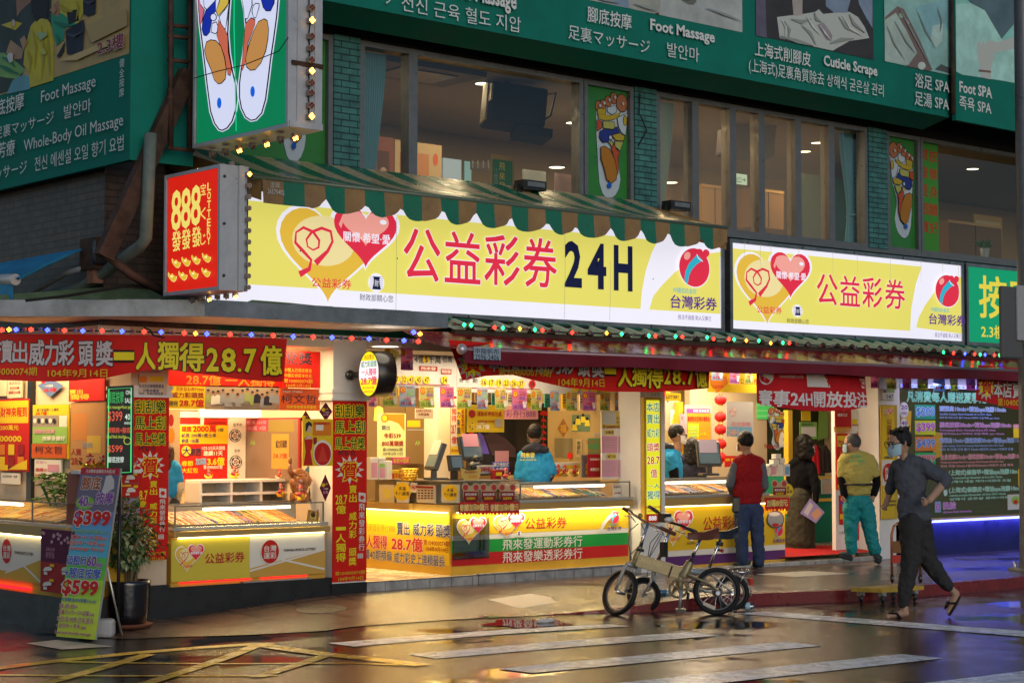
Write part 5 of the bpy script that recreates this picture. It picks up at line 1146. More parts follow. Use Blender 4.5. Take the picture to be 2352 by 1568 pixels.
GBK=M((.50,.42,.30),.5)
MB().box((Xc+.04,Yc+.4,zf1),(12.8,Yc+.42,zg),GBK).box((Xc+.25,Yc+.42,zf1),(Xc+.27,16.4,zg),GBK).build('back_board',t)
def sticker(lb,px,m,ex,X=None,Y=None,cat='notice'):
 (xboard('notice',lb,cat,X,px,m,ex)if X else board('notice',lb,cat,Y,px,m,ex))
R18=lambda x,y,r:(lambda P:(P.poly(oval(x,y,r*.95,r,24),YEP,px=True),P.ptext('未滿',x-r*.4,y-r*.55,x+r*.4,y-r*.12,INKP,.03),P.ptext('十八歲者',x-r*.8,y-r*.05,x+r*.8,y+r*.4,INKP,.03)))
sticker('pale map leaflet behind the left end of the middle counter glass',(871,1112,905,1152),M((.55,.46,.26),.5),lambda P:P.poly([(880,1120),(896,1122),(900,1140),(884,1146)],M((.6,.5,.1),.5),px=True),X=Xc-.02)
sticker('white card with a yellow oval reading 未滿十八歲者 beside the no smoking sign',(911,1106,938,1153),WHP,R18(924,1128,21),X=Xc-.02)
def nosmoke(x,y,r):return lambda P:(P.poly(oval(x,y,r,r,20),RDP,px=True),P.poly(oval(x,y,r*.78,r*.78,20),WHP,px=True),P.poly([(x-r*.5,y-2),(x+r*.5,y-2),(x+r*.5,y+2),(x-r*.5,y+2)],INKP,px=True),P.line([P.uv(x-r*.6,y-r*.6),P.uv(x+r*.6,y+r*.6)],.012,RDP))
sticker('small no smoking sign on the middle counter glass',(943,1108,956,1130),WHP,nosmoke(949.5,1119,6),X=Xc-.02)
sticker('pale calendar sheet on the middle counter glass',(957,1113,999,1153),M((.60,.50,.34),.5),lambda P:[P.prect(960+8*i,1124+6*j,965+8*i,1127+6*j,[INKP,DRED][(i+j)%3==0])for i in range(5)for j in range(4)]+[P.prect(958,1115,998,1120,DRED)],X=Xc-.02)
sticker('pale card with yellow disc reading 未滿十八歲者 beside the mouse cards',(1014,1111,1054,1153),M((.50,.50,.40),.5),R18(1034,1131,19),X=Xc-.02)
def mouse_card(lb,x,y,Y,s=1):
 P=PY(Y);c=FY(x,y+24*s,Y);t=thing('mouse_card',lb,'card',c,'mouse shaped lottery cards');BE=M((.50,.36,.20),.5)
 for q,r,m in((oval(x-12*s,y-16*s,9*s,10*s,14),0,BE),(oval(x+12*s,y-16*s,9*s,10*s,14),0,BE),(oval(x,y+2*s,18*s,21*s,20),0,BE),(oval(x-12*s,y-15*s,6*s,7*s,12),0,M((.45,.05,.05),.5)),(oval(x+12*s,y-15*s,6*s,7*s,12),0,M((.45,.05,.05),.5)),([(x-16*s,y-6*s),(x+16*s,y-6*s),(x+17*s,y+12*s),(x+10*s,y+21*s),(x-10*s,y+21*s),(x-17*s,y+12*s)],0,M((.22,.015,.02),.5))):P.poly(q,m,px=True)
 P.ptext('春節加碼8億',x-13*s,y-2*s,x+13*s,y+4*s,WHP,.03);P.ptext('鼠運發彩',x-10*s,y+7*s,x+10*s,y+13*s,YEP,.03);P.build('printed_card',t)
 MB().box((c.x-.05*s,Y+.001,c.z-.0),(c.x+.05*s,Y+.01,c.z+.12*s),BE).build('stay',t)
for x,lb in((1081,'leftmost'),(1122,'middle'),(1165,'rightmost')):mouse_card(lb+' of three mouse shaped cards on the middle counter, above the red frill',x,1134,Yc-.06)
def frill(lb,xl,xr,yt,yb,Y,txt):
 P=PY(Y);P.bend=lambda p,u,v:p+P.N*(.012*math.sin(u*30));a=P.uv(xl,yb);t=thing('red_frill',lb,'banner',(a[0],Y,a[1]));n=max(6,int((xr-xl)/7)*2)
 cloth(P,[(xl+(xr-xl)*i/n,yt)for i in range(n+1)],[(xl+(xr-xl)*i/n,yb+(4 if i%2 else-3))for i in range(n+1)],RDP,3)
 w=(xr-xl)/len(txt)
 for i,s_ in enumerate(txt):P.ptext(s_,xl+w*i+3,yt+6,xl+w*(i+1)-3,yb-7,YEP,.03,[(WHP,.04)])
 P.build('cloth',t)
frill('red frilled strip reading 春節加碼8億元 hanging from the middle counter',1054,1193,1152,1180,Yc-.085,['春節加碼8億元','春節加碼8億元'])
Yr=14.74;zf0,zf1=zF(1600,1160,Yr-.07),zF(1600,1142,Yr-.07);xe=FY(1803,1200,Yr).x
t=counter('yellow counter of the right shop behind the bicycles and the man in a red vest',14.82,xe,Yr,.122,zf0,zf1,.6)
P=PY(Yr-.006);a=P.uv(1600,1296);b=P.uv(1600,1274);c_=P.uv(1600,1261);x0=14.83
P.rect(x0,a[1],xe-.01,b[1],M((.10,.03,.14),.4));P.rect(x0,b[1],xe-.01,c_[1],WHP);P.rect(x0,c_[1],xe-.01,zf0-.02,M((.70,.44,.02),.4))
q,q2=P.uv(1500,1256),P.uv(1591,1250);hearts(P,q[0]+.1,q[1],q2[0],q[1]+.40,LD);P.ptext('公益彩券',1614,1186,1700,1219,LD.crim,.02);q=P.uv(1575,1250);ministry(P,q[0],q[1],.18,.13,LD)
q,q2=P.uv(1775,1246),P.uv(1800,1243);lot_mark(P,q[0]-.02,q[1],q2[0],q[1]+.22,LD);P.build('sign_panel',t)
case('glass ticket case on the right shop counter beside the man in a red vest',14.86,FY(1752,1150,Yr).x,Yr-.05,zf1+.03,zF(1600,1101,Yr),.5,9,(.05,.95),(.0,.72),'rows of orange scratch tickets in the right shop case')
mouse_card('mouse shaped card at the right end of the right counter beside the woman',1790,1124,Yr-.06,.9);frill('red frilled strip reading 加碼8億元 at the right end of the right counter',1757,1812,1142,1170,Yr-.085,['加碼8億元'])
P=PY(Yr-.02);q=P.uv(1806,1126);tt=thing('notice','yellow disc reading 未滿十八歲者 at the right end of the right counter','notice',(q[0],Yr,q[1]));R18(1806,1126,17)(P);P.build('printed_face',tt)
P=PY(Yr-.03);tt=thing('round_fan_card','round white and grey card with red studs below the frill at the right counter end','card',FY(1785,1200,Yr));P.poly(oval(1781,1192,20,20),INKP,px=True);P.poly(oval(1781,1192,18,18),GRP,px=True);P.poly(oval(1778,1180,13,5),WHP,px=True);P.poly(oval(1781,1205,8,4),RDP,px=True);P.build('printed_card',tt)
for i,(x,y,w,h,m)in enumerate(((1776,1093,14,28,PKP),(1793,1093,13,28,WHP),(1808,1093,12,28,BLP),(1783,1065,12,10,WHP),(1797,1064,11,12,WHP),(1788,1053,12,11,WHP),(1757,1093,11,24,WHP),(1768,1093,8,25,WHP))):
 Y=14.9;a,b=FY(x-w/2,y,Y),FY(x+w/2,y-h,Y);mb=MB().box((a.x,Y,a.z),(b.x,Y+.07,b.z),WHP);t=thing('slip_box',['pink fronted','white fronted','blue fronted','low white left','low white right','topmost small white','plain white leftmost','narrow white'][i]+' box in the stack of lottery slip boxes at the right counter end','box',(a.x,Y,a.z),'stacked lottery slip boxes')
 mb.build('carton',t);P=PY(Y-.002);P.rect(a.x+.01,a.z+.02,b.x-.01,b.z-.03,m);P.build('printed_label',t)
 # left shop: boards, posters, things on the counter
def txts(P,*L):
 for s_,xl,yt,xr,yb,m,bd in L:P.ptext(s_,xl,yt,xr,yb,m,bd)
board('shop_board','red overhead board reading 28.7億 一人獨得 behind the left banner','board',14.86,(386,850,660,886),RB,lambda P:txts(P,('28.7億 一人獨得',428,858,630,884,ORP,.03)))
board('shop_board','yellow overhead board reading 28.7億 in the left shop','board',14.86,(386,886,470,938),YEP,lambda P:txts(P,('飛來發彩券行888',404,888,468,898,DRED,.02),('威力彩頭獎',394,900,468,913,DRED,.04),('28.7億',412,916,468,933,RDP,.05),('獨得',388,920,408,932,INKP,.02)))
def crowd(P):
 P.prect(471,888,640,938,M((.36,.26,.17),.5));rr_=random.Random(4)
 for i in range(15):
  x,y=478+i*11,915+rr_.uniform(-8,8);w=rr_.uniform(5,9)
  P.poly([(x-w,y+14),(x-w*.8,y-4),(x,y-9),(x+w*.8,y-3),(x+w*1.4,y+14)],rr_.choice((WHP,WHP,GRP,M((.3,.36,.12),.5),INKP)),px=True);P.poly(oval(x,y-12,3.6,4.6,10),M((.34,.2,.13),.5),px=True);P.poly(oval(x,y-15,3.6,2.6,8),INKP,px=True)
board('shop_photograph','wide photograph of rows of reclining massage customers above the left shop','photograph',14.86,(471,888,640,940),M((.36,.26,.17),.5),crowd)
board('shop_board','red board reading 兌獎 with yellow lines beside the white pillar','board',14.80,(648,808,734,890),RB,lambda P:txts(P,('兌獎',655,808,716,836,INKP,.05),('中獎人已領走獎金',653,845,716,854,YO,.02),('中獎彩券影本在此',653,857,716,866,YO,.02),('第104000074期',652,869,717,879,YO,.02),('104年9月14日',657,881,713,889,YO,.02)))
board('shop_board','orange red board with black handwriting below the 兌獎 board','board',14.82,(641,893,733,942),M((.56,.09,.02),.5),lambda P:txts(P,('mayor of taipei',650,896,694,902,WHP,.02),('柯文哲',645,905,727,926,INKP,.01),('飛來發推拿休閒會館',658,930,726,938,YEP,.02)))
bx('shop_wall',(8.42,16.4,.2),(10.36,16.5,2.5),M((.62,.48,.30),.5))
t=thing('ceiling_lamp','bright white light panel over the left shop back wall','lamp',FY(580,950,16.1));a,b=bx3(16.1,462,941,684,957);MB().box(a,b,E('#fff6c8',1.6)).build('diffuser',t);MB().box((a[0],16.121,a[2]-.01),(b[0],16.16,b[2]+.02),WHITE).build('housing',t)
def p2000(P):
 P.prect(413,944,468,976,WHP);P.prect(413,976,524,1019,YEP);P.prect(413,958,460,974,RDP)
 txts(P,('種類豐富得至',468,952,518,962,INKP,.03),('年終!新春送禮首選!',474,967,518,974,DRED,.02),('頭獎',417,979,439,991,RDP,.05),('2000萬',443,976,496,992,RDP,.06),('3個',500,983,512,991,INKP,.03),('貳獎 200萬+賓士車',416,995,496,1004,NAVP,.03),('參獎 100萬',416,1007,456,1017,NAVP,.03),('6/49',439,1028,460,1036,NAVP,.03),('大樂透',420,1030,461,1046,INKP,.04),('1/23-2/2天天開獎',463,1024,516,1033,WHP,.03),('連續11天',466,1035,510,1046,WHP,.04),('春節',416,1058,442,1070,YEP,.03),('加碼',448,1052,472,1067,BLP,.05),('3.6億',475,1050,514,1068,YEP,.06),('大紅包',416,1074,453,1086,YEP,.03),('第109000007期',466,1068,509,1077,WHP,.02),('中個頭獎過好年',425,1098,500,1106,DRED,.03))
 P.poly(oval(426,1035,11,12),YO,px=True);P.ptext('大',417,1026,436,1045,NAVP,.05)
board('poster','red and yellow lottery poster reading 頭獎2000萬 on the left shop back wall','poster',16.36,(412,943,525,1110),RDP,p2000)
def darts(P):
 P.prect(522,962,562,1105,WHP)
 for y in(1000,1060):
  for r,m in((15,INKP),(13,WHP),(11,INKP),(8,WHP),(5,RDP),(2.5,GNP)):P.poly(oval(540,y,r*.95,r,20),m,px=True)
  for a in range(10):P.line([P.uv(540,y),P.uv(540+14*math.cos(a*.628),y+14.5*math.sin(a*.628))],.006,[INKP,WHP][a%2])
 txts(P,('全不中',532,971,553,979,INKP,.03),('全中',535,1031,548,1038,INKP,.03))
board('poster','white poster with two dart boards reading 全不中 and 全中','poster',16.36,(521,955,563,1108),WHP,darts)
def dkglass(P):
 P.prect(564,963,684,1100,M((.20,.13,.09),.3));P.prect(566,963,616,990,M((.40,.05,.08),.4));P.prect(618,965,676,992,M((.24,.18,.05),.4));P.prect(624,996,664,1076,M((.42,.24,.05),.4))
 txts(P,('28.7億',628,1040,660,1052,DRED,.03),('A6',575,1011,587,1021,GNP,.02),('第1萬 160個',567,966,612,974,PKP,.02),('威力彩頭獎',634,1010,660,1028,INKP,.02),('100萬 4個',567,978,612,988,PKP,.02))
xboard('framed_glass','dark red framed glass with painted poster reflections in the left shop','glass panel',10.35,(562,960,688,1100),M((.30,.02,.02),.4),dkglass)  # the reflected posters are painted onto the glass panel
t=thing('shelf_unit','low white open shelf behind the left shop ticket case','shelf',FY(560,1160,15.6));a,b=bx3(15.6,462,1098,668,1160);mb=MB()
for z in(a[2],(a[2]+b[2])/2-.03,b[2]-.03):mb.box((a[0],15.6,z),(b[0],15.9,z+.025),WHITE)
for i in range(4):x=a[0]+(b[0]-a[0])*i/3;mb.box((x-.012,15.605,a[2]+.025),(x+.012,15.895,b[2]-.03),WHITE)
mb.box((a[0],15.9,a[2]),(b[0],15.92,b[2]),M((.5,.38,.25),.5));mb.build('carcass',t)
board('wall_column','pale column with a fruit photograph at the left of the left shop','column',15.5,(386,940,412,1200),M((.5,.36,.2),.5),lambda P:(P.poly(oval(393,965,6,14),DRED,px=True),P.poly(oval(394,1000,7,18),ORP,px=True),P.poly(oval(393,1040,6,16),YEP,px=True)))
def girl(P):
 P.prect(695,966,762,1069,YEP);SK=M((.62,.42,.3),.5)
 P.poly([(698,1008),(704,1001),(712,1001),(718,1010),(716,1030),(713,1036),(718,1068),(697,1068),(702,1036)],RDP,px=True);P.poly(oval(709,984,6.5,10),SK,px=True);P.poly([(701,990),(702,972),(709,967),(716,972),(716,980),(709,976),(704,990)],INKP,px=True)
 P.poly([(700,1010),(704,1000),(712,1000),(718,1008),(712,1008),(705,1008)],SK,px=True);P.prect(718,968,760,1000,ORP);P.prect(725,975,742,988,WHP);P.prect(719,1004,727,1020,DRED)
 P.poly(oval(740,1040,22,30),WHP,px=True);P.poly(oval(740,1042,19,26),RDP,px=True);P.poly([(728,1060),(740,1022),(752,1060)],M((.6,.05,.03),.5),px=True);txts(P,('2000萬超級紅包',720,969,756,975,RDP,.03))
board('poster','yellow poster of a woman in a red dress holding red envelopes','poster',14.58,(694,962,763,1070),YEP,girl)
def diamond(lb,x,y,rx,ry,Y,m):
 P=PY(Y);t=thing('diamond_card',lb,'card',FY(x,y+ry,Y),'diamond shaped lottery cards');P.poly([(x,y-ry),(x+rx,y),(x,y+ry),(x-rx,y)],m,px=True);P.poly(st(x-rx*.35,y-ry*.2,5,3.5,8),YEP,px=True)
 txts(P,('威力彩',x-rx*.35,y-ry*.35,x+rx*.4,y-ry*.2,YEP,.03),('一人獨得',x-rx*.45,y-ry*.0,x+rx*.5,y+ry*.12,WHP,.03),('28.7億',x-rx*.4,y+ry*.2,x+rx*.4,y+ry*.42,PKP,.05));P.build('printed_card',t)
DM=M((.12,.01,.03),.5)
diamond('maroon diamond card above the red dress poster beside the pillar',748,945,15,22,14.58,DM);diamond('maroon diamond card at counter height beside the pillar',747,1120,13,32,14.59,DM);diamond('half hidden maroon diamond card left of the red dress poster',702,962,12,20,14.61,DM);diamond('pale blue diamond card behind the wooden statue',708,1090,16,22,15.05,BLP)
WOOD=M((.26,.085,.02),.3,noise=.3,nscale=14,coat=.5);GOLD=M((.62,.38,.06),.25,.85);Ys=14.95
c=FY(687,1152,Ys);s_=.00455*1.0;t=thing('laughing_statue','carved brown statue of a laughing bald figure with a raised arm on the left counter','statue',c)
h=FY(687,1078,Ys).z-c.z;mb=MB()
def slim(q):
 for v in q.v:v.x=c.x+(v.x-c.x)*(.68 if v.z<c.z+h-.12 else.85);v.y=c.y+(v.y-c.y)*.75
 return q
mb.lathe([(.001,0),(.13,0),(.135,.05),(.12,.09)],c,WOOD,14);mb.ball(c+Vector((0,0,.16)),(.135,.12,.10),WOOD,16);mb.ball(c+Vector((0,-.02,.20)),(.105,.11,.09),WOOD,16);mb.ball(c+Vector((0,.01,.26)),(.11,.085,.07),WOOD,14)
mb.ball(c+Vector((0,-.01,h-.045)),(.052,.055,.062),WOOD,14);mb.ball(c+Vector((-.055,-.0,h-.06)),(.015,.02,.035),WOOD,8);mb.ball(c+Vector((.055,-.0,h-.06)),(.015,.02,.035),WOOD,8);mb.ball(c+Vector((0,-.062,h-.05)),.011,WOOD,8)
mb.tube([c+Vector((-.09,0,.27)),c+Vector((-.14,-.01,.30)),c+Vector((-.13,-.01,.38))],[.035,.03,.02],WOOD,10);mb.tube([c+Vector((.09,0,.27)),c+Vector((.135,-.03,.2)),c+Vector((.10,-.09,.17))],[.035,.03,.022],WOOD,10)
mb.ball(c+Vector((-.13,-.01,.40)),(.03,.02,.035),WOOD,10);mb.ball(c+Vector((-.06,-.04,.06)),(.06,.07,.05),WOOD,10);mb.ball(c+Vector((.06,-.04,.06)),(.06,.07,.05),WOOD,10);slim(mb).build('figure',t)
slim(MB().torus(c+Vector((0,-.03,.275)),(0,-.4,1),.075,.009,M((.10,.03,.01),.4),24,6)).build('necklace',t);mf=MB();DKW=M((.04,.012,.006),.5)
for x in(-.018,.018):mf.ball(c+Vector((x,-.061,h-.038)),(.008,.004,.003),DKW,6)
mf.ball(c+Vector((0,-.06,h-.072)),(.02,.006,.007),DKW,8);slim(mf).build('face',t)
def plaque(lb,x,y,Y,wpx,hpx,rz,frame,face):
 c=FY(x,y,Y);w,h_=wpx*.0047,hpx*.0044;t=thing('award_plaque',lb,'plaque',c);m4=tmat(*c)@Matrix.Rotation(rz,4,'Z')@Matrix.Rotation(.2,4,'Y')@Matrix.Rotation(-.25,4,'X')
 MB().box((-w/2,0,0),(w/2,.02,h_),frame,m4).build('frame',t,bevel=.004);MB().box((-w/2+.02,-.003,.02),(w/2-.02,-.0005,h_-.02),face,m4).build('plate',t)
 mb=MB();mb.lathe([(.001,0),(.025,0),(.024,-.004)],m4@Vector((0,-.004,h_*.72)),DKW,14,m4.to_3x3()@Vector((0,-1,0)))
 for i in range(4):mb.box((-w*.22,-.005,h_*(.18+.08*i)),(w*.22,-.0035,h_*(.205+.08*i)),DKW,m4)
 mb.build('engraving',t)
plaque('dark wooden award plaque with gold plate leaning beside the wooden statue',722,1152,14.95,30,62,-.35,M((.08,.02,.012),.3),GOLD)
plaque('gold certificate plaque inside the right end of the left ticket case',716,1206,14.8,22,34,-.3,M((.22,.12,.02),.4),GOLD);plaque('second gold certificate plaque inside the case, nearer the pillar',737,1203,14.8,22,32,-.4,M((.2,.11,.02),.4),GOLD)
REDF=M((.42,.02,.02),.35);FACE=M((.58,.36,.24),.5);GLDB=M((.75,.45,.06),.22,.9);SILV=M((.6,.58,.5),.2,.9)
def ingot(mb,c,w,m):
 n,k=20,6;vs=[]
 for j in range(k+1):
  v=j/k
  for i in range(n):
   a=2*math.pi*i/n;r=(.55+.45*v);x=math.cos(a)*w*r;y=math.sin(a)*w*.45*r;vs.append(c+Vector((x,y,v*w*.35+(v**2)*w*.45*abs(math.cos(a))**2.5)))
 mb.add(vs,[(j*n+i,j*n+(i+1)%n,(j+1)*n+(i+1)%n,(j+1)*n+i)for j in range(k)for i in range(n)],m,True);mb.ball(c+Vector((0,0,w*.25)),(w*.5,w*.4,w*.3),m,12)
def fortune(lb,c,w,base=None,fig=1.0):
 t=thing('fortune_figure',lb,'figurine',c,'red and gold fortune figurines');mb=MB();ingot(mb,Vector(c),w,base or GLDB);mb.build('ingot',t)
 c=Vector(c)+Vector((0,0,w*.4));q=w*fig;mb=MB();mb.lathe([(q*.5,0),(q*.52,q*.3),(q*.36,q*.62),(q*.16,q*.7)],c,REDF,12);mb.tube([c+Vector((-q*.3,0,q*.55)),c+Vector((-q*.58,-q*.15,q*.35)),c+Vector((-q*.25,-q*.42,q*.35))],q*.12,REDF,8);mb.tube([c+Vector((q*.3,0,q*.55)),c+Vector((q*.58,-q*.1,q*.5)),c+Vector((q*.55,-q*.2,q*.85))],q*.12,REDF,8);mb.build('robe',t)
 MB().ball(c+Vector((0,-q*.03,q*.95)),(q*.33,q*.31,q*.31),FACE,12).build('head',t);mb=MB().lathe([(q*.36,0),(q*.36,q*.14),(q*.24,q*.16),(q*.26,q*.4),(q*.1,q*.46)],c+Vector((0,0,q*1.1)),REDF,12);mb.ball(c+Vector((-q*.45,0,q*1.2)),(q*.2,q*.06,q*.07),BLACK,8).ball(c+Vector((q*.45,0,q*1.2)),(q*.2,q*.06,q*.07),BLACK,8);mb.build('hat',t)
 MB().ball(c+Vector((-q*.05,-q*.3,q*.85)),(q*.16,q*.05,q*.1),BLACK,8).build('beard',t);MB().box(tuple(c+Vector((-q*.12,-q*.55,0))),tuple(c+Vector((q*.12,-q*.5,q*.45))),YEP).build('scroll',t)
for x,y,Y,w,lb,bs in((645,1140,14.9,.065,'small red fortune figurine in a gold ingot left of the wooden statue, front row',None),(690,1148,14.78,.075,'red fortune figurine in a gold ingot directly before the wooden statue',None),(642,1100,15.7,.055,'tiny fortune figurine in a pale ingot on the white shelf left of the statue',SILV),(479,1098,15.7,.05,'red fortune figurine in a gold ingot at the left end of the white shelf',None),(538,1098,15.7,.065,'red and gold fortune figurine at the middle of the white shelf',None)):
 fortune(lb,FY(x,y,Y),w,bs)
 # corner stand, shrub, leaning board
Yst=14.44;a,b=FY(182,1210,Yst),FY(319,1078,Yst);t=thing('display_stand','white topped stand with red lottery posters behind the leaning price board','stand',(a.x,Yst,-.1))
MB().box((a.x+.03,Yst,-.12),(7.97,Yst+.3,b.z-.03),M((.30,.10,.07),.5)).box((7.97,Yst,.0),(b.x,Yst+.09,b.z-.03),M((.30,.10,.07),.5)).build('cabinet',t);MB().box((a.x-.02,Yst-.03,b.z-.03),(b.x+.01,Yst+.13,b.z),WHITE).build('top_board',t)
P=PY(Yst-.004)
for i,(x0,y0,x1,y1)in enumerate(((275,1082,318,1109),(276,1111,318,1141))):P.prect(x0,y0,x1,y1,RDP);P.poly([(x0+14,y0+16),(x0+18,y0+9),(x0+28,y0+8),(x0+35,y0+14),(x0+34,y0+18),(x0+15,y0+19)],WHP,px=True);P.prect(x0+12,y0+21,x0+21,y0+26,WHP);P.prect(x0+2,y0+2,x0+24,y0+6,YEP);P.prect(x0+30,y0+3,x0+40,y0+9,YEP)
P.prect(264,1145,319,1222,M((.36,.24,.36),.5));P.ptext('8億元',266,1155,312,1177,DRED,.06,[(WHP,.04)]);P.build('poster_front',t)
for x,w,lb,bs,f in((206,.115,'red fortune figurine in a gold ingot, first on the corner stand from the left',None,.55),(236,.105,'red fortune figurine in a gold ingot, second on the corner stand from the left',None,.55),(264,.105,'red fortune figurine in a gold ingot, third on the corner stand from the left',None,.5),(293,.10,'largest fortune god figurine holding an ingot on the right of the corner stand',SILV,.95)):
 p=FY(x,1078,Yst+.04);p.z=b.z;fortune(lb,p,w,bs,f)
BLg=GR(129,1466);BRg=GR(219,1468)
al=math.radians(33);Ub=UD*math.cos(al)+ND*math.sin(al)
def on_plane(px,py,O,n):d=ray(px,py);return CAM+d*((O-CAM).dot(n)/d.dot(n))
tl=on_plane(188,1079,BLg,Ub);Vb=(tl-BLg);Lb=Vb.length;Vb.normalize();Nb=Ub.cross(Vb)
P=Pr(BLg+Vector((0,0,.02)),Ub,Vb);wb=P.uv(219,1466)[0];hb=Lb
t=thing('price_board','tall leaning price board for foot massage with $399 and $599 on the pavement corner','sign board',BLg)
mb=MB();O3=BLg+Vector((0,0,.02))-Nb*.02;q=[O3,O3+Ub*wb,O3+Ub*wb+Vb*hb,O3+Vb*hb];mb.add(q+[v+Nb*.018 for v in q],[(3,2,1,0),(4,5,6,7)]+[(i,(i+1)%4,4+(i+1)%4,4+i)for i in range(4)],M((.3,.32,.28),.5));mb.build('panel',t)
X=lambda f:wb*f;Yb=lambda f:hb*f
for v0,v1,c_ in((0,.10,(.36,.42,.04)),(.10,.22,(.36,.44,.05)),(.22,.34,(.26,.42,.05)),(.34,.40,(.10,.36,.05)),(.40,.47,(.08,.32,.06)),(.47,.58,(.07,.26,.36)),(.58,.66,(.08,.22,.38)),(.66,.74,(.14,.16,.32)),(.74,.96,(.10,.09,.14)),(.96,1,(.30,.02,.03))):P.rect(0,Yb(v0),wb,Yb(v1),M(tuple(min(.8,q*1.45)for q in c_),.4))
P.k+=2
P.poly([(X(.68),Yb(.95)),(X(.8),Yb(.96)),(X(.9),Yb(.93)),(X(.93),Yb(.88)),(X(.8),Yb(.86)),(X(.68),Yb(.80)),(X(.62),Yb(.84)),(X(.66),Yb(.90))],M((.5,.48,.46),.5))
GRB=M((.18,.40,.04),.4);P.poly(oval(X(.24),Yb(.79),X(.24),Yb(.04)),GRB);W2=[(WHP,.05)];BRW=M((.30,.08,.03),.4);BLU2=M((.03,.08,.34),.4)
for s_,u0,v0,u1,v1,m,bd in(('凡消費即送精美冷水瓶3支',.14,.968,.9,.99,WHP,.02),('腳底',.08,.87,.58,.945,BRW,.06),('40',.06,.765,.33,.83,PURP,.06),('min',.33,.77,.47,.795,PURP,.05),('按摩',.52,.785,.96,.855,PURP,.06),('$399',.03,.645,.97,.745,RDP,.07),('(內含精油SPA泡腳10min)',.03,.605,.95,.632,GNP,.02),('足裏マッサージ+足湯 spa',.03,.568,.95,.598,RDP,.04),('발안마 + 족욕 spa',.03,.533,.93,.565,RDP,.04),('foot massage + foot spa',.03,.503,.93,.530,RDP,.04),('頭頸肩',.03,.42,.52,.475,BLU2,.05),('60',.55,.415,.8,.48,PURP,.06),('min',.8,.415,.96,.445,PURP,.05),('+腳底按摩',.04,.345,.95,.405,BLU2,.05),('$599',.03,.235,.95,.335,RDP,.07),('(內含精油SPA泡腳15min)',.02,.2,.95,.228,BLU2,.02),('頭·首·肩+',.03,.165,.5,.192,DRED,.03),('足裏マッサージ+足湯 spa',.03,.125,.95,.158,DRED,.03),('머리·목·어깨 근육 풀기',.03,.085,.95,.118,DRED,.03),('+ 발안마 + 족욕 spa',.03,.048,.8,.078,DRED,.03),('head·neck·shoulder massage',.03,.012,.95,.035,DRED,.03)):
 P.text(s_,X(u0),Yb(v0),X(u1),Yb(v1),m,bd,W2 if bd>.025 else None)
P.build('printed_face',t);leg0=O3+Ub*wb*.98+Vb*hb*.42;legb=GR(281,1463);MB().tube([leg0,legb],.008,M((.5,.5,.5),.3,.7),6).build('support_leg',t)
c=GW(293,1440);t=thing('potted_shrub','variegated leafy shrub in a large glossy black pot on a brown saucer','plant',c);POTB=M((.008,.008,.010),.06,coat=.6,bump=.35,bscale=18)
hp=.41;MB().lathe([(.001,.03),(.155,.03),(.185,.12),(.195,hp-.03),(.2,hp),(.185,hp),(.17,hp-.05),(.001,hp-.05)],c,POTB,32).build('pot',t);MB().lathe([(.001,0),(.18,0),(.215,.035),(.205,.04),(.001,.03)],c,M((.14,.05,.03),.5),28).build('saucer',t)
mb=MB();tips=[]
for i in range(7):
 a=R.uniform(0,6.28);p0=c+Vector((math.cos(a)*.05,math.sin(a)*.05,hp-.05));p1=p0+Vector((math.cos(a)*.07,math.sin(a)*.07,.30));p2=p1+Vector((math.cos(a+.5)*.08,math.sin(a+.5)*.08,R.uniform(.15,.42)));mb.tube([p0,p1,p2],[.013,.01,.006],M((.22,.17,.10),.6),6);tips+=[p1,p2,p1.lerp(p2,.5)]
mb.build('stems',t);mb=MB();VL=[M(q,.35)for q in((.035,.09,.03),(.05,.13,.04),(.14,.19,.06),(.32,.32,.16),(.02,.055,.02))]
ctr=c+Vector((.0,0,.80))
for i in range(980):
 v=Vector((R.gauss(0,1),R.gauss(0,1),R.gauss(0,1))).normalized()*(R.random()**.45);p=ctr+Vector((v.x*.25,v.y*.22,v.z*.31))+Vector((.02*math.sin(v.z*7),0,0));d=(v+Vector((R.uniform(-.5,.5),R.uniform(-.5,.5),R.uniform(-.7,.2))));leaf(mb,p,d,R.uniform(.04,.07),R.uniform(.017,.028),R.choice(VL))
for i in range(40):
 p=ctr+Vector((.22+R.uniform(-.05,.12),R.uniform(-.1,.1),R.uniform(-.25,.1)));leaf(mb,p,Vector((.8,R.uniform(-.5,.5),R.uniform(-.9,-.1))),R.uniform(.045,.075),.022,R.choice(VL))
mb.build('foliage',t)
mb=MB().box((-.09,-.07,0),(.09,.07,.155),M((.42,.42,.43),.6,noise=.2,nscale=8),tmat(*GR(238,1462))@Matrix.Rotation(-.7,4,'Z'));tag(mb.build('ballast_block',bevel=.03),'rounded white grey weight block behind the foot of the leaning price board','block')
c=FX(140,1150,7.85);t=thing('potted_plant','green money tree plant behind the left ticket case','plant',c);mb=MB()
for i in range(34):
 st_=c+Vector((R.uniform(-.12,.12),R.uniform(-.45,.35),R.uniform(-.02,.26)))
 for k in range(5):a=k*1.25+R.uniform(-.2,.2);leaf(mb,st_,Vector((math.cos(a),math.sin(a),R.uniform(-.3,.4))),R.uniform(.08,.15),.022,R.choice(LEAF))
mb.build('foliage',t);mb=MB()
for i in range(6):mb.tube([c+Vector((0,0,-.25)),c+Vector((R.uniform(-.1,.1),R.uniform(-.4,.3),.15))],.007,LEAF[0],5)
mb.build('stems',t)
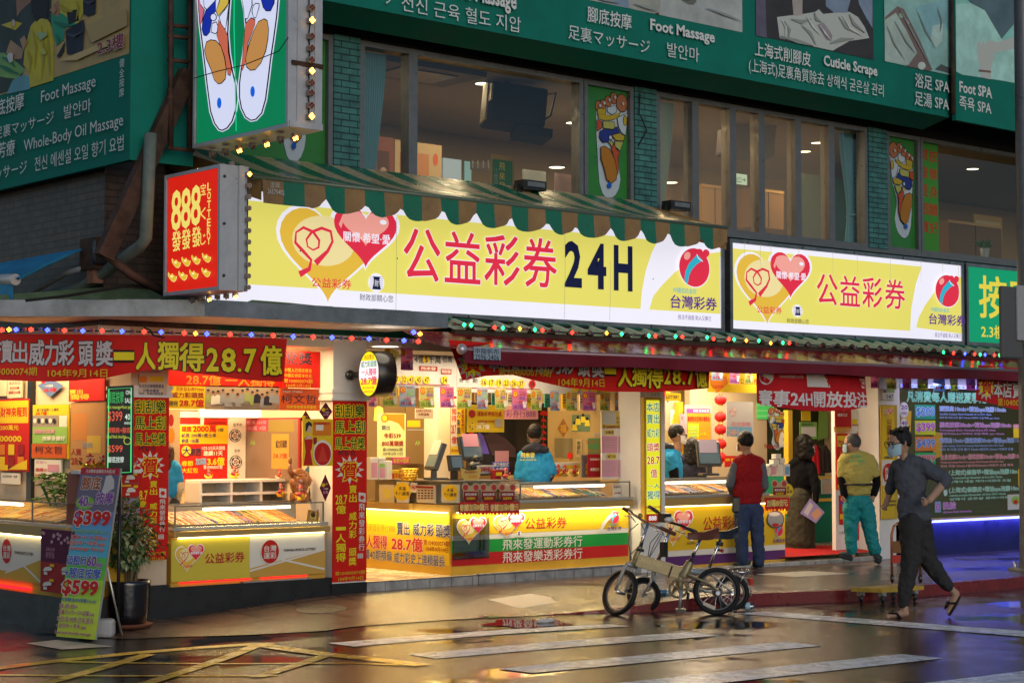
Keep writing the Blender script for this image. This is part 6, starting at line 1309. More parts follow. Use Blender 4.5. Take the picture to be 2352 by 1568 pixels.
# left window front along the side street
Xw=8.02
def X_(name,lb,cat,rect,m,ex=None,X=Xw-.02):return xboard(name,lb,cat,X,rect,m,ex)
def gods(P):
 P.prect(-30,922,65,972,YEP);txts(P,('五路財神來報到',-22,936,62,958,RDP,.06),('1,200萬元',-6,976,43,988,YEP,.05),('2000000',-20,1000,50,1014,YEP,.06),('台灣彩券',2,1069,25,1076,INKP,.03))
 for i in range(3):
  for j in range(2):P.prect(-2+22*i,1020+28*j,12+22*i,1044+28*j,[ORP,YEP,DRED][(i+j)%3])
 P.poly([(20,1078),(40,1066),(64,1055),(64,1078)],YEP,px=True);P.prect(-30,1066,20,1078,YEP)
X_('poster','red and yellow fortune gods lottery poster at the far left edge','poster',(-30,918,66,1080),RDP,gods)
X_('notice','cream notice with red lettering above the fortune gods poster','notice',(17,870,50,914),M((.60,.48,.34),.5),lambda P:txts(P,('本店刮出',21,876,47,884,DRED,.02),('刮刮樂',23,888,45,895,DRED,.02),('頭獎200萬',20,898,47,905,DRED,.02)))
X_('notice','small cream notice at the far left above the fortune gods poster','notice',(-10,870,15,910),M((.62,.55,.36),.5));X_('notice','white notice under the fortune gods poster at far left','notice',(2,1085,44,1110),WHP,lambda P:txts(P,('本店使用統一發票',6,1090,40,1096,INKP,.02)))
bx('black_post',(7.99,FX(69,1000,8.0).y-.05,.2),(8.03,FX(69,1000,8.0).y+.05,2.5),BLACK)
P=PX(Xw-.02);t=thing('diamond_card','blue diamond card reading 一人獨得28.7億 on the left column','card',FX(115,910,Xw));P.poly([(115,868),(146,885),(115,912),(86,885)],M((.10,.16,.34),.5),px=True);P.poly(st(100,876,6,4,8),RDP,px=True);txts(P,('一人獨得',101,884,122,889,WHP,.02),('28.7億',101,891,130,900,RDP,.05));P.build('printed_card',t)
def colp(P):
 P.prect(76,931,156,954,YEP);txts(P,('威力彩頭獎一人獨得',85,938,135,945,INKP,.03),('28.7億',82,945,108,953,RDP,.05),('健康是個寶',80,986,130,996,PKP,.05),('按摩身體好',100,1001,152,1011,WHP,.05),('柯文哲',82,1023,146,1040,INKP,0));P.prect(76,954,135,980,M((.3,.25,.2),.5));P.prect(137,954,155,985,WHP);P.prect(76,980,156,1018,GNP);P.prect(74,1019,154,1050,M((.58,.10,.02),.5))
 for i in range(6):P.poly(oval(82+i*9,966,4,6,8),[WHP,INKP][i%2],px=True)
 P.ptext('柯文哲',82,1023,146,1040,INKP,0);P.ptext('健康是個寶',80,985,128,995,PKP,.05);P.ptext('按摩身體好',100,1001,152,1011,WHP,.05)
X_('poster','tall poster with massage photo, green strip and black signature on the left column','poster',(74,930,157,1052),YEP,colp)
X_('notice','white notice with pink lettering 頭獎 under the signature poster','notice',(79,1054,140,1096),WHP,lambda P:(txts(P,('狂賀!!!',83,1058,107,1064,PKP,.04),('頭獎!!!',82,1074,108,1082,RDP,.05),('50萬',80,1085,106,1094,ORP,.05)),P.prect(110,1066,136,1082,PKP)))
def refl(P):
 P.prect(162,930,238,1160,M((.42,.22,.08),.4));P.prect(166,950,200,1010,M((.5,.2,.05),.4));P.prect(200,1000,232,1040,M((.55,.36,.06),.4));txts(P,('28.7',164,1050,190,1066,DRED,.04),('人獨',164,1030,186,1044,DRED,.03),('頭獎',190,1016,214,1028,GRP,.03))
X_('window_poster','orange brown side street window with painted poster reflections left of the glowing board','poster',(160,925,240,1165),M((.42,.22,.08),.4),refl,8.01)  # window glass; the posters reflected in it are painted on as flat shapes
X_('shop_board','red board with yellow lettering high in the side street window','board',(158,866,240,922),RB,lambda P:txts(P,('賣出',160,895,190,905,YO,.05),('獨得',162,906,205,918,YO,.05)))
board('notice','cream notice with orange and yellow pictures on the corner pillar above the red banner','notice',YF-.02,(318,858,382,906),M((.62,.52,.38),.5),lambda P:(txts(P,('本店刮刮樂種類豐富',319,882,376,890,NAVP,.03),('可整本購買',328,893,365,900,NAVP,.03),('年終、新春送禮首選',319,900,374,906,NAVP,.02)),P.prect(320,864,337,878,ORP),P.prect(342,863,374,876,YEP)))
t=thing('counter','yellow side street counter with white sports lottery panel at the far left','counter',(7.62,16,.2));P=PX(7.35);za,zb2=P.uv(90,1232)[1],P.uv(90,1340)[1];zq=P.uv(160,1212)[1];ye=-P.uv(158,1212)[0]
MB().box((7.38,ye,.24),(8.0,21,zq-.01),YCN).build('body',t);MB().box((7.30,ye-.02,zq-.09),(8.0,21,zq),FASC).build('top_board',t);y2=P.uv(93,1340)[0]
P.rect(y2-3,zb2,y2,za+.02,WHP);P.poly([(y2-3,zb2),(y2,zb2),(y2,zb2+.23),(y2-.65,zb2+.08),(y2-3,zb2+.05)],M((.60,.36,.05),.4));P.line([(y2-.7,zb2+.06),(y2,zb2+.22)],.02,WHP);P.line([(y2-.35,zb2+.15),(y2,zb2+.02)],.02,WHP)
q=P.uv(16,1265);P.poly(oval(q[0],q[1],.10,.11),RDP);txts(P,('台灣',8,1250,25,1264,WHP,.03),('運彩',8,1266,25,1281,WHP,.03),('TAIWAN SPORTS LOTTERY',34,1264,78,1271,INKP,.04));P.build('sign_panel',t)
MB().box((7.32,ye+.1,zq-.105),(7.335,21,zq-.092),LEDW).build('lamp_strip',t);MB().box((7.33,ye+.75,.27),(7.37,ye+1.5,.285),RLED).build('red_lamp_strip',t)
t=thing('display_case','glass ticket case on the side street counter at the far left','display case',(7.6,16,zq));zt2=PX(7.35).uv(100,1155)[1]
MB().poly([(7.36,21,zq+.02),(7.36,ye+.05,zq+.02),(7.36,ye+.05,zt2),(7.36,21,zt2)],GLASS).poly([(7.36,ye+.05,zt2),(8.0,ye+.05,zt2),(8.0,21,zt2),(7.36,21,zt2)],GLASS).build('glass',t)
MB().box((7.33,ye,zq+.001),(8.0,21,zq+.02),M((.45,.42,.38),.25,.4)).build('tray',t);MB().box((7.355,ye+.05,zt2),(7.365,21,zt2+.012),CASEM).box((7.355,FX(75,1180,7.36).y,zq+.02),(7.367,FX(75,1180,7.36).y+.012,zt2),CASEM).build('frame',t);MB().tube([(7.42,FX(47,1160,7.4).y,zt2-.03),(7.42,21,zt2-.03)],.014,TUBE,8).build('lamp_tube',t)
mb=MB();y=ye+.35;cs=[M(c_,.5)for c_ in((.62,.33,.10),(.66,.45,.12),(.56,.22,.06),(.5,.4,.3),(.7,.5,.08))]
while y<20.5:
 w=R.choice((.015,.02,.03))
 for r in range(4):a_,b_=r/4,(r+.94)/4;mb.box((0,y,0),(1,y+w*.9,R.uniform(.006,.016)),R.choice(cs),Matrix(((.5*(b_-a_),0,0,7.4+.5*a_),(0,1,0,0),((zt2-zq)*.6*(b_-a_),0,1,zq+.03+(zt2-zq)*.6*a_),(0,0,0,1))))
 y+=w
tag(mb.build('scratch_tickets'),'rows of orange scratch tickets in the side street case','tickets',kind='stuff')
def lantern_poster(P):
 P.prect(94,1214,166,1290,M((.10,.01,.045),.5));P.prect(94,1288,166,1356,M((.36,.03,.03),.5));rr_=random.Random(2)
 for i in range(13):x,y=rr_.uniform(98,160),rr_.uniform(1222,1246);P.poly(oval(x,y,3.2,4,8),M((.55,.32,.36),.5),px=True)
 txts(P,('2020',108,1256,129,1263,PKP,.0),('HAPPY NEW YEAR',108,1266,128,1280,PKP,0))
 for x,y in((98,1294),(140,1294),(98,1328),(140,1328)):P.poly([(x+4,y+14),(x+8,y+8),(x+18,y+6),(x+25,y+10),(x+24,y+15),(x+6,y+17)],WHP,px=True);P.prect(x+6,y+18,x+14,y+24,WHP);P.prect(x+20,y,x+30,y+6,YEP)
xboard('poster','dark maroon 2020 lantern poster on the side street counter end behind the price board','poster',7.29,(93,1213,168,1356),M((.10,.01,.045),.5),lantern_poster)
pb_=FY(275,1000,14.15);P=PD_(pb_);q=P.uvs([(243,1092),(305,1090),(306,884),(246,887)]);t=thing('menu_board','black menu board with glowing handwriting and green border reading ON SALE','menu board',(pb_.x,pb_.y,q[0][1]))
P.poly(q,M((.008,.01,.01),.3));GLO=E('#60ff90',.75);P.line([(a+(q[0][0]+q[2][0]-2*a)*.07,b+(q[0][1]+q[2][1]-2*b)*.03)for a,b in q+[q[0]]],.010,GLO);EWB,EGB,ERB,EYB=E('#f0fff0',.7),E('#50d070',.6),E('#ff6a50',.7),E('#d8e860',.6)
for s_,xl,yt,xr,yb,m in(('腳底按摩',247,898,284,926,EGB),('ON',289,896,301,906,EWB),('SALE',287,914,303,925,EWB),('foot massage+foot spa',246,930,301,941,EYB),('$399',248,944,281,970,ERB),('40',287,950,299,964,EWB),('mins',286,967,300,974,EWB),('頭頸肩+腳底',247,981,300,994,ERB),('Head Neck shoulder',246,998,290,1006,EYB),('$599',247,1022,282,1040,ERB),('腳底按摩',248,1048,285,1062,EWB)):P.ptext(s_,xl,yt,xr,yb,m,.01)
P.line([P.uv(293+8*math.cos(a*.5),1012+8*math.sin(a*.5))for a in range(13)],.006,EYB);P.build('lit_face',t)
mb=MB();O3=P.O-P.N*.03;f3=lambda a,b:O3+P.U*a+P.V*b;mb.add([f3(*x)for x in q]+[f3(*x)+P.N*.028 for x in q],[(3,2,1,0),(4,5,6,7)]+[(i,(i+1)%4,4+(i+1)%4,4+i)for i in range(4)],M((.06,.03,.015),.5));mb.build('frame',t);MB().tube([f3(q[0][0]+.12,q[0][1]+.02),Vector((pb_.x,pb_.y,-.1))],.015,BLACK,6).build('post',t)
# middle shop contents
WB=M((.50,.49,.50),.45,noise=.12,nscale=4)
def prize(P):
 P.prect(850,806,1046,888,WB)
 txts(P,('樂透頭獎',866,814,910,830,INKP,.02),('4億5千萬',952,815,1012,833,INKP,.03),('佰萬',1016,816,1038,832,INKP,.02),('期',876,838,887,852,INKP,.02))
 P.poly(oval(978,825,8,9),YEP,px=True);P.ptext('5',975,818,982,832,INKP,.05)
 P.prect(962,840,1004,851,DRED);P.ptext('飛來發',966,842,1000,849,WHP,.02);P.prect(1012,847,1036,859,DRED);P.ptext('特別號',1014,849,1034,857,WHP,.02)
 for i,n_ in enumerate(('12','17','32','43','45','47','34')):
  x=(888,909,926,943,960,978,1019)[i];P.poly(oval(x,870+i*.4,8.2,9.5,18),YEP,px=True);P.ptext(n_,x-5,864+i*.4,x+5,877+i*.4,INKP,.04)
 P.prect(876,880,1030,882,DRED)
board('prize_board','white lottery result board with number balls 17 32 43 45 47 over the middle shop','board',15.35,(850,805,1047,888),WB,prize)
def prize2(P):
 txts(P,('第',1054,868,1064,878,INKP,.02),('027',1069,871,1078,878,NAVP,.02),('期',1085,869,1096,879,INKP,.02));P.prect(1052,889,1240,891,DRED)
 for i,n_ in enumerate(('16','17','19','23','26','37','8')):x=1111+i*17+(8 if i==6 else 0);P.poly(oval(x,878+i*.6,8,9.5,18),RDP if i==6 else YEP,px=True);P.ptext(n_,x-5,872+i*.6,x+5,884+i*.6,INKP,.04)
 for i in range(5):P.poly(oval(1320+i*22,893+i,8,9,14),YEP,px=True)
board('prize_board','white lottery result board reading 第027期 partly behind the drooping red banner','board',15.35,(1048,806,1460,900),WB,prize2)
def thin(c):
 m=bpy.data.materials.new('thin paper');m.use_nodes=True;n=m.node_tree;b=n.nodes['Principled BSDF'];b.inputs['Base Color'].default_value=(*c,1);b.inputs['Roughness'].default_value=.7
 tl=n.nodes.new('ShaderNodeBsdfTranslucent');tl.inputs[0].default_value=(*c,1);mx=n.nodes.new('ShaderNodeMixShader');mx.inputs[0].default_value=.5
 n.links.new(b.outputs[0],mx.inputs[1]);n.links.new(tl.outputs[0],mx.inputs[2]);n.links.new(mx.outputs[0],n.nodes['Material Output'].inputs[0]);return m
def flyer_proto(c1,c2,tx):
 t=thing('flyer','','flyer',(0,0,0),'lottery flyers hung in rows above the counters');P=Pr((0,0,0));w,h=.20,.245;C1,C2=thin(c1),thin(c2)
 P.rect(-w/2,-h,w/2,0,C1);P.poly([(-w/2,-h),(w/2,-h),(w/2,-h*.75),(0,-h*.6),(-w/2,-h*.7)],C2);sp=[(-.055+(.04 if i%2 else.03)*math.cos(i*.393),-.055+(.045 if i%2 else.034)*math.sin(i*.393))for i in range(16)]
 P.poly(sp,RDP);P.poly([(-.055+(a+.055)*.7,-.055+(b+.055)*.7)for a,b in sp],YEP);P.text('賀',-.07,-.075,-.04,-.035,DRED,.03);T=M(tx,.5)
 P.text('本店賣出',-.01,-.04,.085,-.018,DRED,.01);P.text('威力彩',0,-.075,.085,-.048,GNP if tx[0]>.2 else DRED,.02);P.text('頭獎',-.005,-.12,.08,-.083,GNP if tx[0]>.2 else PURP,.03);P.text('一人獨得',-.085,-.165,.05,-.135,RDP,.01);P.text('28.7億',-.085,-.225,.05,-.178,T,.05)
 g=M((.5,.5,.52),.5);P.poly(oval(.065,-.19,.022,.03,14),g);P.poly(oval(.05,-.155,.014,.014,10),g);P.poly(oval(.085,-.155,.014,.014,10),g);P.build('printed_sheet',t);return t
PROT={'p':flyer_proto((.52,.16,.36),(.5,.2,.45),(.20,.04,.28)),'g':flyer_proto((.50,.52,.18),(.42,.52,.14),(.12,.20,.03)),'b':flyer_proto((.30,.42,.60),(.24,.38,.58),(.30,.03,.08))}
CN={'p':'pink','g':'yellow green','b':'pale blue'};used=set()
ORD=('first','second','third','fourth','fifth','sixth','seventh','eighth','ninth','tenth','eleventh','twelfth','thirteenth','fourteenth')
def fly(k,x,y0,y1,Y,lb,tilt=0):
 a,b=FY(x,y0,Y),FY(x,y1,Y);s=(a.z-b.z)/.245;t=PROT[k]if k not in used else copy_tree(PROT[k]);used.add(k)
 t.location=a;t.scale=(s,s,s);t.rotation_euler=(R.uniform(-.06,.06),tilt,R.uniform(-.25,.25));t['label']=lb
row=[(856,'p',906,933),(895,'g',885,933),(935,'b',884,934),(980,'g',886,936),(1026,'p',888,936),(1067,'g',890,938),(1108,'b',891,939),(1149,'g',892,940),(1193,'p',894,942),(1233,'g',895,942),(1273,'b',897,943),(1313,'g',898,943),(1353,'p',899,943),(1390,'g',900,944),(1427,'b',901,945)]
for i,(x,k,y0,y1)in enumerate(row):fly(k,x,y0,y1,15.1,CN[k]+' flyer, '+(ORD[i-1]+' from the left in the row over the middle counter' if i else 'half hidden behind the round sign at the row start'))
for k,x,y0,y1,lb,ti in(('g',902,800,848,'slanting yellow flyer beside the round lit sign, left of a pink one',.35),('p',934,799,850,'pink flyer hanging in front of the prize board with number balls',0),('b',1647,835,873,'pale blue flyer right of the drooping red banner end',0),('p',1687,836,881,'pink flyer between two others left of the white lettered red banner',0),('g',1719,838,881,'yellow green flyer just left of the white lettered red banner',0)):fly(k,x,y0,y1,15.05 if x>1500 else 14.6,lb,ti)
for i,(k,x,y0,y1)in enumerate((('p',2009,850,891),('g',2046,855,894),('p',2082,855,893),('g',2119,855,895),('b',2157,855,898),('g',2190,857,897),('p',2228,858,896))):fly(k,x,y0,y1,14.3,CN[k]+' flyer, '+ORD[i]+' from the left in the row over the massage window')
bx('shop_wall',(10.46,17.2,.2),(14.55,17.3,2.5),M((.24,.165,.075),.35))
def p539(P):
 P.prect(866,950,929,1048,M((.62,.66,.30),.5));P.poly([(880,950),(929,950),(929,990),(915,972),(900,966),(880,964)],ORP,px=True);P.poly(st(883,960,12,8,9,.8),RDP,px=True);P.poly(st(883,960,9,6,9,.8),YEP,px=True)
 txts(P,('開出',877,976,895,987,NAVP,.02),('今彩539',881,994,920,1006,DRED,.04),('800萬頭獎',877,1012,926,1024,DRED,.05),('第109000063期',879,1028,924,1036,INKP,.02),('109年3月13日',879,1038,924,1045,INKP,.02))
board('poster','pale green poster reading 800萬頭獎 behind the middle counter','poster',16.3,(866,949,930,1050),M((.62,.66,.30),.5),p539)
board('notice','cream notice 比較溫暖 hanging over the middle shop counter','notice',15.9,(953,938,994,961),M((.64,.60,.46),.5),lambda P:txts(P,('刮刮樂可至室內刮',955,940,990,946,DRED,.02),('比較溫暖',961,948,985,954,DRED,.03)))
board('wall_mirror','dim brown glass panel with a seat sign A9 at the back of the middle shop','glass panel',17.0,(930,935,992,1065),M((.22,.15,.07),.2),lambda P:(P.ptext('A9',953,1012,964,1022,GNP,.04),P.prect(935,965,965,980,YEP),P.prect(935,985,990,988,GRP)))
mb=MB();a,b=bx3(16.9,992,880,1004,1110,.1);mb.box(a,b,M((.60,.38,.02),.4));tag(mb.build('yellow_post'),'yellow door post at the back of the middle shop','post')
mb=MB();a,b=bx3(16.2,1005,880,1034,1110,.25);mb.box(a,b,M((.72,.66,.52),.4));tag(mb.build('white_column'),'cream column between the pale green poster and the yellow vertical banner','column')
def vban(P):P.prect(1035,885,1065,1052,YEP);P.prect(1035,885,1050,1025,WHP);P.pvtext('一人獨得',1037,905,1048,970,RDP,.03);P.ptext('28.7',1036,975,1047,996,RDP,.04);P.ptext('億',1037,1002,1048,1018,RDP,.04);P.pvtext('威力彩頭獎',1049,925,1057,1020,NAVP,.04,gap=.25);P.pvtext('飛來發彩券行',1059,930,1065,992,DRED,.03);P.ptext('第104000074期',1036,1030,1064,1038,DRED,.02)
board('vertical_banner','yellow and white vertical banner with blue and red characters beside the cream column','banner',16.0,(1035,884,1066,1052),YEP,vban)
def sportb(P):P.prect(1072,930,1155,991,M((.50,.36,.02),.4));P.poly(oval(1084,950,8,9),DRED,px=True);txts(P,('運動彩券投注處',1096,944,1152,955,DRED,.04),('28.7億',1094,974,1124,985,WHP,.05),('本店賣出威力彩頭獎',1096,964,1136,970,DRED,.02),('一人獨得',1096,969,1112,974,WHP,.02));P.poly(st(1084,978,9,6,9,.8),INKP,px=True);P.ptext('賀',1079,972,1090,984,YEP,.04);P.prect(1136,962,1153,980,GRP)
board('notice_board','mustard board reading 運動彩券投注處 hanging in the middle shop','board',15.8,(1072,930,1156,992),M((.50,.36,.02),.4),sportb)
def tv(P):P.prect(1072,962,1184,1090,M((.012,.012,.014),.15));P.prect(1140,926,1236,962,PKP);P.ptext('發彩券行888',1146,940,1230,958,PURP,.02);P.poly([(1086,1040),(1090,1008),(1100,992),(1110,1000),(1124,1042)],M((.12,.08,.42),.4),px=True);P.poly([(1112,1000),(1130,992),(1160,1005),(1184,1030),(1184,1050),(1130,1045)],M((.06,.035,.04),.4),px=True);P.prect(1136,1035,1168,1062,M((.45,.22,.26),.4))
board('wall_screen','large dark screen showing a purple and pink picture behind the clerk','screen',15.95,(1070,926,1256,1092),M((.012,.012,.014),.15),tv)
for nm,px,lb in(('fan_charm',1081,'red paper charm string by the purple screen picture'),('fan_charm',1248,'string of red fan shaped fortune charms right of the clerk')):
 p=FY(px,945,15.9);t=thing(nm,lb,'charm',p)
 for i in range(7):q=FY(px,950+i*14,15.9);mb=MB();r=.07 if i==0 else.042;mb.add([q+Vector((0,-.004,-.02))]+[q+Vector((r*math.cos(a),-.004,r*math.sin(a)*.8-.02))for a in[math.radians(200+14*j-20)-math.pi for j in range(13)]],[(0,j,j+1)for j in range(1,13)],RDP);mb.build('fan',t)
 MB().tube([p,FY(px,1050,15.9)],.004,DRED,4).build('cord',t)
def gw(P):
 P.prect(1252,946,1384,1066,M((.32,.24,.11),.25));P.poly([(1294,960),(1307,984),(1294,1004),(1280,984)],M((.22,.10,.03),.4),px=True);P.ptext('福',1287,975,1301,993,M((.4,.25,.04),.4),.03);P.prect(1314,952,1356,991,M((.10,.16,.10),.4))
 for x,y in((1320,978),(1328,965),(1340,960),(1350,968)):P.poly([(x-6,y+10),(x-4,y-4),(x+4,y-4),(x+7,y+10)],YSH,px=True);P.poly(oval(x,y-7,3,4,8),HAIR_P,px=True)
 P.prect(1275,1006,1315,1050,M((.16,.14,.08),.4));P.prect(1324,1008,1338,1050,M((.36,.30,.16),.4));P.poly(oval(1311,1046,6,8),RDP,px=True);P.prect(1352,1006,1380,1042,M((.05,.14,.06),.4));txts(P,('マッサージ',1348,1010,1380,1020,DRED,.03),('마사지',1354,1030,1380,1040,M((.3,.05,.02),.4),.03),('.com',1364,993,1382,1002,GRP,.03));P.pvtext('按腳的',1327,1012,1335,1044,INKP)
xboard('glass_wall','brownish glass back wall with a red fortune diamond and a masseur photograph','glass panel',14.54,(1250,944,1386,1068),M((.32,.24,.11),.25),gw)
for x,y in((1290,943),(870,937)):
 p=FY(x,y,16.4);t=thing('pendant_lamp','yellow glowing pendant lamp '+('above the glass back wall' if x>1000 else 'near the round lit sign'),'lamp',p);MB().lathe([(.055,-.14),(.045,0),(.01,.02)],p,E('#ffb838',2.2),14).build('shade',t);MB().tube([p,p+Vector((0,0,.3))],.004,BLACK,4).build('cord',t)
def bul(P):
 P.prect(1381,944,1466,983,M((.62,.50,.10),.5));P.prect(1384,945,1414,974,M((.5,.5,.48),.5));txts(P,('28.7億',1426,947,1452,955,INKP,.03),('中獎人已領走獎金',1416,957,1466,964,NAVP,.03),('中獎彩券影本在此',1416,966,1466,973,NAVP,.03),('第104000074期 104年9月14日',1384,975,1463,984,DRED,.02));P.prect(1381,986,1460,1098,WHP)
 for x,y in((1381,1001),(1419,1001),(1381,1056),(1419,1056)):
  P.prect(x,y,x+36,y+39,PKP)
  for i in range(4):P.prect(x+3,y+8+i*6,x+32-3*(i%2),y+9.2+i*6,GRP)
 for x,y,s_ in((1386,987,'大樂透'),(1429,987,'今彩539'),(1391,1042,'威力彩'),(1429,1042,'3星4星')):P.prect(x,y,x+22,y+11,YEP);P.ptext(s_,x+2,y+2,x+20,y+9,NAVP,.04)
board('bulletin_board','white board with four pink number sheets left of the yellow lit pillar sign','board',14.95,(1380,944,1467,1100),WHP,bul)
for px,Y,lb in((1467,14.97,'white end wall with a curved black edge left of the yellow lit pillar sign'),(1992,14.97,'white end wall with a curved black edge left of door number 147')):
 p0=FY(px-22,905,Y);p1=FY(px,965,Y);p2=FY(px+2,1300,Y);t=thing('end_wall',lb,'wall',p2);pts=[p0,p0.lerp(p1,.4)+Vector((.02,0,.02)),p0.lerp(p1,.8)+Vector((.03,0,0)),p1+Vector((.01,0,-.06)),p2]
 MB().tube(pts,.016,BLACK,6).build('black_edge',t);q=[p+Vector((0,.02,0))for p in pts]+[Vector((p2.x-.16 if px<1500 else p2.x-.55,Y+.02,p2.z)),Vector((p2.x-.16 if px<1500 else p2.x-.55,Y+.02,2.45)),Vector((p0.x,Y+.02,2.45))]
 MB().add(q+[v+Vector((0,.05,0))for v in q],[tuple(range(len(q)))]+[tuple(range(2*len(q)-1,len(q)-1,-1))],WHITE).build('panel',t)
SCRN=M((.10,.16,.22),.15);PLAS=M((.03,.032,.036),.35);zc=zF(1040,1105,15.0)
def boxat(name,lb,cat,px,Y,dep,m,ex=None,bev=.005):
 a,b=bx3(Y,*px,dep);t=thing(name,lb,cat,a);MB().box(a,b,m).build('body',t,bevel=bev)
 if ex:P=PY(Y-.003);ex(P);P.build('printed_front',t)
 return t
boxat('slip_box','pink fronted box in the left stack on the middle counter','box',(851,1050,869,1101),15.6,.1,WHP,lambda P:P.prect(853,1062,867,1097,PKP));boxat('slip_box','green topped box in the left stack on the middle counter','box',(870,1058,886,1101),15.6,.1,WHP,lambda P:(P.prect(872,1064,884,1073,GNP),P.prect(872,1074,884,1097,PKP)));boxat('slip_box','grey white box at the right of the left stack on the middle counter','box',(887,1058,901,1101),15.62,.1,WHP)
boxat('slip_box','small pale box on top of the left stack on the middle counter','box',(869,1050,886,1057.5),15.6,.1,WHP)
boxat('notice','pink card reading 祝君中頭獎 standing on the middle counter','notice',(901,1050,942,1066),15.8,.01,M((.50,.05,.16),.5),lambda P:P.ptext('祝君中頭獎',904,1053,939,1063,YEP,.03));boxat('notice','yellow card behind the gold basket on the middle counter','notice',(898,1078,960,1101),15.9,.01,YEP,lambda P:P.ptext('樂不停',899,1086,922,1100,RDP,.06))
p=FY(939,1103,15.3);t=thing('gold_basket','gold woven basket on the middle counter','basket',p);mb=MB()
for k in range(5):mb.torus(p+Vector((0,0,.015+k*.026)),(0,0,1),.075+.006*k,.008,GLDB,20,5)
for k in range(14):a=k*.449;mb.tube([p+Vector((.075*math.cos(a),.075*math.sin(a),0)),p+Vector((.1*math.cos(a+.3),.1*math.sin(a+.3),.125))],.007,GLDB,5)
mb.build('wicker',t);MB().lathe([(.001,.0),(.07,.0),(.07,.06),(.001,.08)],p,YEP,14).build('contents',t)
def monitor(lb,x,yb,Y,w,h,rz,tilt=.25,paper=None,face=1):
 c=FY(x,yb,Y);t=thing('ticket_terminal',lb,'terminal',c);m4=tmat(*c)@Matrix.Rotation(rz,4,'Z')@tmat(0,0,.12)@Matrix.Rotation(-tilt,4,'X')
 MB().box((-w/2,0,0),(w/2,.05,h),PLAS,m4).build('casing',t,bevel=.008);MB().box((-w/2+.02,-.004,.03),(w/2-.02,-.001,h-.02),SCRN,m4).build('screen',t);m0=tmat(*c)@Matrix.Rotation(rz,4,'Z');MB().box((-w*.35,-.02,0),(w*.35,.18,.03),PLAS,m0).box((-.03,.03,.03),(.03,.08,.2),PLAS,m0).build('stand',t)
 if paper:MB().box((-w*.4,-.008,h*.55),(w*.35,-.005,h*1.1),paper,m4).build('taped_notice',t)
monitor('black ticket terminal with paper notices turned sideways on the middle counter',985,1103,15.3,.34,.30,-1.9,.35,WHP);monitor('small black customer display on the middle counter beside the cream column',1052,1106,15.0,.2,.17,.15,.2);monitor('black terminal behind the yellow bowl shaped card on the middle counter',1088,1080,15.5,.4,.26,.3,.2,PKP);monitor('grey screen terminal turned sideways before the seated dark haired person',1632,1092,15.3,.30,.30,-.5,.3,M((.34,.3,.42),.5))
P=PY(14.85);t=thing('bowl_card','yellow bowl shaped card reading 粉絲募集中 on the middle counter','card',FY(1080,1105,14.85));P.poly([(1057,1073),(1062,1075),(1075,1080),(1090,1079),(1101,1073),(1105,1076),(1102,1095),(1092,1105),(1070,1105),(1060,1094)],M((.62,.44,.12),.5),px=True);txts(P,('粉絲募集中',1067,1081,1095,1087,DRED,.03),('刮刮樂活動',1076,1090,1096,1098,ORP,.03));P.build('printed_card',t)
p=FY(1092,1078,15.2);t=thing('dark_statue','small dark laughing statue behind the yellow bowl shaped card','statue',p);MB().ball(p+Vector((0,0,.04)),(.085,.07,.055),BLACK,12).ball(p+Vector((0,-.01,.11)),(.04,.04,.045),BLACK,12).ball(p+Vector((-.06,-.02,.03)),(.03,.03,.045),BLACK,8).ball(p+Vector((.06,-.02,.03)),(.03,.03,.045),BLACK,8).build('figure',t)
boxat('notice','blue strip notice 告別式 on the middle counter left of the clerk','notice',(1131,1060,1170,1082),15.6,.01,M((.04,.06,.3),.5),lambda P:txts(P,('破口!告別式',1134,1062,1168,1071,WHP,.04),('進入緊急狀態',1140,1073,1166,1079,WHP,.02)));boxat('leaflet_box','white leaflet box reading 加碼8億 in front of the dark statue','box',(1100,1068,1136,1088),15.1,.04,GRP,lambda P:P.ptext('加碼8億元',1102,1072,1132,1082,DRED,.05));boxat('tin_box','red and gold tin beside the leaflet box on the middle counter','box',(1137,1078,1155,1104),15.0,.08,DRED,lambda P:P.prect(1139,1084,1153,1092,YEP))
fortune('fortune figurine in a silver ingot left of the clerk on the middle counter',FY(1162,1105,14.95),.075,SILV)
for x,lb in((1282,'left red and gold fortune figurine behind the middle ticket case'),(1297,'middle fortune figurine in a pale ingot behind the middle ticket case'),(1320,'right fortune figurine in a pale ingot behind the middle ticket case')):fortune(lb,FY(x,1094,15.5),.07,M((.5,.5,.2),.25,.7)if x>1290 else None)
boxat('notice','white and yellow card along the back of the middle shop counter','notice',(1269,1061,1332,1076),15.5,.01,WHP,lambda P:P.prect(1300,1068,1331,1075,YEP));boxat('book_cover','grey gold magazine with gold characters leaning behind the middle ticket case','magazine',(1336,1044,1360,1096),15.2,.02,M((.16,.15,.14),.5),lambda P:P.pvtext('英雄',1344,1064,1357,1092,YO,.03));boxat('red_pennant','dark red pennant card beside the grey gold magazine','pennant',(1350,1042,1380,1096),15.1,.012,M((.30,.01,.02),.5),lambda P:txts(P,('飛來發運動券行',1355,1052,1378,1057,WHP,.02),('績優名店',1356,1074,1376,1081,WHP,.03)));boxat('notice','white card with red lettering 本店刮出 at the right of the middle ticket case','notice',(1408,1110,1427,1142),14.9,.008,WHP,lambda P:txts(P,('本店刮出',1410,1115,1425,1120,DRED,.02),('200萬',1410,1129,1425,1134,RDP,.03)))
t=thing('pillar_sign','tall yellow lit pillar sign with vertical green and red lettering','sign',(14.6,14.55,.5));a,b=FY(1481,1200,14.54),FY(1519,913,14.54)
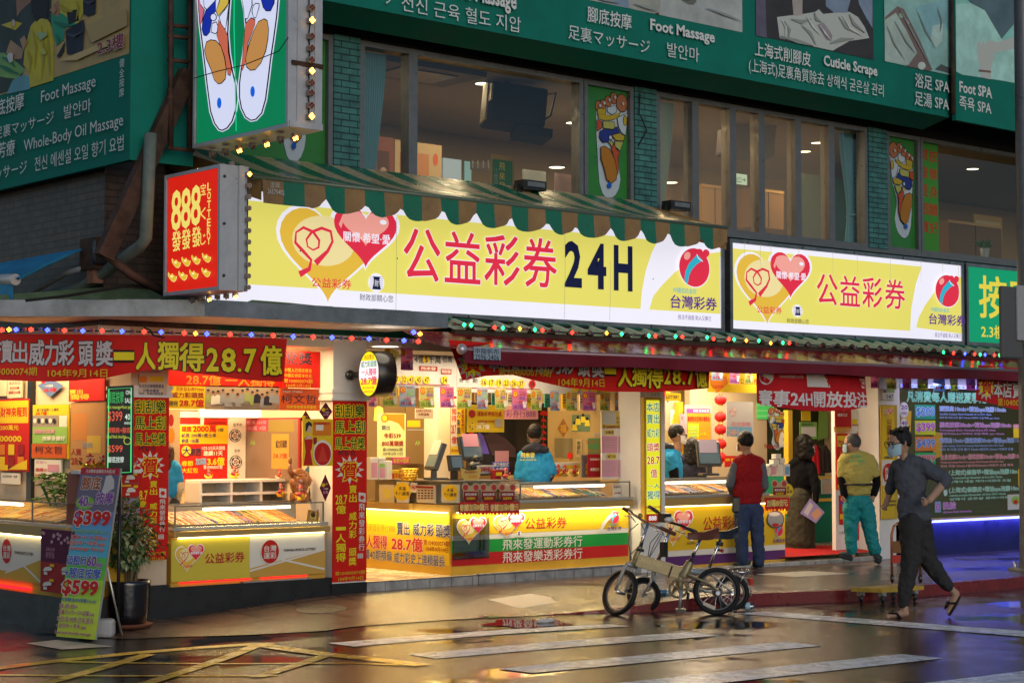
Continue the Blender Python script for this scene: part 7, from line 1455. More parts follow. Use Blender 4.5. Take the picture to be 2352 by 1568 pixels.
MB().box((a.x,14.545,a.z),(b.x,14.598,b.z),M((.50,.33,.04),.4)).build('case',t);P=PY(14.54);P.rect(a.x+.03,a.z+.02,b.x-.03,b.z-.03,E('#f0ec30',.8));EGN,ERN=E('#0a9a60',.55),E('#d82818',.65);OWE=[(E('#fffbe8',.9),.04)]
for s_,y0,y1,m in(('本店',924,945,EGN),('賣出',951,972,EGN),('威力彩',984,1004,EGN),('頭獎',1017,1036,ERN),('28.7',1048,1066,ERN),('億',1077,1096,ERN),('一人',1111,1120,EGN),('獨得',1127,1146,EGN)):(P.ptext(s_,1485,y0,1514,y1,m,.03,OWE)if len(s_)>1 else P.ptext(s_,1493,y0,1508,y1,m,.03,OWE))
P.ptext('第104000074期',1483,1161,1516,1168,ERN,.02);P.ptext('104年9月14日',1486,1170,1514,1176,ERN,.02);P.prect(1483,1180,1518,1199,E('#c02818',.5));P.ptext('888',1488,1184,1506,1195,E('#ffffff',.7),.04);P.build('lit_face',t)
boxat('door_plate','white and green door number plate 143 above the yellow lit pillar sign','number plate',(1482,902,1518,911.5),14.58,.012,WHP,lambda P:P.ptext('143',1497,902,1514,909,GNP,.02))
# right shop
bx('shop_wall',(14.63,17.0,.2),(18.8,17.1,2.5),M((.52,.40,.18),.4))
board('header_board','yellow lottery board with pale heart hanging behind the flyers of the right shop','board',15.2,(1624,856,1742,900),YEP,lambda P:(P.ptext('公益彩券',1700,868,1740,882,DRED,.02),P.poly([P.uv(*p_)for p_ in((1630,862),(1645,858),(1668,864),(1672,880),(1648,902),(1632,885))],ORP),P.ptext('公益彩券',1636,884,1660,891,RDP,.02)))
def sched(P):
 P.prect(1578,948,1633,1044,M((.62,.25,.02),.5));P.prect(1577,938,1630,948,PURP);txts(P,('棒球 賽事結果',1592,940,1628,946,WHP,.03),('贏家對決百萬好禮獎金',1579,956,1630,967,RDP,.05),('300萬元',1606,992,1628,1000,YEP,.05));P.prect(1580,972,1605,1006,YEP)
 for i in range(4):P.prect(1582,978+i*7,1602,982+i*7,GNP)
 P.prect(1590,1010,1608,1040,WHP);P.prect(1610,1010,1628,1024,PKP)
board('poster','orange framed match schedule poster 賽事結果 at the back of the right shop','poster',16.3,(1572,930,1634,1046),GRP,sched)
mb=MB();a,b=bx3(16.4,1560,923,1569,1100,.08);mb.box(a,b,M((.55,.30,.02),.4));tag(mb.build('yellow_post'),'yellow door post behind the side facing clerk in the right shop','post')
board('wall_picture','green white photograph behind the side facing clerk','picture',16.5,(1527,905,1558,990),M((.34,.26,.18),.5),lambda P:(P.prect(1540,940,1557,975,M((.5,.6,.55),.5)),P.poly([(1542,975),(1546,950),(1553,948),(1556,975)],YSH,px=True),P.poly([(1526,885),(1545,905),(1533,925),(1524,905)],RDP,px=True),P.ptext('包',1528,897,1540,915,YEP,.03)))
LANT=M((.40,.012,.012),.5,e=.25,ecol='#c01010')
for i,y in enumerate((918,957,986,1019,1050)):
 p=FY(1655,y,16.0);r=.078;t=thing('red_lantern',ORD[i]+' red lantern from the top of the string behind the white hanging sheet','lantern',p,'red lanterns strung in the right shop');MB().lathe([(.02,r*.8)]+[(r*math.cos(a)*(1.0 if abs(a)<1.2 else.9),r*.85*math.sin(a))for a in[math.radians(70-10*k)for k in range(15)]]+[(.02,-r*.8)],p,LANT,20).build('shade',t);MB().lathe([(.03,r*.78),(.03,r*.95)],p,GLDB,12).lathe([(.03,-r*.95),(.03,-r*.78)],p,GLDB,12).build('gold_rim',t)
board('hanging_sheet','pale grey hanging sheet reading 周末賽事 24H in the right shop','notice',15.2,(1668,923,1728,1002),M((.48,.46,.46),.5),lambda P:(P.prect(1669,980,1727,1002,BLP),P.poly(oval(1683,946,8,10),PKP,px=True),txts(P,('周末賽事',1679,968,1724,979,PKP,.03),('24H',1671,985,1696,1001,M((.6,.35,.25),.5),.05),('台灣',1677,937,1689,944,WHP,.03),('運彩',1677,946,1689,954,WHP,.03))))
board('green_screen','bright green field screen high at the back of the right shop','screen',16.6,(1738,908,1776,962),E('#58d060',.6),lambda P:[P.prect(1738,918+12*i,1776,919+12*i,E('#c8f0b0',.6))for i in range(4)])
a,b=FY(1764,1034,15.6),FY(1801,936,15.6);P=PY(15.6);t=thing('foot_cutout','coloured foot chart sticker with a white foot figure and welcome wording','sticker',a);foot_art(P,a.x,a.z,b.x,b.z,True,FC,INK);P.ptext('Welcome',1750,1018,1782,1030,DRED,.03);P.poly([(1784,1012),(1788,994),(1793,990),(1796,998),(1794,1010),(1798,1026),(1786,1026)],WHP,px=True);P.build('printed_sticker',t)
bx('side_room_wall',(17.3,16.6,.2),(18.8,16.7,2.5),M((.44,.34,.22),.5))
GCAB=M((.01,.16,.09),.4);t=thing('green_cabinet','green cabinet with wooden edging behind the woman in black','cabinet',FY(1895,1250,16.0));a,b=bx3(16.0,1810,1092,1920,1262,.4);MB().box((a[0],16.0,.2),(b[0],16.4,b[2]),GCAB).build('body',t);MB().box((a[0],15.98,b[2]-.05),(b[0],16.0,b[2]),YCN).box((a[0],15.98,b[2]-.34),(b[0],16.0,b[2]-.3),YCN).build('edging',t)
board('picture','small picture on the green cabinet right of the woman in black','picture',15.97,(1886,1098,1918,1134),M((.36,.32,.26),.5),lambda P:P.prect(1892,1110,1914,1130,M((.4,.3,.2),.5)))
def jacket(lb,px,m):
 a,b=bx3(16.3,*px,.1);t=thing('hanging_jacket',lb,'jacket',a);w=b[0]-a[0];h=b[2]-a[2];cx_=(a[0]+b[0])/2;MB().grid(lambda u,v:(cx_+w*(.16+.36*sst(0,.25,v))*math.cos(math.pi*(1-u)),16.4-.1*math.sin(math.pi*u)+.02*math.sin(u*30)*v,b[2]-h*v),26,12,m).build('cloth',t);MB().tube([(cx_,16.38,b[2]),(cx_,16.38,b[2]+.05)],.006,BLACK,5).build('hook',t)
jacket('bright red jacket hanging behind the woman in black',(1863,1021,1889,1088),M((.50,.01,.015),.6));jacket('dark brown jacket hanging right of the red jacket',(1881,1022,1916,1086),M((.035,.022,.018),.7))
board('notice','green and white notice on the tan side room wall','notice',16.55,(1836,969,1875,1008),GNP,lambda P:(P.prect(1840,980,1874,1002,WHP),P.ptext('禮物時代',1841,971,1868,978,M((.02,.1,.04),.5),.03)));board('round_notice','round yellow notice on the tan wall above the green notice','notice',16.55,(1840,944,1860,966),YEP)
mb=MB();a,b=bx3(15.9,1812,942,1820,1180,.08);mb.box(a,b,M((.55,.34,.03),.4));tag(mb.build('yellow_post'),'yellow door frame post left of the woman in black','post')
Yw=14.95;bx('entrance_wall',(FY(1919,1100,Yw).x,Yw,.15),(18.66,Yw+.06,2.5),WHITE)
board('pennant','red award pennant with gold fringe reading 績優名店 on the white entrance wall','pennant',Yw-.03,(1917,938,1953,983),M((.42,.01,.015),.5),lambda P:(txts(P,('績優名店',1924,949,1946,956,WHP,.03),('108年8月',1928,938,1940,943,WHP,.02)),[P.prect(1915+2.4*i,980,1917+2.4*i,995-abs(7-i)*.4,M((.55,.25,.02),.5))for i in range(15)]))
board('notice','white notices with a no smoking sign on the entrance wall','notice',Yw-.01,(1954,942,1994,990),WHP,lambda P:(nosmoke(1978,950,8)(P),P.prect(1957,962,1968,974,YEP),P.ptext('會員招募中',1956,974,1977,977.5,DRED,.03)))
def gods2(P):P.prect(1923,1000,1988,1025,YEP);P.prect(1926,1026,1975,1120,RDP);txts(P,('大吉大利報到',1924,1008,1987,1022,RDP,.06),('頭獎',1935,1028,1950,1036,YEP,.04));P.prect(1930,1038,1950,1060,ORP);P.prect(1923,1112,1960,1122,YEP)
board('poster','red and yellow lottery poster behind the man in a yellow shirt','poster',Yw-.012,(1920,995,1990,1124),RDP,gods2);board('poster','small red and yellow strip poster low on the entrance wall','poster',Yw-.01,(1928,1136,1944,1204),RDP,lambda P:(P.prect(1929,1180,1943,1192,YEP),P.prect(1929,1150,1943,1160,PURP)))
board('red_paper','bright red paper low on the entrance wall behind the man in teal trousers','poster',Yw-.01,(1968,1176,1990,1240),RDP);boxat('wall_socket','white double wall socket low on the entrance wall','socket',(1930,1218,1944,1226),Yw-.015,.012,M((.6,.6,.58),.4),lambda P:(P.prect(1933,1220,1936,1224,GRP),P.prect(1938,1220,1941,1224,GRP)))
tag(MB().add([(16.9,14.6,.176),(18.66,14.6,.176),(18.66,15.5,.21),(16.9,15.5,.21)],[(0,1,2,3)],M((.34,.01,.012),.8,noise=.25,nscale=30)).build('red_carpet'),'red carpet at the entrance under the woman in black','carpet')
boxat('door_plate','green and white door number plate 147 on the right pillar','number plate',(2027,893,2055,918),14.58,.012,WHP,lambda P:(P.prect(2028,894,2055,901,GNP),P.ptext('147',2037,905,2052,915,M((.02,.2,.12),.5),.02),P.poly(oval(2032,898,3,4),DRED,px=True)))
def pil3(P):
 P.prect(2026,932,2055,1056,YEP);P.prect(2026,1056,2055,1115,WHP);P.prect(2026,1115,2055,1190,M((.60,.40,.03),.5));q,q2=P.uv(2028,958),P.uv(2051,958);hearts(P,q[0],q[1],q2[0],q[1]+.11,LD,False)
 P.pvtext('公益彩券',2036,962,2047,1015,DRED,.02);q=P.uv(2032,1046);lot_mark(P,q[0],q[1],q[0]+.2,q[1]+.15,LD,False);P.ptext('台灣彩券',2030,1047,2049,1053,NAVP,.03);P.poly(oval(2040,1086,13.5,23),RDP,px=True);P.ptext('台灣',2031,1072,2049,1085,WHP,.04);P.ptext('運彩',2031,1087,2049,1101,WHP,.04);P.line([P.uv(2026,1126),P.uv(2055,1116)],.02,WHP);P.ptext('TAIWAN',2034,1148,2055,1153,INKP,.04);P.ptext('SPORTS',2034,1157,2055,1162,INKP,.04)
board('pillar_sign','yellow and white lottery panel with a red disc on the pillar of number 147','sign',14.575,(2024,930,2058,1192),M((.5,.34,.05),.4),pil3)
# massage shop window
NAVY=M((.008,.008,.055),.35,noise=.2,nscale=3);Yg=14.62;xg0,xg1=19.10,23.2;zs=FY(2200,1190,Yg).z
bx('base_wall',(19.0,Yg-.02,-.1),(xg1,14.9,zs-.03),NAVY);bx('window_ledge',(19.1,Yg-.06,zs-.03),(xg1,14.9,zs),M((.35,.22,.14),.4));t=thing('shop_window','large shop window covered with massage price lettering at the right','window',(21,Yg,zs));ztp=FY(2200,888,Yg).z
MB().poly([(xg0,Yg,zs),(xg1,Yg,zs),(xg1,Yg,ztp),(xg0,Yg,ztp)],GLASS).build('pane',t);P=PY(Yg-.004);GP,BP2,PP,RP2=[M(c,.45)for c in((.16,.50,.34),(.10,.22,.60),(.45,.10,.50),(.55,.10,.16))];WP=[(M((.66,.66,.70),.45),.045)]
P.ptext('凡消費每人贈送夏季用',2083,898,2265,922,M((.04,.34,.22),.45),.03,[(M((.50,.62,.55),.45),.03)])
for y,h,s_,bc,tc in((929,33,'$200',(.02,.26,.20),BP2),(965,33,'$399',(.48,.52,.03),PP),(1002,33,'$499',(.60,.20,.04),BP2),(1039,29,'$999',(.04,.36,.12),RP2)):P.prect(2101,y,2148,y+h,M(bc,.45));P.ptext(s_,2104,y+5,2147,y+h-5,tc,.06,WP)
for y,r,s_ in((941,19,'20'),(977,17,'40')):P.poly(oval(2075,y,r*.55,r*.95,18),M((.62,.62,.66),.45),px=True);P.ptext(s_,2068,y-11,2083,y-1,PURP,.04);P.ptext('min',2069,y+3,2082,y+10,PURP,.03)
for i,(y,s_,m,x1,e_,k_)in enumerate(((932,'頭頸肩10min+精油spa泡腳10min',BP2,2308,'Shoulder massage 10min+Essential oil foot SPA 10min','머리 목 어깨 근육 풀기 10min+아로마 오일 족욕 spa 10min'),(969,'腳底按摩30min+精油spa泡腳10min',PP,2320,'Foot massage 30min +Essential oil foot SPA 10min','발안마30min+아로마 오일 족욕 spa 10min'),(1005,'頭頸肩10min+腳底按摩30min+精油spa泡腳10m',BP2,2342,'Shoulder massage 10min+Foot massage 30min+Essential oil foot SPA 10min','머리 목 어깨 근육 풀기 10min+발안마 30min+아로마 오일'),(1043,'全身按摩50min+腳底按摩30min+精油spa泡腳10m',RP2,2342,'Whole-body massage 50min+Foot massage 30min+Essential oil foot SPA 10min','전신 지압 50min+발안마30min+아로마 오일 족욕'),(1079,'(上海式)修指甲+精油spa泡腳10m',GP,2332,'Nail cosmetology+Essential oil foot SPA 10min','상해식 네일 케어+아로마 오일'),(1119,'(上海式)修腳皮+精油spa泡腳10min',GP,2342,'cuticle scrape+Essential oil foot SPA 10min','상해식 굳은살 관리+아로마'))):
 x0=2156 if i<4 else 2175;P.ptext(s_,x0,y,x1,y+14,m,.03,WP);P.ptext(e_,x0,y+16,x0+(x1-x0)*.78,y+22,m,.03,[(WP[0][0],.03)]);P.ptext(k_,x0,y+24,x0+(x1-x0)*.9,y+30,m,.02,[(WP[0][0],.03)])
P.poly(oval(2166,1130,5,9,16),GP,px=True);P.ptext('B',2163,1125,2169,1137,WP[0][0],.05);P.ptext('挽臉',2160,1152,2190,1169,PP,.03,WP);P.ptext('chinese facial threading',2160,1173,2226,1179,PP,.03,[(WP[0][0],.03)]);P.prect(2141,1151,2155,1176,BLP);P.ptext('0',2143,1153,2153,1174,PP,.05,WP)
P.prect(2308,1135,2342,1170,M((.5,.5,.45),.5));P.poly(oval(2326,1148,10,10,16),GNP,px=True);P.poly(st(2326,1152,8,4,5),RDP,px=True);P.prect(2321,974,2342,1005,YEP);P.prect(2321,974,2342,983,PKP);P.prect(2332,1076,2342,1115,YEP);P.build('price_lettering',t)
BLED=E('#3040ff',7);t=thing('light_strip','blue white LED strip along the sill of the massage window','light strip',(21,Yg,zs));
for i in range(60):x=19.75+i*.052;MB().box((x,Yg-.075,zs-.03),(x+.03,Yg-.062,zs-.008),E('#5060ff',12)).build('lamp',t)
MB().box((19.6,Yg-.062,zs-.034),(xg1,Yg-.06,zs-.002),WHITE).build('strip',t);area('blue_strip_lamp',(21.3,Yg-.12,zs-.03),3.4,.05,16,(.12,.12,1),(math.radians(35),0,0))
t=thing('light_strip','blue LED strip across the top of the massage window behind the flyers','light strip',(21,Yg,ztp));
for i in range(28):x=19.15+i*.10;MB().box((x,Yg-.05,ztp-.02),(x+.03,Yg-.03,ztp+.005),BLED).build('lamp',t)
MB().box((19.1,Yg-.028,ztp-.03),(xg1,Yg,ztp+.02),WHITE).build('strip',t);area('blue_strip_lamp',(21,Yg-.3,ztp+.02),3.6,.05,14,(.75,.75,1),(math.radians(25),0,0));bx('window_head',(19.1,Yg-.02,ztp+.02),(xg1,14.9,2.5),M((.42,.40,.52),.5))
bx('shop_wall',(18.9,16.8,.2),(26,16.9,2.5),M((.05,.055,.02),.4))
rr_=random.Random(8)
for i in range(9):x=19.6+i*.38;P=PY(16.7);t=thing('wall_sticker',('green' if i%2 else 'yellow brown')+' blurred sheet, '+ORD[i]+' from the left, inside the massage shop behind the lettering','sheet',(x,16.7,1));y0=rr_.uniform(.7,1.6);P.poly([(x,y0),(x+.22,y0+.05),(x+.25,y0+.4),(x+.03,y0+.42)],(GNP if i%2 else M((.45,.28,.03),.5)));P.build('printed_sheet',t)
slips=((1010,886,1030,915,'w'),(1090,893,1104,925,'n'),(1128,893,1146,930,'t'),(1165,896,1182,932,'w'),(1208,897,1222,935,'y'),(1250,898,1262,935,'t'),(1290,900,1304,938,'y'),(1330,898,1343,940,'w'),(1371,902,1382,938,'p'),(1404,902,1416,940,'y'),(915,884,926,908,'y'),(962,886,972,920,'p'))
SM={'w':(WHP,'white'),'n':(M((.30,.2,.1),.5),'brown'),'t':(M((.03,.26,.24),.5),'teal'),'y':(YEP,'yellow'),'p':(PKP,'pink')}
for i,(xl,yt,xr,yb,k)in enumerate(slips):board('paper_slip',SM[k][1]+' paper slip, '+ORD[i]+' of those hung behind the flyers of the middle shop','slip',15.5+.03*(i%3),(xl,yt,xr,yb),SM[k][0],lambda P:[P.prect(xl+2,yt+5+6*j,xr-2-(j%2)*3,yt+7+6*j,[INKP,DRED,NAVP][j%3])for j in range(4)])
board('shop_board','yellow board reading LOTTERY above the side facing clerk','board',15.3,(1528,903,1562,920),YEP,lambda P:P.ptext('LOTTERY',1531,907,1560,915,INKP,.05))
for lb,px,Y,m,tx in(('pink sheet taped beside the orange match schedule',(1562,950,1571,990),16.2,PKP,'公告'),('white notice above the terminal of the right shop',(1636,1010,1648,1040),15.6,WHP,'提醒'),('yellow price card on the right shop case glass',(1716,1106,1732,1134),14.66,YEP,'買一送一'),('small green card on the right shop case glass',(1700,1118,1712,1138),14.66,GNP,'中獎'),('red sheet under the pink lantern string in the right shop',(1664,1046,1690,1072),15.9,RDP,'恭喜'),('white lettered sheet on the yellow door post of the right shop',(1536,1018,1552,1050),16.2,WHP,'營業中')):
 board('notice',lb,'notice',Y,px,m,lambda P:P.ptext(tx,px[0]+2,px[1]+6,px[2]-2,px[1]+13,DRED if m is not RDP else YEP,.03))
 # bicycles
BIKE_TYRE=M((.012,.012,.013),.45,bump=.3,bscale=90);CHROME=M((.55,.55,.57),.15,1);GREYP=M((.30,.31,.31),.3,.4)
def bike(name,lb,p0,zc,wh,rh,rf,rax,fax,frame_m,front_w,spec):
 """p0: rear contact; drawn on the wheel plane of the bicycle; zc maps enlarged photo points to photo points"""
 D=p0;N=ND;O=Vector((D.x,D.y,0));t=thing(name,lb,'bicycle',D)
 def B(x,y,off=0):
  d=ray(*zc(x,y));k=(O-CAM).dot(N)/d.dot(N);return CAM+d*k+N*off
 k_=(O-CAM).length/F*.1757
 def wheel(c,axis,R_,nm,sp=16):
  w=thing(nm,None,None,c);w.parent=t;w.location=c-t.location
  for q in('label','category'):
   if q in w:del w[q]
  MB().torus(c,axis,R_-.024,.024,BIKE_TYRE,40,8).build('tyre',w);MB().torus(c,axis,R_-.05,.010,M((.10,.10,.10),.3,.6),40,6).build('rim',w);mb=MB();ax=Vector(axis).normalized();u=ax.orthogonal().normalized();v=ax.cross(u)
  for i in range(sp):a=2*math.pi*i/sp;d=u*math.cos(a)+v*math.sin(a);mb.tube([c+ax*(.02 if i%2 else-.02)+(u*math.cos(a+.5)+v*math.sin(a+.5))*.015,c+d*(R_-.05)],.0022,CHROME,4,False)
  mb.build('spokes',w);MB().tube([c-ax*.055,c+ax*.055],.016,CHROME,10).build('hub',w)
 spec(t,B,wheel,k_,frame_m)
 return t
z4=lambda x,y:(1349.4+x*.1757,1148.4+y*.1757)
OLIVE=M((.26,.21,.11),.32,.35,noise=.12,nscale=9);LEATH=M((.13,.045,.03),.4);SEATB=M((.018,.02,.03),.35);GRIP=M((.13,.045,.03),.55)
def saddle(t,c,L,m,fw):
 mb=MB();n=10;
 def f(u,v):
  x=(u-.5)*L;w=(.02+.075*sst(.3,.85,u));a=(v-.5)*math.pi;return c+fw*-x+ND*(w*math.sin(a))+Vector((0,0,.065*math.cos(a)*(.75+.5*u)+.03*(2*u-1)**2*(1 if u>.5 else.2)-.025))
 mb.grid(f,14,10,m);mb.grid(lambda u,v:f(u,v)+Vector((0,0,-.012)),14,10,m);mb.build('saddle',t)
def spec1(t,B,wheel,k,m):
 fw=-UD;r=307*k;wheel(B(1690,1188),ND,r,'rear_wheel');fx_=(ND*.62+UD*-.74+Vector((0,0,.33))).normalized();wheel(B(425,1203),fx_,r,'front_wheel')
 mb=MB();a,b=B(640,775),B(1265,985);d=(b-a).normalized();s_=d.cross(ND).normalized();h=.062;w=.03
 q=[a+s_*i*h*f+ND*j*w for i,f in((-1,.95),(1,.95))for j in(-1,1)]+[b+s_*i*h*f+ND*j*w for i,f in((-1,1.15),(1,.75))for j in(-1,1)]
 mb.add(q,[(0,1,3,2),(4,6,7,5),(0,4,5,1),(2,3,7,6),(1,5,7,3),(0,2,6,4)],m);mb.tube([B(1240,1000),B(1345,800)],[.055,.036],m,12);mb.tube([B(685,610),B(596,835)],.026,m,12);mb.tube([B(1215,985),B(1200,1180)],[.04,.03],m,10);mb.tube([B(1215,1160),B(1690,1160,-.06)],.014,m,8);mb.tube([B(1290,980,-.05),B(1680,1150,-.06)],.014,m,8);mb.tube([B(1300,960,.04),B(1600,1090,.05),B(1690,1170,.06)],.013,m,8);f_=mb.build('frame',t,bevel=.012)
 P=Pr(B(700,768,.034),d*1,s_*(1 if s_.z>0 else-1));P.text('HALF WAY',0,-.02,.20,.018,M((.36,.30,.17),.3,.4),.03);P.build('raised_lettering',f_);MB().box((-.007,-.004,-.055),(.007,.004,.055),DKW,Matrix.Translation(B(1078,930,.036))@(Matrix((d.to_4d()[:3],(-ND)[:],s_[:])).transposed().to_4x4())).build('hinge',f_)
 fb=MB();c=B(425,1203);
 for q_ in(-1,1):fb.tube([B(575,850)+fx_*.055*q_,B(545,900)+fx_*.06*q_,c+fx_*.06*q_+(B(500,1000)-c)*.55,c+fx_*.06*q_],[.018,.018,.016,.011],GREYP,8)
 fb.tube([B(575,850)+fx_*-.065,B(575,850)+fx_*.065],.02,GREYP,8).build('fork',t)
 MB().tube([B(690,620),B(720,500),B(790,310)],[.02,.016,.016],CHROME,10).tube([B(640,640,.02),B(735,655,.03)],.014,BLACK,8).build('stem',t)
 bar=[B(555,160,-.16),B(650,215,-.10),B(800,318,0),B(900,345,.07),B(960,358,.12)];MB().tube(bar,.012,CHROME,8).build('handlebar',t);MB().tube([B(487,115,-.22),B(590,175,-.15)],.018,GRIP,10).build('grip',t);MB().tube([B(945,352,.1),B(1112,422,.24)],.019,GRIP,10).build('grip',t)
 for p in(((640,290,-.1),(590,230,-.14),(495,208,-.2)),((870,390,.08),(960,405,.12),(1010,490,.18))):MB().tube([B(*q_)for q_ in p],.006,CHROME,6).build('brake_lever',t)
 MB().ball(B(697,206,-.08),.024,M((.3,.2,.05),.3,.6),10).build('bell',t);mb=MB()
 for p in(((660,300),(540,400),(530,560),(560,700),(560,790)),((690,300),(750,400),(730,520),(640,620),(560,700),(570,770))):mb.tube([B(*q_,.05)for q_ in p],.004,BLACK,5)
 mb.build('cables',t)
 MB().tube([B(1345,795),B(1478,505)],.0145,CHROME,10).build('seat_post',t);MB().tube([B(1318,790,.01),B(1372,815,.01)],.024,BLACK,8).tube([B(1365,695),B(1408,712)],.02,BLACK,8).build('seat_clamp',t);saddle(t,B(1510,465),.28,LEATH,fw)
 cr=thing('crankset',None,None,B(1190,1150,.05));cr.parent=t;cr.location=B(1190,1150,.05)-t.location;c=B(1185,1150,.03);MB().torus(c,ND,112*k,.011,M((.16,.13,.08),.4,.5),32,6).build('chain_ring',cr);mb=MB()
 for i in range(5):a_=i*1.257;mb.tube([c,c+(UD*math.cos(a_)+Vector((0,0,1))*math.sin(a_))*108*k],.009,m,6)
 mb.build('spider',cr);MB().tube([B(1218,1165,.08),B(1188,1395,.10)],[.018,.013],GREYP,8).build('crank_arm',cr);MB().box((-.05,-.045,-.012),(.05,.045,.012),BLACK,tmat(*B(1200,1415,.13))@Matrix.Rotation(YAW,4,'Z')).build('pedal',cr);MB().tube([B(1150,1140,-.04),B(1108,1255,-.08)],[.016,.012],m,8).build('crank_arm',cr)
 MB().torus(B(1690,1188,.045),ND,58*k,.008,M((.10,.09,.08),.4,.6),24,6).tube([B(1690,1188,.02),B(1690,1200,.1)],.02,CHROME,10).build('sprocket',t);MB().tube([B(1500,1170,.03),B(1620,1300,.03),B(1690,1130,.03)],.005,BLACK,5).tube([B(1190,1040,.03),B(1690,1135,.03)],.005,BLACK,5).build('chain',t)
 MB().tube([B(1310,1200,.05),B(1300,1290,.06)],.014,BLACK,6).tube([B(1250,1370,.06),B(1240,1440,.08)],.006,CHROME,6).build('kickstand',t)
 MB().box((-.06,-.002,-.015),(.06,.002,.015),M((.5,.4,.32),.3),tmat(*B(1590,1375,.01))@Matrix.Rotation(YAW-1.57,4,'Z')@Matrix.Rotation(.4,4,'Y')).build('spoke_reflector',t)
p0=GR(1647,1411);bike('folding_bicycle','olive gold folding bicycle with brown saddle standing at the red kerb, nearer the camera',p0,z4,None,None,None,None,None,OLIVE,0,spec1)
SILVF=M((.42,.44,.43),.3,.45)
def spec2(t,B,wheel,k,m):
 fw=-UD;r=228*k;wheel(B(1885,1212),ND,r,'rear_wheel');fx_=(ND*.9+UD*-.35).normalized();wheel(B(735,1238),fx_,r,'front_wheel')
 mb=MB().tube([B(880,860),B(1200,900),B(1560,960)],[.028,.03,.028],m,12).tube([B(925,790),B(865,945)],.024,m,10).tube([B(1560,890),B(1450,1180)],.022,m,10).tube([B(1330,1180),B(1885,1212,-.05)],.012,m,8).tube([B(1560,930,-.03),B(1885,1200,-.05)],.011,m,8).tube([B(1600,960,.04),B(1885,1200,.05)],.011,m,8);mb.build('frame',t)
 c=B(735,1238);fb=MB()
 for q_ in(-1,1):fb.tube([B(868,950)+fx_*.045*q_,B(850,1060)+fx_*.05*q_,c+fx_*.055*q_],[.016,.015,.01],m,8)
 fb.build('fork',t);mb=MB();n=10
 def fen(c,ax,R_,a0,a1,w):
  ax=Vector(ax).normalized();u=(UD-ax*UD.dot(ax)).normalized();v=Vector((0,0,1));return lambda s,q:c+(u*math.cos(a0+(a1-a0)*s)+v*math.sin(a0+(a1-a0)*s))*(R_-.012*(2*q-1)**2)+ax*w*(q-.5)
 MB().grid(fen(B(735,1238),fx_,r+.018,1.2,2.3,.06),14,4,m).build('front_fender',t);MB().grid(fen(B(1885,1212),ND,r+.022,-.15,2.4,.06),22,4,m).build('rear_fender',t)
 MB().tube([B(925,780),B(985,640),B(1090,360)],[.02,.018,.015],CHROME,10).build('stem',t);MB().box((-.025,-.03,-.07),(.025,.03,.07),BLACK,tmat(*B(995,640,.02))).build('folding_joint',t)
 MB().tube([B(880,120,-.2),B(960,180,-.14),B(1080,290,-.05),B(1230,330,.05),B(1330,375,.12)],.012,BLACK,8).build('handlebar',t);MB().tube([B(830,95,-.24),B(930,160,-.16)],.018,SEATB,10).build('grip',t);MB().tube([B(1270,350,.07),B(1400,405,.16)],.018,SEATB,10).build('grip',t)
 MB().box((-.04,-.05,-.04),(.05,.04,.04),BLACK,tmat(*B(1000,230,0))).ball(B(1055,250,.05),(.05,.035,.028),M((.6,.6,.6),.25),12).build('bag_lamp',t);MB().tube([B(1140,390,.05),B(1250,425,.08),B(1305,495,.1)],.006,CHROME,6).build('brake_lever',t);mb=MB()
 for p in(((940,420),(820,560),(790,740)),((960,430),(870,580),(800,750)),((990,420),(900,600),(805,750)),((790,740),(800,880),(780,980))):mb.tube([B(*q_)for q_ in p],.004,BLACK,5)
 mb.build('cables',t)
 MB().tube([B(1590,880),B(1740,510)],.0145,CHROME,10).build('seat_post',t);MB().tube([B(1680,560),B(1770,575)],.02,BLACK,8).build('seat_clamp',t);MB().tube([B(1660,640),B(1745,655)],.013,BLACK,6).ball(B(1755,655,.02),.02,M((.4,.02,.02),.3),8).build('clip_light',t);saddle(t,B(1790,455),.25,SEATB,fw)
 ra=MB();pa=[B(1840,905,-.07),B(2080,890,-.07),B(2120,915,0),B(2080,930,.07),B(1840,935,.07)];ra.tube(pa,.007,CHROME,6)
 for s in range(5):ra.tube([pa[0].lerp(pa[1],s/4),pa[4].lerp(pa[3],s/4)],.004,CHROME,5)
 ra.tube([B(2060,930,.06),B(1960,1100,.06)],.005,CHROME,5).tube([B(1860,930,.06),B(1900,1150,.05)],.005,CHROME,5).build('luggage_rack',t);MB().box((-.02,-.02,-.035),(.02,.02,.03),M((.5,.04,.02),.25),tmat(*B(2128,1060))).build('rear_light',t);MB().torus(B(1390,1110,.03),ND,80*k,.01,M((.2,.2,.2),.4,.5),26,6).build('chain_ring',t);MB().tube([B(1890,1390,.05),B(1895,1500,.08)],.007,CHROME,6).build('kickstand',t)
p0=GR(1683,1402);bike('folding_bicycle','silver folding bicycle with rack and dark blue saddle, behind the olive one',p0,z4,None,None,None,None,None,SILVF,0,spec2)
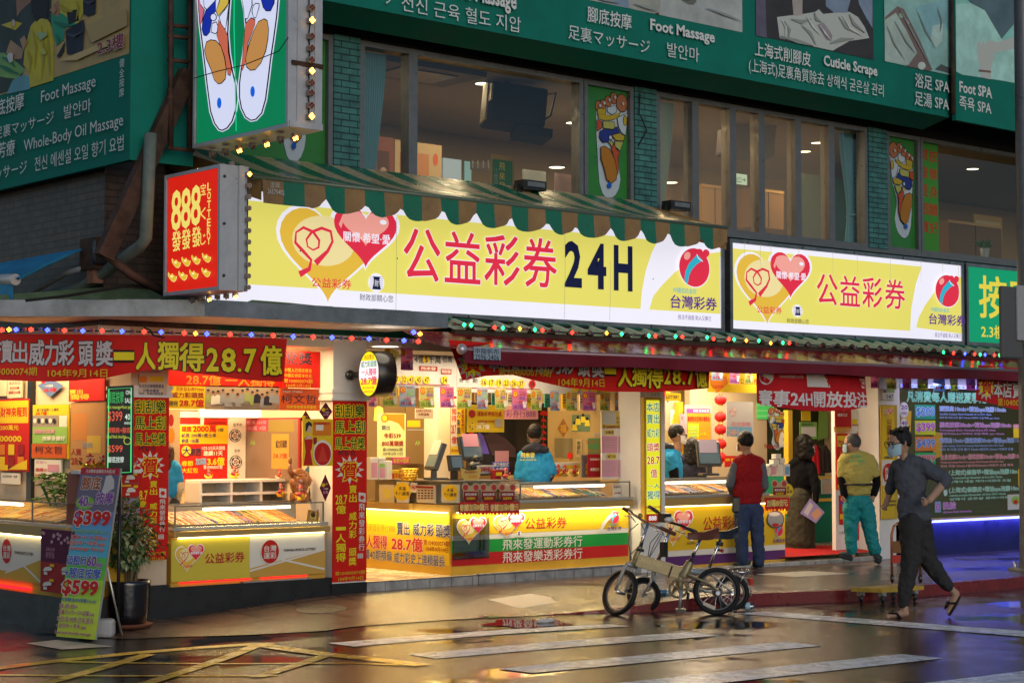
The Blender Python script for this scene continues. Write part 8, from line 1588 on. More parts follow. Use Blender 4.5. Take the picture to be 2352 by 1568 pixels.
# trolley, bottles, lamp post
tp=lambda x,y:(1764+x/4,1176+y/4)
A0=GR(*tp(860,815));ht=.155
tA,tB,tC=GZ(*tp(763,690),ht),GZ(*tp(1045,700),ht),GZ(*tp(1432,672),ht);tD=tA+(tC-tB);YWD=M((.50,.32,.05),.45,noise=.3,nscale=12);TRED=M((.42,.03,.02),.4)
t=thing('platform_trolley','yellow wooden platform trolley with an orange brown push handle, parked against the kerb','trolley',(tA.x,tA.y,0));q=[tA,tB,tC,tD];MB().add(q+[v-Vector((0,0,.04))for v in q],[(3,2,1,0),(4,5,6,7)]+[(i,(i+1)%4,4+(i+1)%4,4+i)for i in range(4)],YWD).build('platform',t)
for a,b in((.12,.15),(.12,.85),(.88,.15),(.88,.85)):
 p=tB.lerp(tC,a).lerp(tA.lerp(tD,a),b);p.z=.05;w=thing('castor',None,None,p);w.parent=t;w.location=p-t.location
 for q_ in('label','category'):
  if q_ in w:del w[q_]
 MB().torus(p,UD,.03,.02,BLACK,18,8).tube([p-UD*.014,p+UD*.014],.03,BLACK,12).build('wheel',w);MB().box((p.x-.028,p.y-.028,.075),(p.x+.028,p.y+.028,.114),GREYP).build('bracket',w)
e0,e1=tC.lerp(tD,.12),tC.lerp(tD,.88);e0,e1=GZ(*tp(1400,650),ht+.01),GZ(*tp(1140,650),ht+.01);up=Vector((0,0,1));hh=.60
MB().tube([e1,e1+up*(hh-.12),e1+up*(hh-.03)+(e0-e1)*.08,e1+up*hh+(e0-e1)*.25,e0+up*hh-(e0-e1)*.25,e0+up*(hh-.03)-(e0-e1)*.08,e0+up*(hh-.12),e0],.014,M((.32,.12,.06),.3,.5),10).build('handle',t)
hx=(e0-e1).normalized();hn=hx.cross(up)
def slab(z0,z1,m,nm,f0=.02,f1=.98,th=.012):
 a,b=e1.lerp(e0,f0),e1.lerp(e0,f1);q=[a+up*z0,b+up*z0,b+up*z1,a+up*z1];q=[v-hn*th/2 for v in q]+[v+hn*th/2 for v in q];return MB().add(q,[(3,2,1,0),(4,5,6,7)]+[(i,(i+1)%4,4+(i+1)%4,4+i)for i in range(4)],m).build(nm,t)
slab(.30,.42,M((.22,.09,.03),.5,noise=.3,nscale=15),'wooden_panel');slab(.20,.28,TRED,'red_cloth',.0,1,.03)
for e in(e0,e1):MB().lathe([(.04,-.012),(.04,.012)],e+up*.05,BLACK,12,hx).build('hinge_plate',t)
PETB=glass('#cfe4ee',.35,.06);BCAP=M((.02,.06,.45),.4)
def bottle(lb,p,axis,L,r,label_m=None,cap=BCAP):
 t=thing('plastic_bottle',lb,'bottle',p);c=p+Vector((0,0,r));MB().lathe([(.001,0),(r*.8,0),(r,.02),(r*.93,L*.3),(r,L*.35),(r*.93,L*.45),(r,L*.6),(r*.8,L*.75),(r*.35,L*.9),(r*.35,L*.94)],c,PETB,16,axis).build('body',t);MB().lathe([(.001,L*.93),(r*.42,L*.93),(r*.42,L),(.001,L)],c,cap,12,axis).build('cap',t);MB().lathe([(r*1.01,L*(.3)),(r*1.01,L*.58)],c,label_m or M((.35,.55,.66),.4),16,axis).build('label',t)
bottle('clear crushed plastic bottle with blue cap lying on the road by the rear wheels',GR(1733,1401),(-UD+Vector((0,0,.05))).normalized(),.15,.036);bottle('plastic bottle with a blue label lying on the pavement behind the bicycles',GW(1540,1366),(-UD*.9+ND*.2).normalized(),.16,.028,M((.08,.25,.5),.4),WHITE)
p=GR(1249,1430);mb=MB();mb.ball(p+Vector((0,0,.018)),(.075,.05,.022),M((.62,.6,.58),.6,bump=.8,bscale=30),12);mb.ball(p+Vector((.05,-.03,.024)),(.04,.035,.02),M((.62,.6,.58),.6),8);tag(mb.build('crumpled_paper'),'crumpled white paper lying in the puddle at the start of the kerb','litter')
mb=MB();p=GR(1212,1432);n=30;mb.poly([(p.x+(1.0+.2*math.sin(5*a))*(UD.x*.36*math.cos(a)+ND.x*.35*math.sin(a)),p.y+(1.0+.2*math.sin(5*a))*(UD.y*.36*math.cos(a)+ND.y*.35*math.sin(a)),road_z(p.x,p.y)+.006)for a in[2*math.pi*i/n for i in range(n)]],M((.03,.02,.02),.03));tag(mb.build('puddle'),kind='structure')
LPG=M((.12,.13,.15),.4,.3,noise=.2,nscale=6);c=GW(2366,1309);t=thing('lamp_post','thick grey lamp post at the right edge with sign boxes fixed to it','lamp post',c)
MB().lathe([(.13,.02),(.115,.12),(.105,1.2),(.1,3.0),(.09,9)],c,LPG,24).build('shaft',t);MB().lathe([(.001,.03),(.25,.03),(.25,0)],c,LPG,4).build('base_plate',t);
for a in(.3,1.9,3.5,5.1):MB().lathe([(.02,0),(.02,.06),(.001,.07)],c+Vector((.17*math.cos(a),.17*math.sin(a),.03)),CHROME,8).build('anchor_bolt',t)
a,b=FY(2303,822,c.y-.15),FY(2336,659,c.y-.15);MB().box((a.x,a.y,a.z),(b.x+.1,a.y+.05,b.z),M((.10,.10,.105),.5)).build('sign_back',t,bevel=.02);a,b=FY(2339,782,c.y-.18),FY(2400,660,c.y-.18);MB().box((a.x,a.y,a.z),(b.x,a.y+.04,b.z),M((.34,.34,.36),.45)).build('sign_plate',t,bevel=.02)
for z in(a.z+.1,b.z-.1):MB().torus((c.x,c.y,z),(0,0,1),.105,.014,BLACK,20,6).build('clamp',t)
# people
DG=None
def remesh(mb,vox,smooth=2,disp=0,seed=0):
 me=bpy.data.meshes.new('m');me.from_pydata([tuple(p)for p in mb.v],[],mb.f);o=bpy.data.objects.new('m',me);COL.objects.link(o)
 a=o.modifiers.new('r','REMESH');a.mode='VOXEL';a.voxel_size=vox
 s=o.modifiers.new('s','SMOOTH');s.iterations=smooth;s.factor=.5
 if disp:
  for sc,k in((.07,1),(.028,.45)):
   tx=bpy.data.textures.new('t','CLOUDS');tx.noise_scale=sc;d=o.modifiers.new('d','DISPLACE');d.texture=tx;d.strength=disp*k;d.mid_level=.5;d.texture_coords='GLOBAL'
 ev=o.evaluated_get(bpy.context.evaluated_depsgraph_get());m2=ev.to_mesh();vs=[v.co.copy()for v in m2.vertices];fs=[list(p.vertices)for p in m2.polygons];ev.to_mesh_clear();bpy.data.objects.remove(o);return vs,fs
SKIN=M((.42,.25,.17),.5,noise=.08,nscale=20);MASK=M((.36,.52,.60),.6);LENS=M((.02,.02,.025),.2)
class Body:
 """a figure on a plane facing the camera through its feet; joints are (photo x, photo y, metres towards the camera)"""
 def __init__(s,name_label,foot):
  s.O=Vector((foot.x,foot.y,0));s.t=thing('person',name_label,'person',foot);s.k=(s.O-CAM).dot(ND)/F*-1
 dressing=False
 def P(s,x,y,off=0):
  d=ray(x,y);k=(s.O-CAM).dot(ND)/d.dot(ND);return CAM+d*k+ND*off
 def cap(s,mb,pts,rs,m=SKIN):
  q=[s.P(*p)for p in pts];r=[v*s.k*(1 if s.dressing else.70 if v>12 else.90)for v in rs];Q,RR=[],[]
  for i in range(len(q)-1):
   for j in range(4):Q.append(q[i].lerp(q[i+1],j/4));RR.append(r[i]+(r[i+1]-r[i])*j/4)
  Q.append(q[-1]);RR.append(r[-1]);mb.tube(Q,RR,m,12)
  for p,w in zip(q,r):mb.ball(p,w*.99,m,10)
 def ell(s,mb,c,rx,ry,rz,m=SKIN,tilt=0):mb.ball(s.P(*c),(rx*s.k,ry*s.k,rz*s.k),m,16,Matrix.Rotation(YAW-math.pi/2,3,'Z')@Matrix.Rotation(tilt,3,'Y'))
 def skin(s,mb,extra=None,vox=.0085):
  vs,fs=remesh(mb,vox,3);o=MB().add(vs,fs,SKIN,True);s.dressing=True
  if extra:extra(o)
  return o.build('body',s.t)
 def cloth(s,nm,mb,m,vox=.012,disp=.022,sm=3):
  vs,fs=remesh(mb,vox,sm,disp);return MB().add(vs,fs,m,True).build(nm,s.t)
 def hand(s,o,c,d,up,L=16,curl=.6):
  """five fingers of unequal length from a palm, thumb off its side; px sizes"""
  c=s.P(*c);k=s.k;d=(UD*d[0]+Vector((0,0,-d[1]))+ND*d[2]).normalized();up=(UD*up[0]+Vector((0,0,-up[1]))+ND*up[2]);n=d.cross(up).normalized();w=n.cross(d).normalized()
  o.ball(c+d*L*.25*k,(L*.30*k,L*.22*k,L*.34*k),SKIN,10)
  for i,(off,ln)in enumerate(((-.24,.42),(-.08,.50),(.08,.47),(.23,.36))):
   p=c+d*L*.5*k+w*off*L*k;q=p+(d*math.cos(curl)+n*math.sin(curl))*L*ln*.5*k;e=q+(d*math.cos(curl*2.2)+n*math.sin(curl*2.2))*L*ln*.5*k;o.tube([p,q,e],[L*.075*k,L*.07*k,L*.055*k],SKIN,8).ball(e,L*.055*k,SKIN,6)
  p=c+d*L*.1*k-w*.26*L*k;q=p+(d*.7-w*.6+n*.3).normalized()*L*.3*k;e=q+(d*.9+n*.5).normalized()*L*.22*k;o.tube([p,q,e],[L*.09*k,L*.08*k,L*.06*k],SKIN,8).ball(e,L*.06*k,SKIN,6)
 def head(s,mb,c,h,look):
  """head of height h px; look = unit direction the face turns to (right, up, towards camera)"""
  L_=(UD*look[0]+Vector((0,0,look[1]))+ND*look[2]).normalized();p=s.P(*c);k=s.k;sd_=L_.cross(Vector((0,0,1))).normalized();mb.ball(p,(h*.36*k,h*.415*k,h*.5*k),SKIN,16,Matrix.Rotation(math.atan2(L_.y,L_.x)-math.pi/2,3,'Z'))
  mb.ball(p+L_*h*.14*k-Vector((0,0,h*.22*k)),(h*.27*k,h*.27*k,h*.28*k),SKIN,12);mb.ball(p+L_*h*.44*k-Vector((0,0,h*.08*k)),h*.065*k,SKIN,8)
  mb.tube([p+L_*h*.40*k+Vector((0,0,h*.04*k)),p+L_*h*.46*k-Vector((0,0,h*.1*k))],h*.05*k,SKIN,8)
  for q in(-1,1):mb.ball(p+sd_*q*h*.36*k-Vector((0,0,h*.06*k))-L_*h*.02*k,(h*.07*k,h*.07*k,h*.13*k),SKIN,8)
  return p,L_,sd_
 def face(s,o,hp,h,mask=True,specs=True,mcol=None):
  p,L_,sd_=hp;k=s.k;z=Vector((0,0,h*k))
  for q in(-1,1):o.ball(p+L_*h*.375*k+sd_*q*h*.14*k-z*.0,(h*.045*k,)*3,LENS,8);o.tube([p+L_*h*.40*k+sd_*q*h*.06*k+z*.09,p+L_*h*.37*k+sd_*q*h*.22*k+z*.08],h*.018*k,LENS,6)
  o.tube([p+L_*h*.385*k+sd_*h*.08*k-z*.27,p+L_*h*.385*k-sd_*h*.08*k-z*.27],h*.02*k,M((.3,.1,.08),.5),6)
  if mask:
   def f(u,v):a=(u-.5)*2.5;r=.40+.06*math.sin(math.pi*v)*math.cos(a);return p+(L_*math.cos(a)+sd_*math.sin(a)*.86)*h*r*1.08*k-z*(.0+.10*abs(u-.5))-z*(.46-.12*abs(u-.5))*v+z*.02
   m=MB().grid(f,16,8,mcol or MASK)
   for q in(-1,1):m.tube([f(.5+q*.5,.1),p+sd_*q*h*.385*k-z*.0],h*.012*k,WHITE,4)
   m.build('face_mask',s.t)
  if specs:
   m=MB()
   for q in(-1,1):m.torus(p+L_*h*.46*k+sd_*q*h*.17*k,L_,h*.13*k,h*.016*k,LENS,20,5).tube([p+L_*h*.44*k+sd_*q*h*.3*k+z*.02,p+sd_*q*h*.39*k+z*.02],h*.014*k,LENS,5)
   m.tube([p+L_*h*.47*k-sd_*h*.05*k,p+L_*h*.47*k+sd_*h*.05*k],h*.014*k,LENS,5).build('glasses',s.t)
 def hair(s,hp,h,m,kind='short',seed=1):
  p,L_,sd_=hp;k=s.k;rr_=random.Random(seed);mb=MB();B_=-L_
  def lump(d,r,rad):mb.ball(p+d*h*r*k,rad*h*k,m,8)
  q=(.06,.075,.395,.44,.455)if kind!='thin' else(.045,.03,.385,.42,.485);mb.ball(p+(B_*q[0]+Vector((0,0,q[1])))*h*k,(h*q[2]*k,h*q[3]*k,h*q[4]*k),m,16,Matrix.Rotation(math.atan2(L_.y,L_.x)-math.pi/2,3,'Z'))
  n=90 if kind!='thin' else 10
  for i in range(n):
   a=rr_.uniform(-math.pi,math.pi);e=math.asin(rr_.uniform(-.35,1));d=(B_*math.cos(a)+sd_*math.sin(a))*math.cos(e)+Vector((0,0,math.sin(e)))
   fr=d.dot(L_)
   if fr>.25 and d.z<.62:continue
   if d.z<-.1 and fr>-.3:continue
   lump(Vector((d.x*.88,d.y*.88,d.z*1.05)),.405 if kind!='thin' else.38,.075)
  if kind in('bob','long'):
   for i in range(90):
    a=rr_.uniform(-2.2,2.2);d=B_*math.cos(a)+sd_*math.sin(a);z=rr_.uniform(-.62 if kind=='bob' else-1.0,.2);lump(d*.84+Vector((0,0,z/.45)),.42,.16)
  if kind=='tuft':
   for i in range(60):
    a=rr_.uniform(-3.1,3.1);d=B_*math.cos(a)+sd_*math.sin(a);q=p+(d*rr_.uniform(.1,.34)+Vector((0,0,.40)))*h*k;mb.tube([q,q+(d*.16+L_*rr_.uniform(-.02,.14)+Vector((0,0,rr_.uniform(.05,.15))))*h*k],[h*.06*k,h*.012*k],m,6)
  vs,fs=remesh(mb,.010,4,.006);MB().add(vs,fs,m,True).build('hair',s.t)
 def shoe(s,nm,a,b,r,m,sole=None):
  """shoe from heel a to toe b"""
  mb=MB();pa,pb=s.P(*a),s.P(*b);k=s.k;d=pb-pa;Q=[pa.lerp(pb,i/6)for i in range(7)]
  mb.tube([q+Vector((0,0,r*k*z))for q,z in zip(Q,(.9,1,1,.9,.75,.65,.6))],[r*k*f for f in(.75,.95,.95,.9,.85,.8,.45)],m,10);mb.tube([q+Vector((0,0,r*k*.15))for q in Q],[r*k*f for f in(.7,.8,.75,.75,.85,.8,.5)],sole or m,10);mb.build(nm,s.t)
BLKHAIR=M((.012,.011,.012),.4,noise=.3,nscale=30,bump=.6,bscale=60)
b=Body('man in a red vest and blue jeans seen from behind at the right shop counter',GW(1726,1305));mb=MB();hp=b.head(mb,(1711,1013),46,(-.5,-.15,-.85));b.cap(mb,[(1714,1030),(1716,1052)],[11,12]);b.cap(mb,[(1716,1070),(1718,1150)],[24,24])
b.cap(mb,[(1690,1070,-.02),(1676,1112,0),(1690,1136,-.2)],[9,8,6]);b.cap(mb,[(1748,1070),(1755,1118,-.05),(1742,1140,-.22)],[9,8,6]);b.cap(mb,[(1706,1160),(1704,1225),(1703,1290)],[15,11,8]);b.cap(mb,[(1734,1160),(1738,1225),(1742,1290)],[15,11,8])
b.skin(mb,lambda o:(b.face(o,hp,46,True,False,WHITE),b.hand(o,(1692,1136,-.22),(.5,.3,-.8),(0,-1,0)),b.hand(o,(1741,1140,-.24),(-.5,.3,-.8),(0,-1,0))));b.hair(hp,47,BLKHAIR,'short',3)
mb=MB();b.ell(mb,(1719,1085),36,23,40);b.ell(mb,(1718,1125),35,22,38);b.cap(mb,[(1694,1062),(1718,1052),(1744,1062)],[14,15,14]);b.ell(mb,(1719,1058),18,15,14);b.ell(mb,(1718,1150),32,21,14);b.cloth('vest',mb,M((.26,.008,.012),.8,bump=.4,bscale=150));mb=MB();b.cap(mb,[(1691,1066),(1677,1112),(1688,1134,-.18)],[12.5,11,8]);b.cloth('sleeve',mb,M((.10,.11,.13),.8));mb=MB();b.cap(mb,[(1747,1066),(1756,1116,-.03),(1744,1138,-.2)],[12.5,11,8]);b.cloth('sleeve',mb,M((.10,.11,.13),.8))
JEAN=M((.035,.055,.12),.75,noise=.35,nscale=9,bump=.3,bscale=120);mb=MB();b.ell(mb,(1719,1163),30,20,20);b.cap(mb,[(1705,1170),(1703,1228),(1704,1286)],[19,15.5,13.5]);b.cap(mb,[(1735,1170),(1740,1228),(1743,1288)],[19,15.5,13.5]);b.cloth('jeans',mb,JEAN,disp=.03);SHB=M((.03,.04,.045),.5);b.shoe('shoe',(1724,1300),(1684,1303,.0),9,SHB,M((.4,.38,.34),.5));b.shoe('shoe',(1752,1297),(1732,1299,-.08),9,SHB)
mb=MB();q=b.P(1690,1154,.03);MB().box((-.045,-.05,-.11),(.045,.05,.07),BLACK,tmat(*q)@Matrix.Rotation(YAW,4,'Z')).build('belt_pouch',b.t,bevel=.015)
b=Body('woman in a black sweater and long olive skirt holding a purple magazine',GW(1832,1281));mb=MB();hp=b.head(mb,(1850,1022),45,(.86,-.12,-.15));b.cap(mb,[(1846,1040),(1844,1058)],[9,10]);b.cap(mb,[(1844,1075),(1840,1150)],[20,20]);b.cap(mb,[(1860,1080,.05),(1868,1122,.1),(1868,1158,.12)],[8,7,5]);b.cap(mb,[(1822,1075,-.05),(1820,1120,-.1),(1850,1140,-.15)],[8,7,5]);b.cap(mb,[(1826,1170),(1824,1270)],[10,6]);b.cap(mb,[(1850,1170),(1848,1270)],[10,6])
b.skin(mb,lambda o:(b.face(o,hp,45,True,True,M((.5,.42,.52),.6)),b.hand(o,(1868,1160,.12),(.1,1,0),(1,0,0),15)));b.hair(hp,50,M((.005,.0035,.003),.5,noise=.3,nscale=25),'bob',5)
BK=M((.0035,.0035,.005),.9);mb=MB();b.ell(mb,(1842,1095),27,19,44);b.cap(mb,[(1824,1064),(1845,1054),(1860,1068)],[12,13,12]);b.cap(mb,[(1846,1040),(1844,1060)],[11.5,13]);b.cap(mb,[(1862,1070,.05),(1871,1120,.1),(1870,1150,.12)],[12.5,10,7]);b.cap(mb,[(1820,1070,-.03),(1816,1115,-.08),(1848,1138,-.15)],[12,10,7]);b.ell(mb,(1840,1132),28,19,14);b.cloth('sweater',mb,BK,disp=.02,sm=5)
mb=MB();b.cap(mb,[(1838,1140),(1837,1200),(1835,1250)],[26,30,33]);b.cap(mb,[(1815,1200),(1814,1258)],[14,14]);b.cap(mb,[(1858,1200),(1860,1258)],[14,13]);b.cloth('skirt',mb,M((.04,.036,.022),.8),disp=.022);SHW=M((.5,.48,.45),.5);b.shoe('shoe',(1817,1277),(1833,1279),7,SHW);b.shoe('shoe',(1841,1279),(1873,1281,.02),8,SHW)
t=thing('magazine','folded purple and blue magazine held by the woman in black','magazine',b.P(1865,1172,.16));P=PD_(b.P(1865,1172,.17));P.poly([(1838,1178),(1861,1143),(1894,1176),(1874,1201)],M((.26,.22,.46),.4),px=True);P.poly([(1846,1176),(1860,1152),(1868,1160),(1855,1184)],M((.45,.45,.5),.4),px=True);P.poly([(1862,1180),(1878,1166),(1888,1178),(1873,1194)],M((.5,.28,.18),.4),px=True);P.build('cover',t)
b=Body('man in a yellow polo shirt and teal trousers walking into the entrance',GW(1972,1296));mb=MB();hp=b.head(mb,(1957,1018),46,(-.8,-.1,-.5));b.cap(mb,[(1960,1034),(1963,1052)],[11,12]);b.cap(mb,[(1966,1075),(1970,1150)],[24,24]);b.cap(mb,[(1936,1062),(1936,1105,.02),(1936,1140,.05)],[10,8,6]);b.cap(mb,[(2002,1062),(2013,1105),(2004,1140,.05)],[10,8,6]);b.cap(mb,[(1956,1165),(1955,1225),(1958,1275)],[14,11,7]);b.cap(mb,[(1988,1165),(1998,1225),(2012,1280)],[14,11,7])
b.skin(mb,lambda o:(b.face(o,hp,46,True,True),b.hand(o,(1936,1140,.05),(.2,1,0),(1,0,0),15),b.hand(o,(2004,1140,.05),(-.3,1,0),(1,0,0),15)));b.hair(hp,44,M((.07,.068,.065),.6,noise=.5,nscale=30),'short',7)
YPO=M((.40,.34,.09),.8,bump=.3,bscale=140);mb=MB();b.ell(mb,(1968,1085),38,24,44);b.ell(mb,(1970,1118),34,23,24);b.cap(mb,[(1940,1054),(1965,1045),(1996,1054)],[13,14,13]);b.cap(mb,[(1938,1058),(1934,1090)],[14,13]);b.cap(mb,[(2000,1058),(2010,1090)],[14,12.5]);b.ell(mb,(1971,1130),33,22,12);b.cloth('polo_shirt',mb,YPO,disp=.03);mb=MB();b.cap(mb,[(1934,1088),(1936,1112,.02),(1938,1136,.04)],[11.5,10,9]);b.cloth('sleeve',mb,BK,disp=.01);mb=MB();b.cap(mb,[(2011,1088),(2014,1110),(2005,1134,.04)],[11,10,9]);b.cloth('sleeve',mb,BK,disp=.01)
MB().torus(b.P(1970,1111),(0,0,1),35.5*b.k,2.6*b.k,BLACK,30,6).build('belt',b.t);P=PD_(b.P(1968,1066,.125));P.ptext('飛來發',1954,1043,1980,1051,M((.12,.40,.16),.6),.03);P.ptext('推拿休閒會館',1950,1054,1986,1061,M((.12,.40,.16),.6),.03);P.ptext('マッサージ',1954,1064,1982,1069,M((.12,.40,.16),.6),.03);P.build('printed_lettering',b.t)
TEALT=M((.012,.21,.23),.6,noise=.12,nscale=8);mb=MB();b.ell(mb,(1972,1152),34,22,24);b.cap(mb,[(1955,1165),(1955,1222),(1956,1262)],[20,15.5,13]);b.cap(mb,[(1989,1165),(1999,1222),(2009,1264)],[20,16,14]);b.cloth('trousers',mb,TEALT,disp=.035);b.shoe('shoe',(1959,1284),(1930,1276,-.05),8,SHB);b.shoe('shoe',(2009,1285,.02),(2022,1290,.05),9,SHB)
b=Body('running man in a dark grey shirt, face mask and flip flops crossing the road',GR(2058,1417));mb=MB();LK=(-.93,-.28,.3);hp=b.head(mb,(2066,1014),62,LK);b.cap(mb,[(2074,1038),(2080,1060)],[14,15]);b.cap(mb,[(2090,1085),(2098,1180)],[29,28]);b.cap(mb,[(2128,1078,.05),(2167,1103,.10),(2120,1147,.24)],[14,12,9]);b.cap(mb,[(2062,1076,-.12),(2058,1120,-.2),(2046,1160,-.22)],[13,10,7])
b.cap(mb,[(2092,1190,.03),(2088,1292,.05),(2074,1384,.05)],[23,15,9]);b.cap(mb,[(2110,1190,-.05),(2132,1288,-.05),(2186,1352,-.05)],[23,15,9]);b.cap(mb,[(2074,1384,.05),(2076,1404,.05)],[9.5,9]);b.cap(mb,[(2078,1406,.05),(2052,1410,.05),(2036,1413,.05)],[9,8,6]);b.cap(mb,[(2186,1352,-.05),(2200,1364,-.05)],[9.5,9]);b.cap(mb,[(2200,1364,-.05),(2190,1388,-.05),(2182,1402,-.05)],[9,8,6])
def ex(o):
 b.face(o,hp,62);b.hand(o,(2117,1149,.25),(-.9,.25,.1),(0,1,.2),24,.9);b.hand(o,(2046,1160,-.22),(-.3,.9,0),(1,0,0),20,.9)
 for i in range(5):q=b.P(2034+i*3.4,1414-i*.6,.09-i*.022);o.ball(q,(.014 if i else.017),SKIN,8);q=b.P(2178+i*2.6,1404+i*.4,-.01-i*.022);o.ball(q,.014,SKIN,8)
b.skin(mb,ex);b.hair(hp,62,BLKHAIR,'tuft',11)
DGR=M((.075,.082,.10),.85,bump=.3,bscale=140);mb=MB();b.cap(mb,[(2090,1085),(2098,1180)],[25,26]);b.ell(mb,(2092,1100),38,25,52);b.ell(mb,(2098,1160),37,24,38);b.cap(mb,[(2068,1070,-.05),(2090,1060),(2122,1070,.03)],[16,19,19]);b.cap(mb,[(2126,1076,.04),(2168,1101,.10),(2158,1113,.13)],[20,15,12.5]);b.cap(mb,[(2064,1074,-.1),(2060,1112,-.18),(2054,1128,-.2)],[17,14,12]);b.ell(mb,(2101,1186),40,28,18);b.ell(mb,(2098,1165),39,27,24);b.cloth('shirt',mb,DGR,disp=.03)
DTR=M((.034,.033,.034),.85);mb=MB();b.ell(mb,(2102,1192),36,25,24);b.cap(mb,[(2092,1200,.03),(2090,1290,.05),(2078,1340,.05),(2073,1382,.05)],[30,22,18,14]);b.cap(mb,[(2112,1200,-.05),(2134,1286,-.05),(2160,1322,-.05),(2182,1346,-.05)],[30,22,18,14]);b.cloth('trousers',mb,DTR,disp=.035)
FLP=M((.014,.013,.013),.6)
for a,c_ in(((2087,1417,.05),(2028,1421,.05)),((2206,1368,-.05),(2180,1413,-.05))):
 pa,pb=b.P(*a),b.P(*c_);d=(pb-pa);u=d.cross(ND).normalized();u=u if u.z<0 or abs(u.z)<.5 else-u;mb=MB();n_=14
 ol=[pa+d*(i/n_)+ND*(.05*(math.sin(math.pi*min(1,max(0,i/n_*.92+.06)))**.5))for i in range(n_+1)]+[pa+d*(i/n_)-ND*(.05*(math.sin(math.pi*min(1,max(0,i/n_*.92+.06)))**.5))for i in range(n_,-1,-1)]
 q=len(ol);th=d.normalized().cross(ND).normalized()*.016;th=th if th.dot(UD*.7-Vector((0,0,.7)))>0 else-th;mb.add(ol+[v+th for v in ol],[tuple(range(q)),tuple(range(2*q-1,q-1,-1))]+[(i,q+i,q+(i+1)%q,(i+1)%q)for i in range(q)],FLP)
 top=pa+d*.62-th*3.2
 for e in(-1,1):mb.tube([pa+d*.36+ND*.046*e,pa+d*.52+ND*.04*e-th*3.4,pa+d*.8-th*3.2],.011,FLP,6)
 mb.build('flip_flop',b.t)
def staff(lb,foot,Y,c,h,look,specs,hk,hm,mask=WHITE):
 p=FY(*foot,Y);b=Body(lb,Vector((p.x,p.y,.205)));mb=MB();hp=b.head(mb,c,h,look);b.cap(mb,[(c[0],c[1]+h*.35),(c[0],c[1]+h*.8)],[h*.23,h*.25]);return b,mb,hp
BSH=M((.02,.24,.48),.75,bump=.3,bscale=140);DHD=M((.03,.032,.045),.85)
def lower(b,mb,x,y0,y1,w):b.cap(mb,[(x-w*.5,y0),(x-w*.5,y1-6)],[w*.5,w*.35]);b.cap(mb,[(x+w*.5,y0),(x+w*.5,y1-6)],[w*.5,w*.35])
b,mb,hp=staff('clerk in a blue shirt with yellow lettering seen from behind in the middle shop',(1228,1200),15.35,(1228,995),43,(-.15,-.1,-.95),False,'',None);b.cap(mb,[(1228,1060),(1228,1130)],[22,22]);b.cap(mb,[(1200,1052),(1193,1090),(1198,1115,-.1)],[9,8,6]);b.cap(mb,[(1258,1052),(1266,1088),(1258,1106,-.1)],[9,8,6]);lower(b,mb,1228,1150,1290,30);b.skin(mb,lambda o:(b.face(o,hp,43,True,False,WHITE),b.hand(o,(1257,1106,-.1),(-.6,.3,-.6),(0,-1,0),14),b.hand(o,(1198,1115,-.1),(.6,.3,-.6),(0,-1,0),14)));b.hair(hp,44,BLKHAIR,'short',21)
mb=MB();b.ell(mb,(1228,1085),38,22,52);b.cap(mb,[(1200,1048),(1228,1036),(1256,1048)],[14,14,14]);b.cap(mb,[(1200,1050),(1191,1095)],[13,12]);b.cap(mb,[(1257,1050),(1268,1082)],[13,12]);b.cloth('shirt',mb,BSH);mb=MB();b.cap(mb,[(1268,1080),(1258,1104,-.08)],[11,9]);b.cloth('sleeve',mb,DHD);mb=MB();b.cap(mb,[(1208,1034,.03),(1228,1026,.05),(1250,1034,.03)],[11,12,11]);b.ell(mb,(1227,1030,.06),22,10,12);b.cloth('hood',mb,DHD);mb=MB();lower(b,mb,1228,1150,1294,36);b.cloth('trousers',mb,DTR);P=PD_(b.P(1228,1052,.118));P.ptext('飛來發',1196,1039,1228,1051,YLW,.03);P.ptext('推拿休閒會館',1194,1054,1232,1057,YLW,.02);P.build('printed_lettering',b.t)
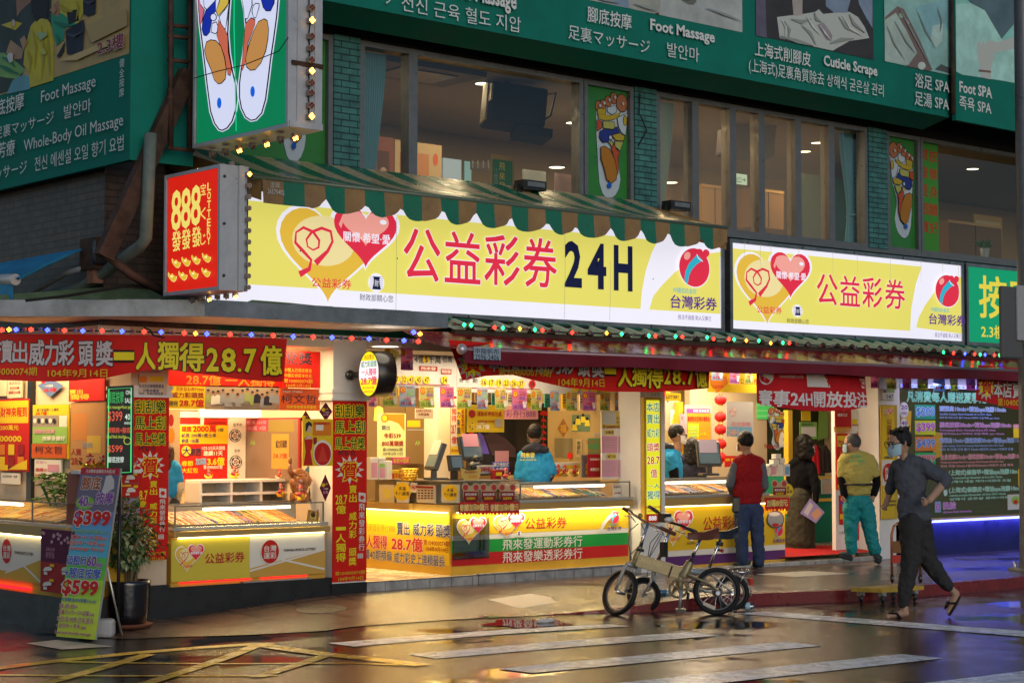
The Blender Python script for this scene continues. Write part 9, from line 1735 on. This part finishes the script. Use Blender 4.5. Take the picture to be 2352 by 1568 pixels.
b,mb,hp=staff('clerk in a blue shirt and glasses facing right in the right shop',(1550,1180),15.5,(1556,996),44,(.9,-.25,.0),True,'',None);b.cap(mb,[(1546,1060),(1544,1130)],[18,18]);b.cap(mb,[(1540,1058,.08),(1545,1092,.1),(1556,1112,.08)],[9,8,6]);lower(b,mb,1545,1150,1280,26);b.skin(mb,lambda o:(b.face(o,hp,44,True,True,WHITE),b.hand(o,(1558,1113,.08),(.8,.3,0),(0,-1,0),14)));b.hair(hp,45,BLKHAIR,'short',25);mb=MB();b.ell(mb,(1544,1080),25,22,52);b.cap(mb,[(1534,1042),(1552,1042)],[16,13]);b.cap(mb,[(1540,1050,.08),(1544,1075,.1)],[14,13]);b.cloth('shirt',mb,BSH);mb=MB();b.cap(mb,[(1544,1070,.1),(1547,1095,.11),(1556,1110,.08)],[12,11,8]);b.cloth('sleeve',mb,BK);mb=MB();b.cap(mb,[(1530,1026),(1545,1030)],[11,9]);b.cloth('hood',mb,DHD);mb=MB();lower(b,mb,1545,1150,1284,30);b.cloth('trousers',mb,DTR)
b,mb,hp=staff('dark haired person in a navy coat seen from behind at the right shop terminal',(1588,1180),15.9,(1590,1026),40,(.2,-.1,-.95),False,'',None);b.cap(mb,[(1588,1070),(1588,1140)],[18,18]);lower(b,mb,1588,1150,1250,26);b.skin(mb,lambda o:b.face(o,hp,40,False,False));b.hair(hp,42,BLKHAIR,'long',31);mb=MB();b.ell(mb,(1587,1088),26,18,46);b.cap(mb,[(1568,1056),(1588,1046),(1606,1056)],[12,12,12]);b.cap(mb,[(1566,1056),(1562,1100)],[11,10]);b.cap(mb,[(1608,1056),(1614,1100)],[11,10]);b.cloth('coat',mb,M((.02,.022,.04),.8));mb=MB();lower(b,mb,1588,1150,1254,30);b.cloth('trousers',mb,DTR)
b,mb,hp=staff('worker in a blue shirt with long brown hair half hidden behind the corner pillar banner',(388,1250),15.35,(378,1040),44,(-.5,-.1,-.85),False,'',None);b.cap(mb,[(380,1080),(382,1150)],[20,20]);b.cap(mb,[(404,1080),(412,1120),(404,1150,-.08)],[9,8,6]);lower(b,mb,382,1170,1290,28);b.skin(mb,lambda o:(b.face(o,hp,44,False,False),b.hand(o,(403,1151,-.1),(-.4,.7,-.4),(1,0,0),14)));b.hair(hp,46,M((.06,.03,.018),.45,noise=.3,nscale=25),'long',41);mb=MB();b.ell(mb,(382,1102),34,20,48);b.cap(mb,[(366,1066),(398,1068)],[13,13]);b.cap(mb,[(402,1072),(411,1104)],[14,12]);b.cloth('shirt',mb,BSH);mb=MB();b.cap(mb,[(411,1106),(413,1122),(404,1148,-.08)],[11,10,8]);b.cloth('sleeve',mb,M((.55,.46,.28),.7));mb=MB();lower(b,mb,382,1160,1296,34);b.cloth('trousers',mb,DTR)
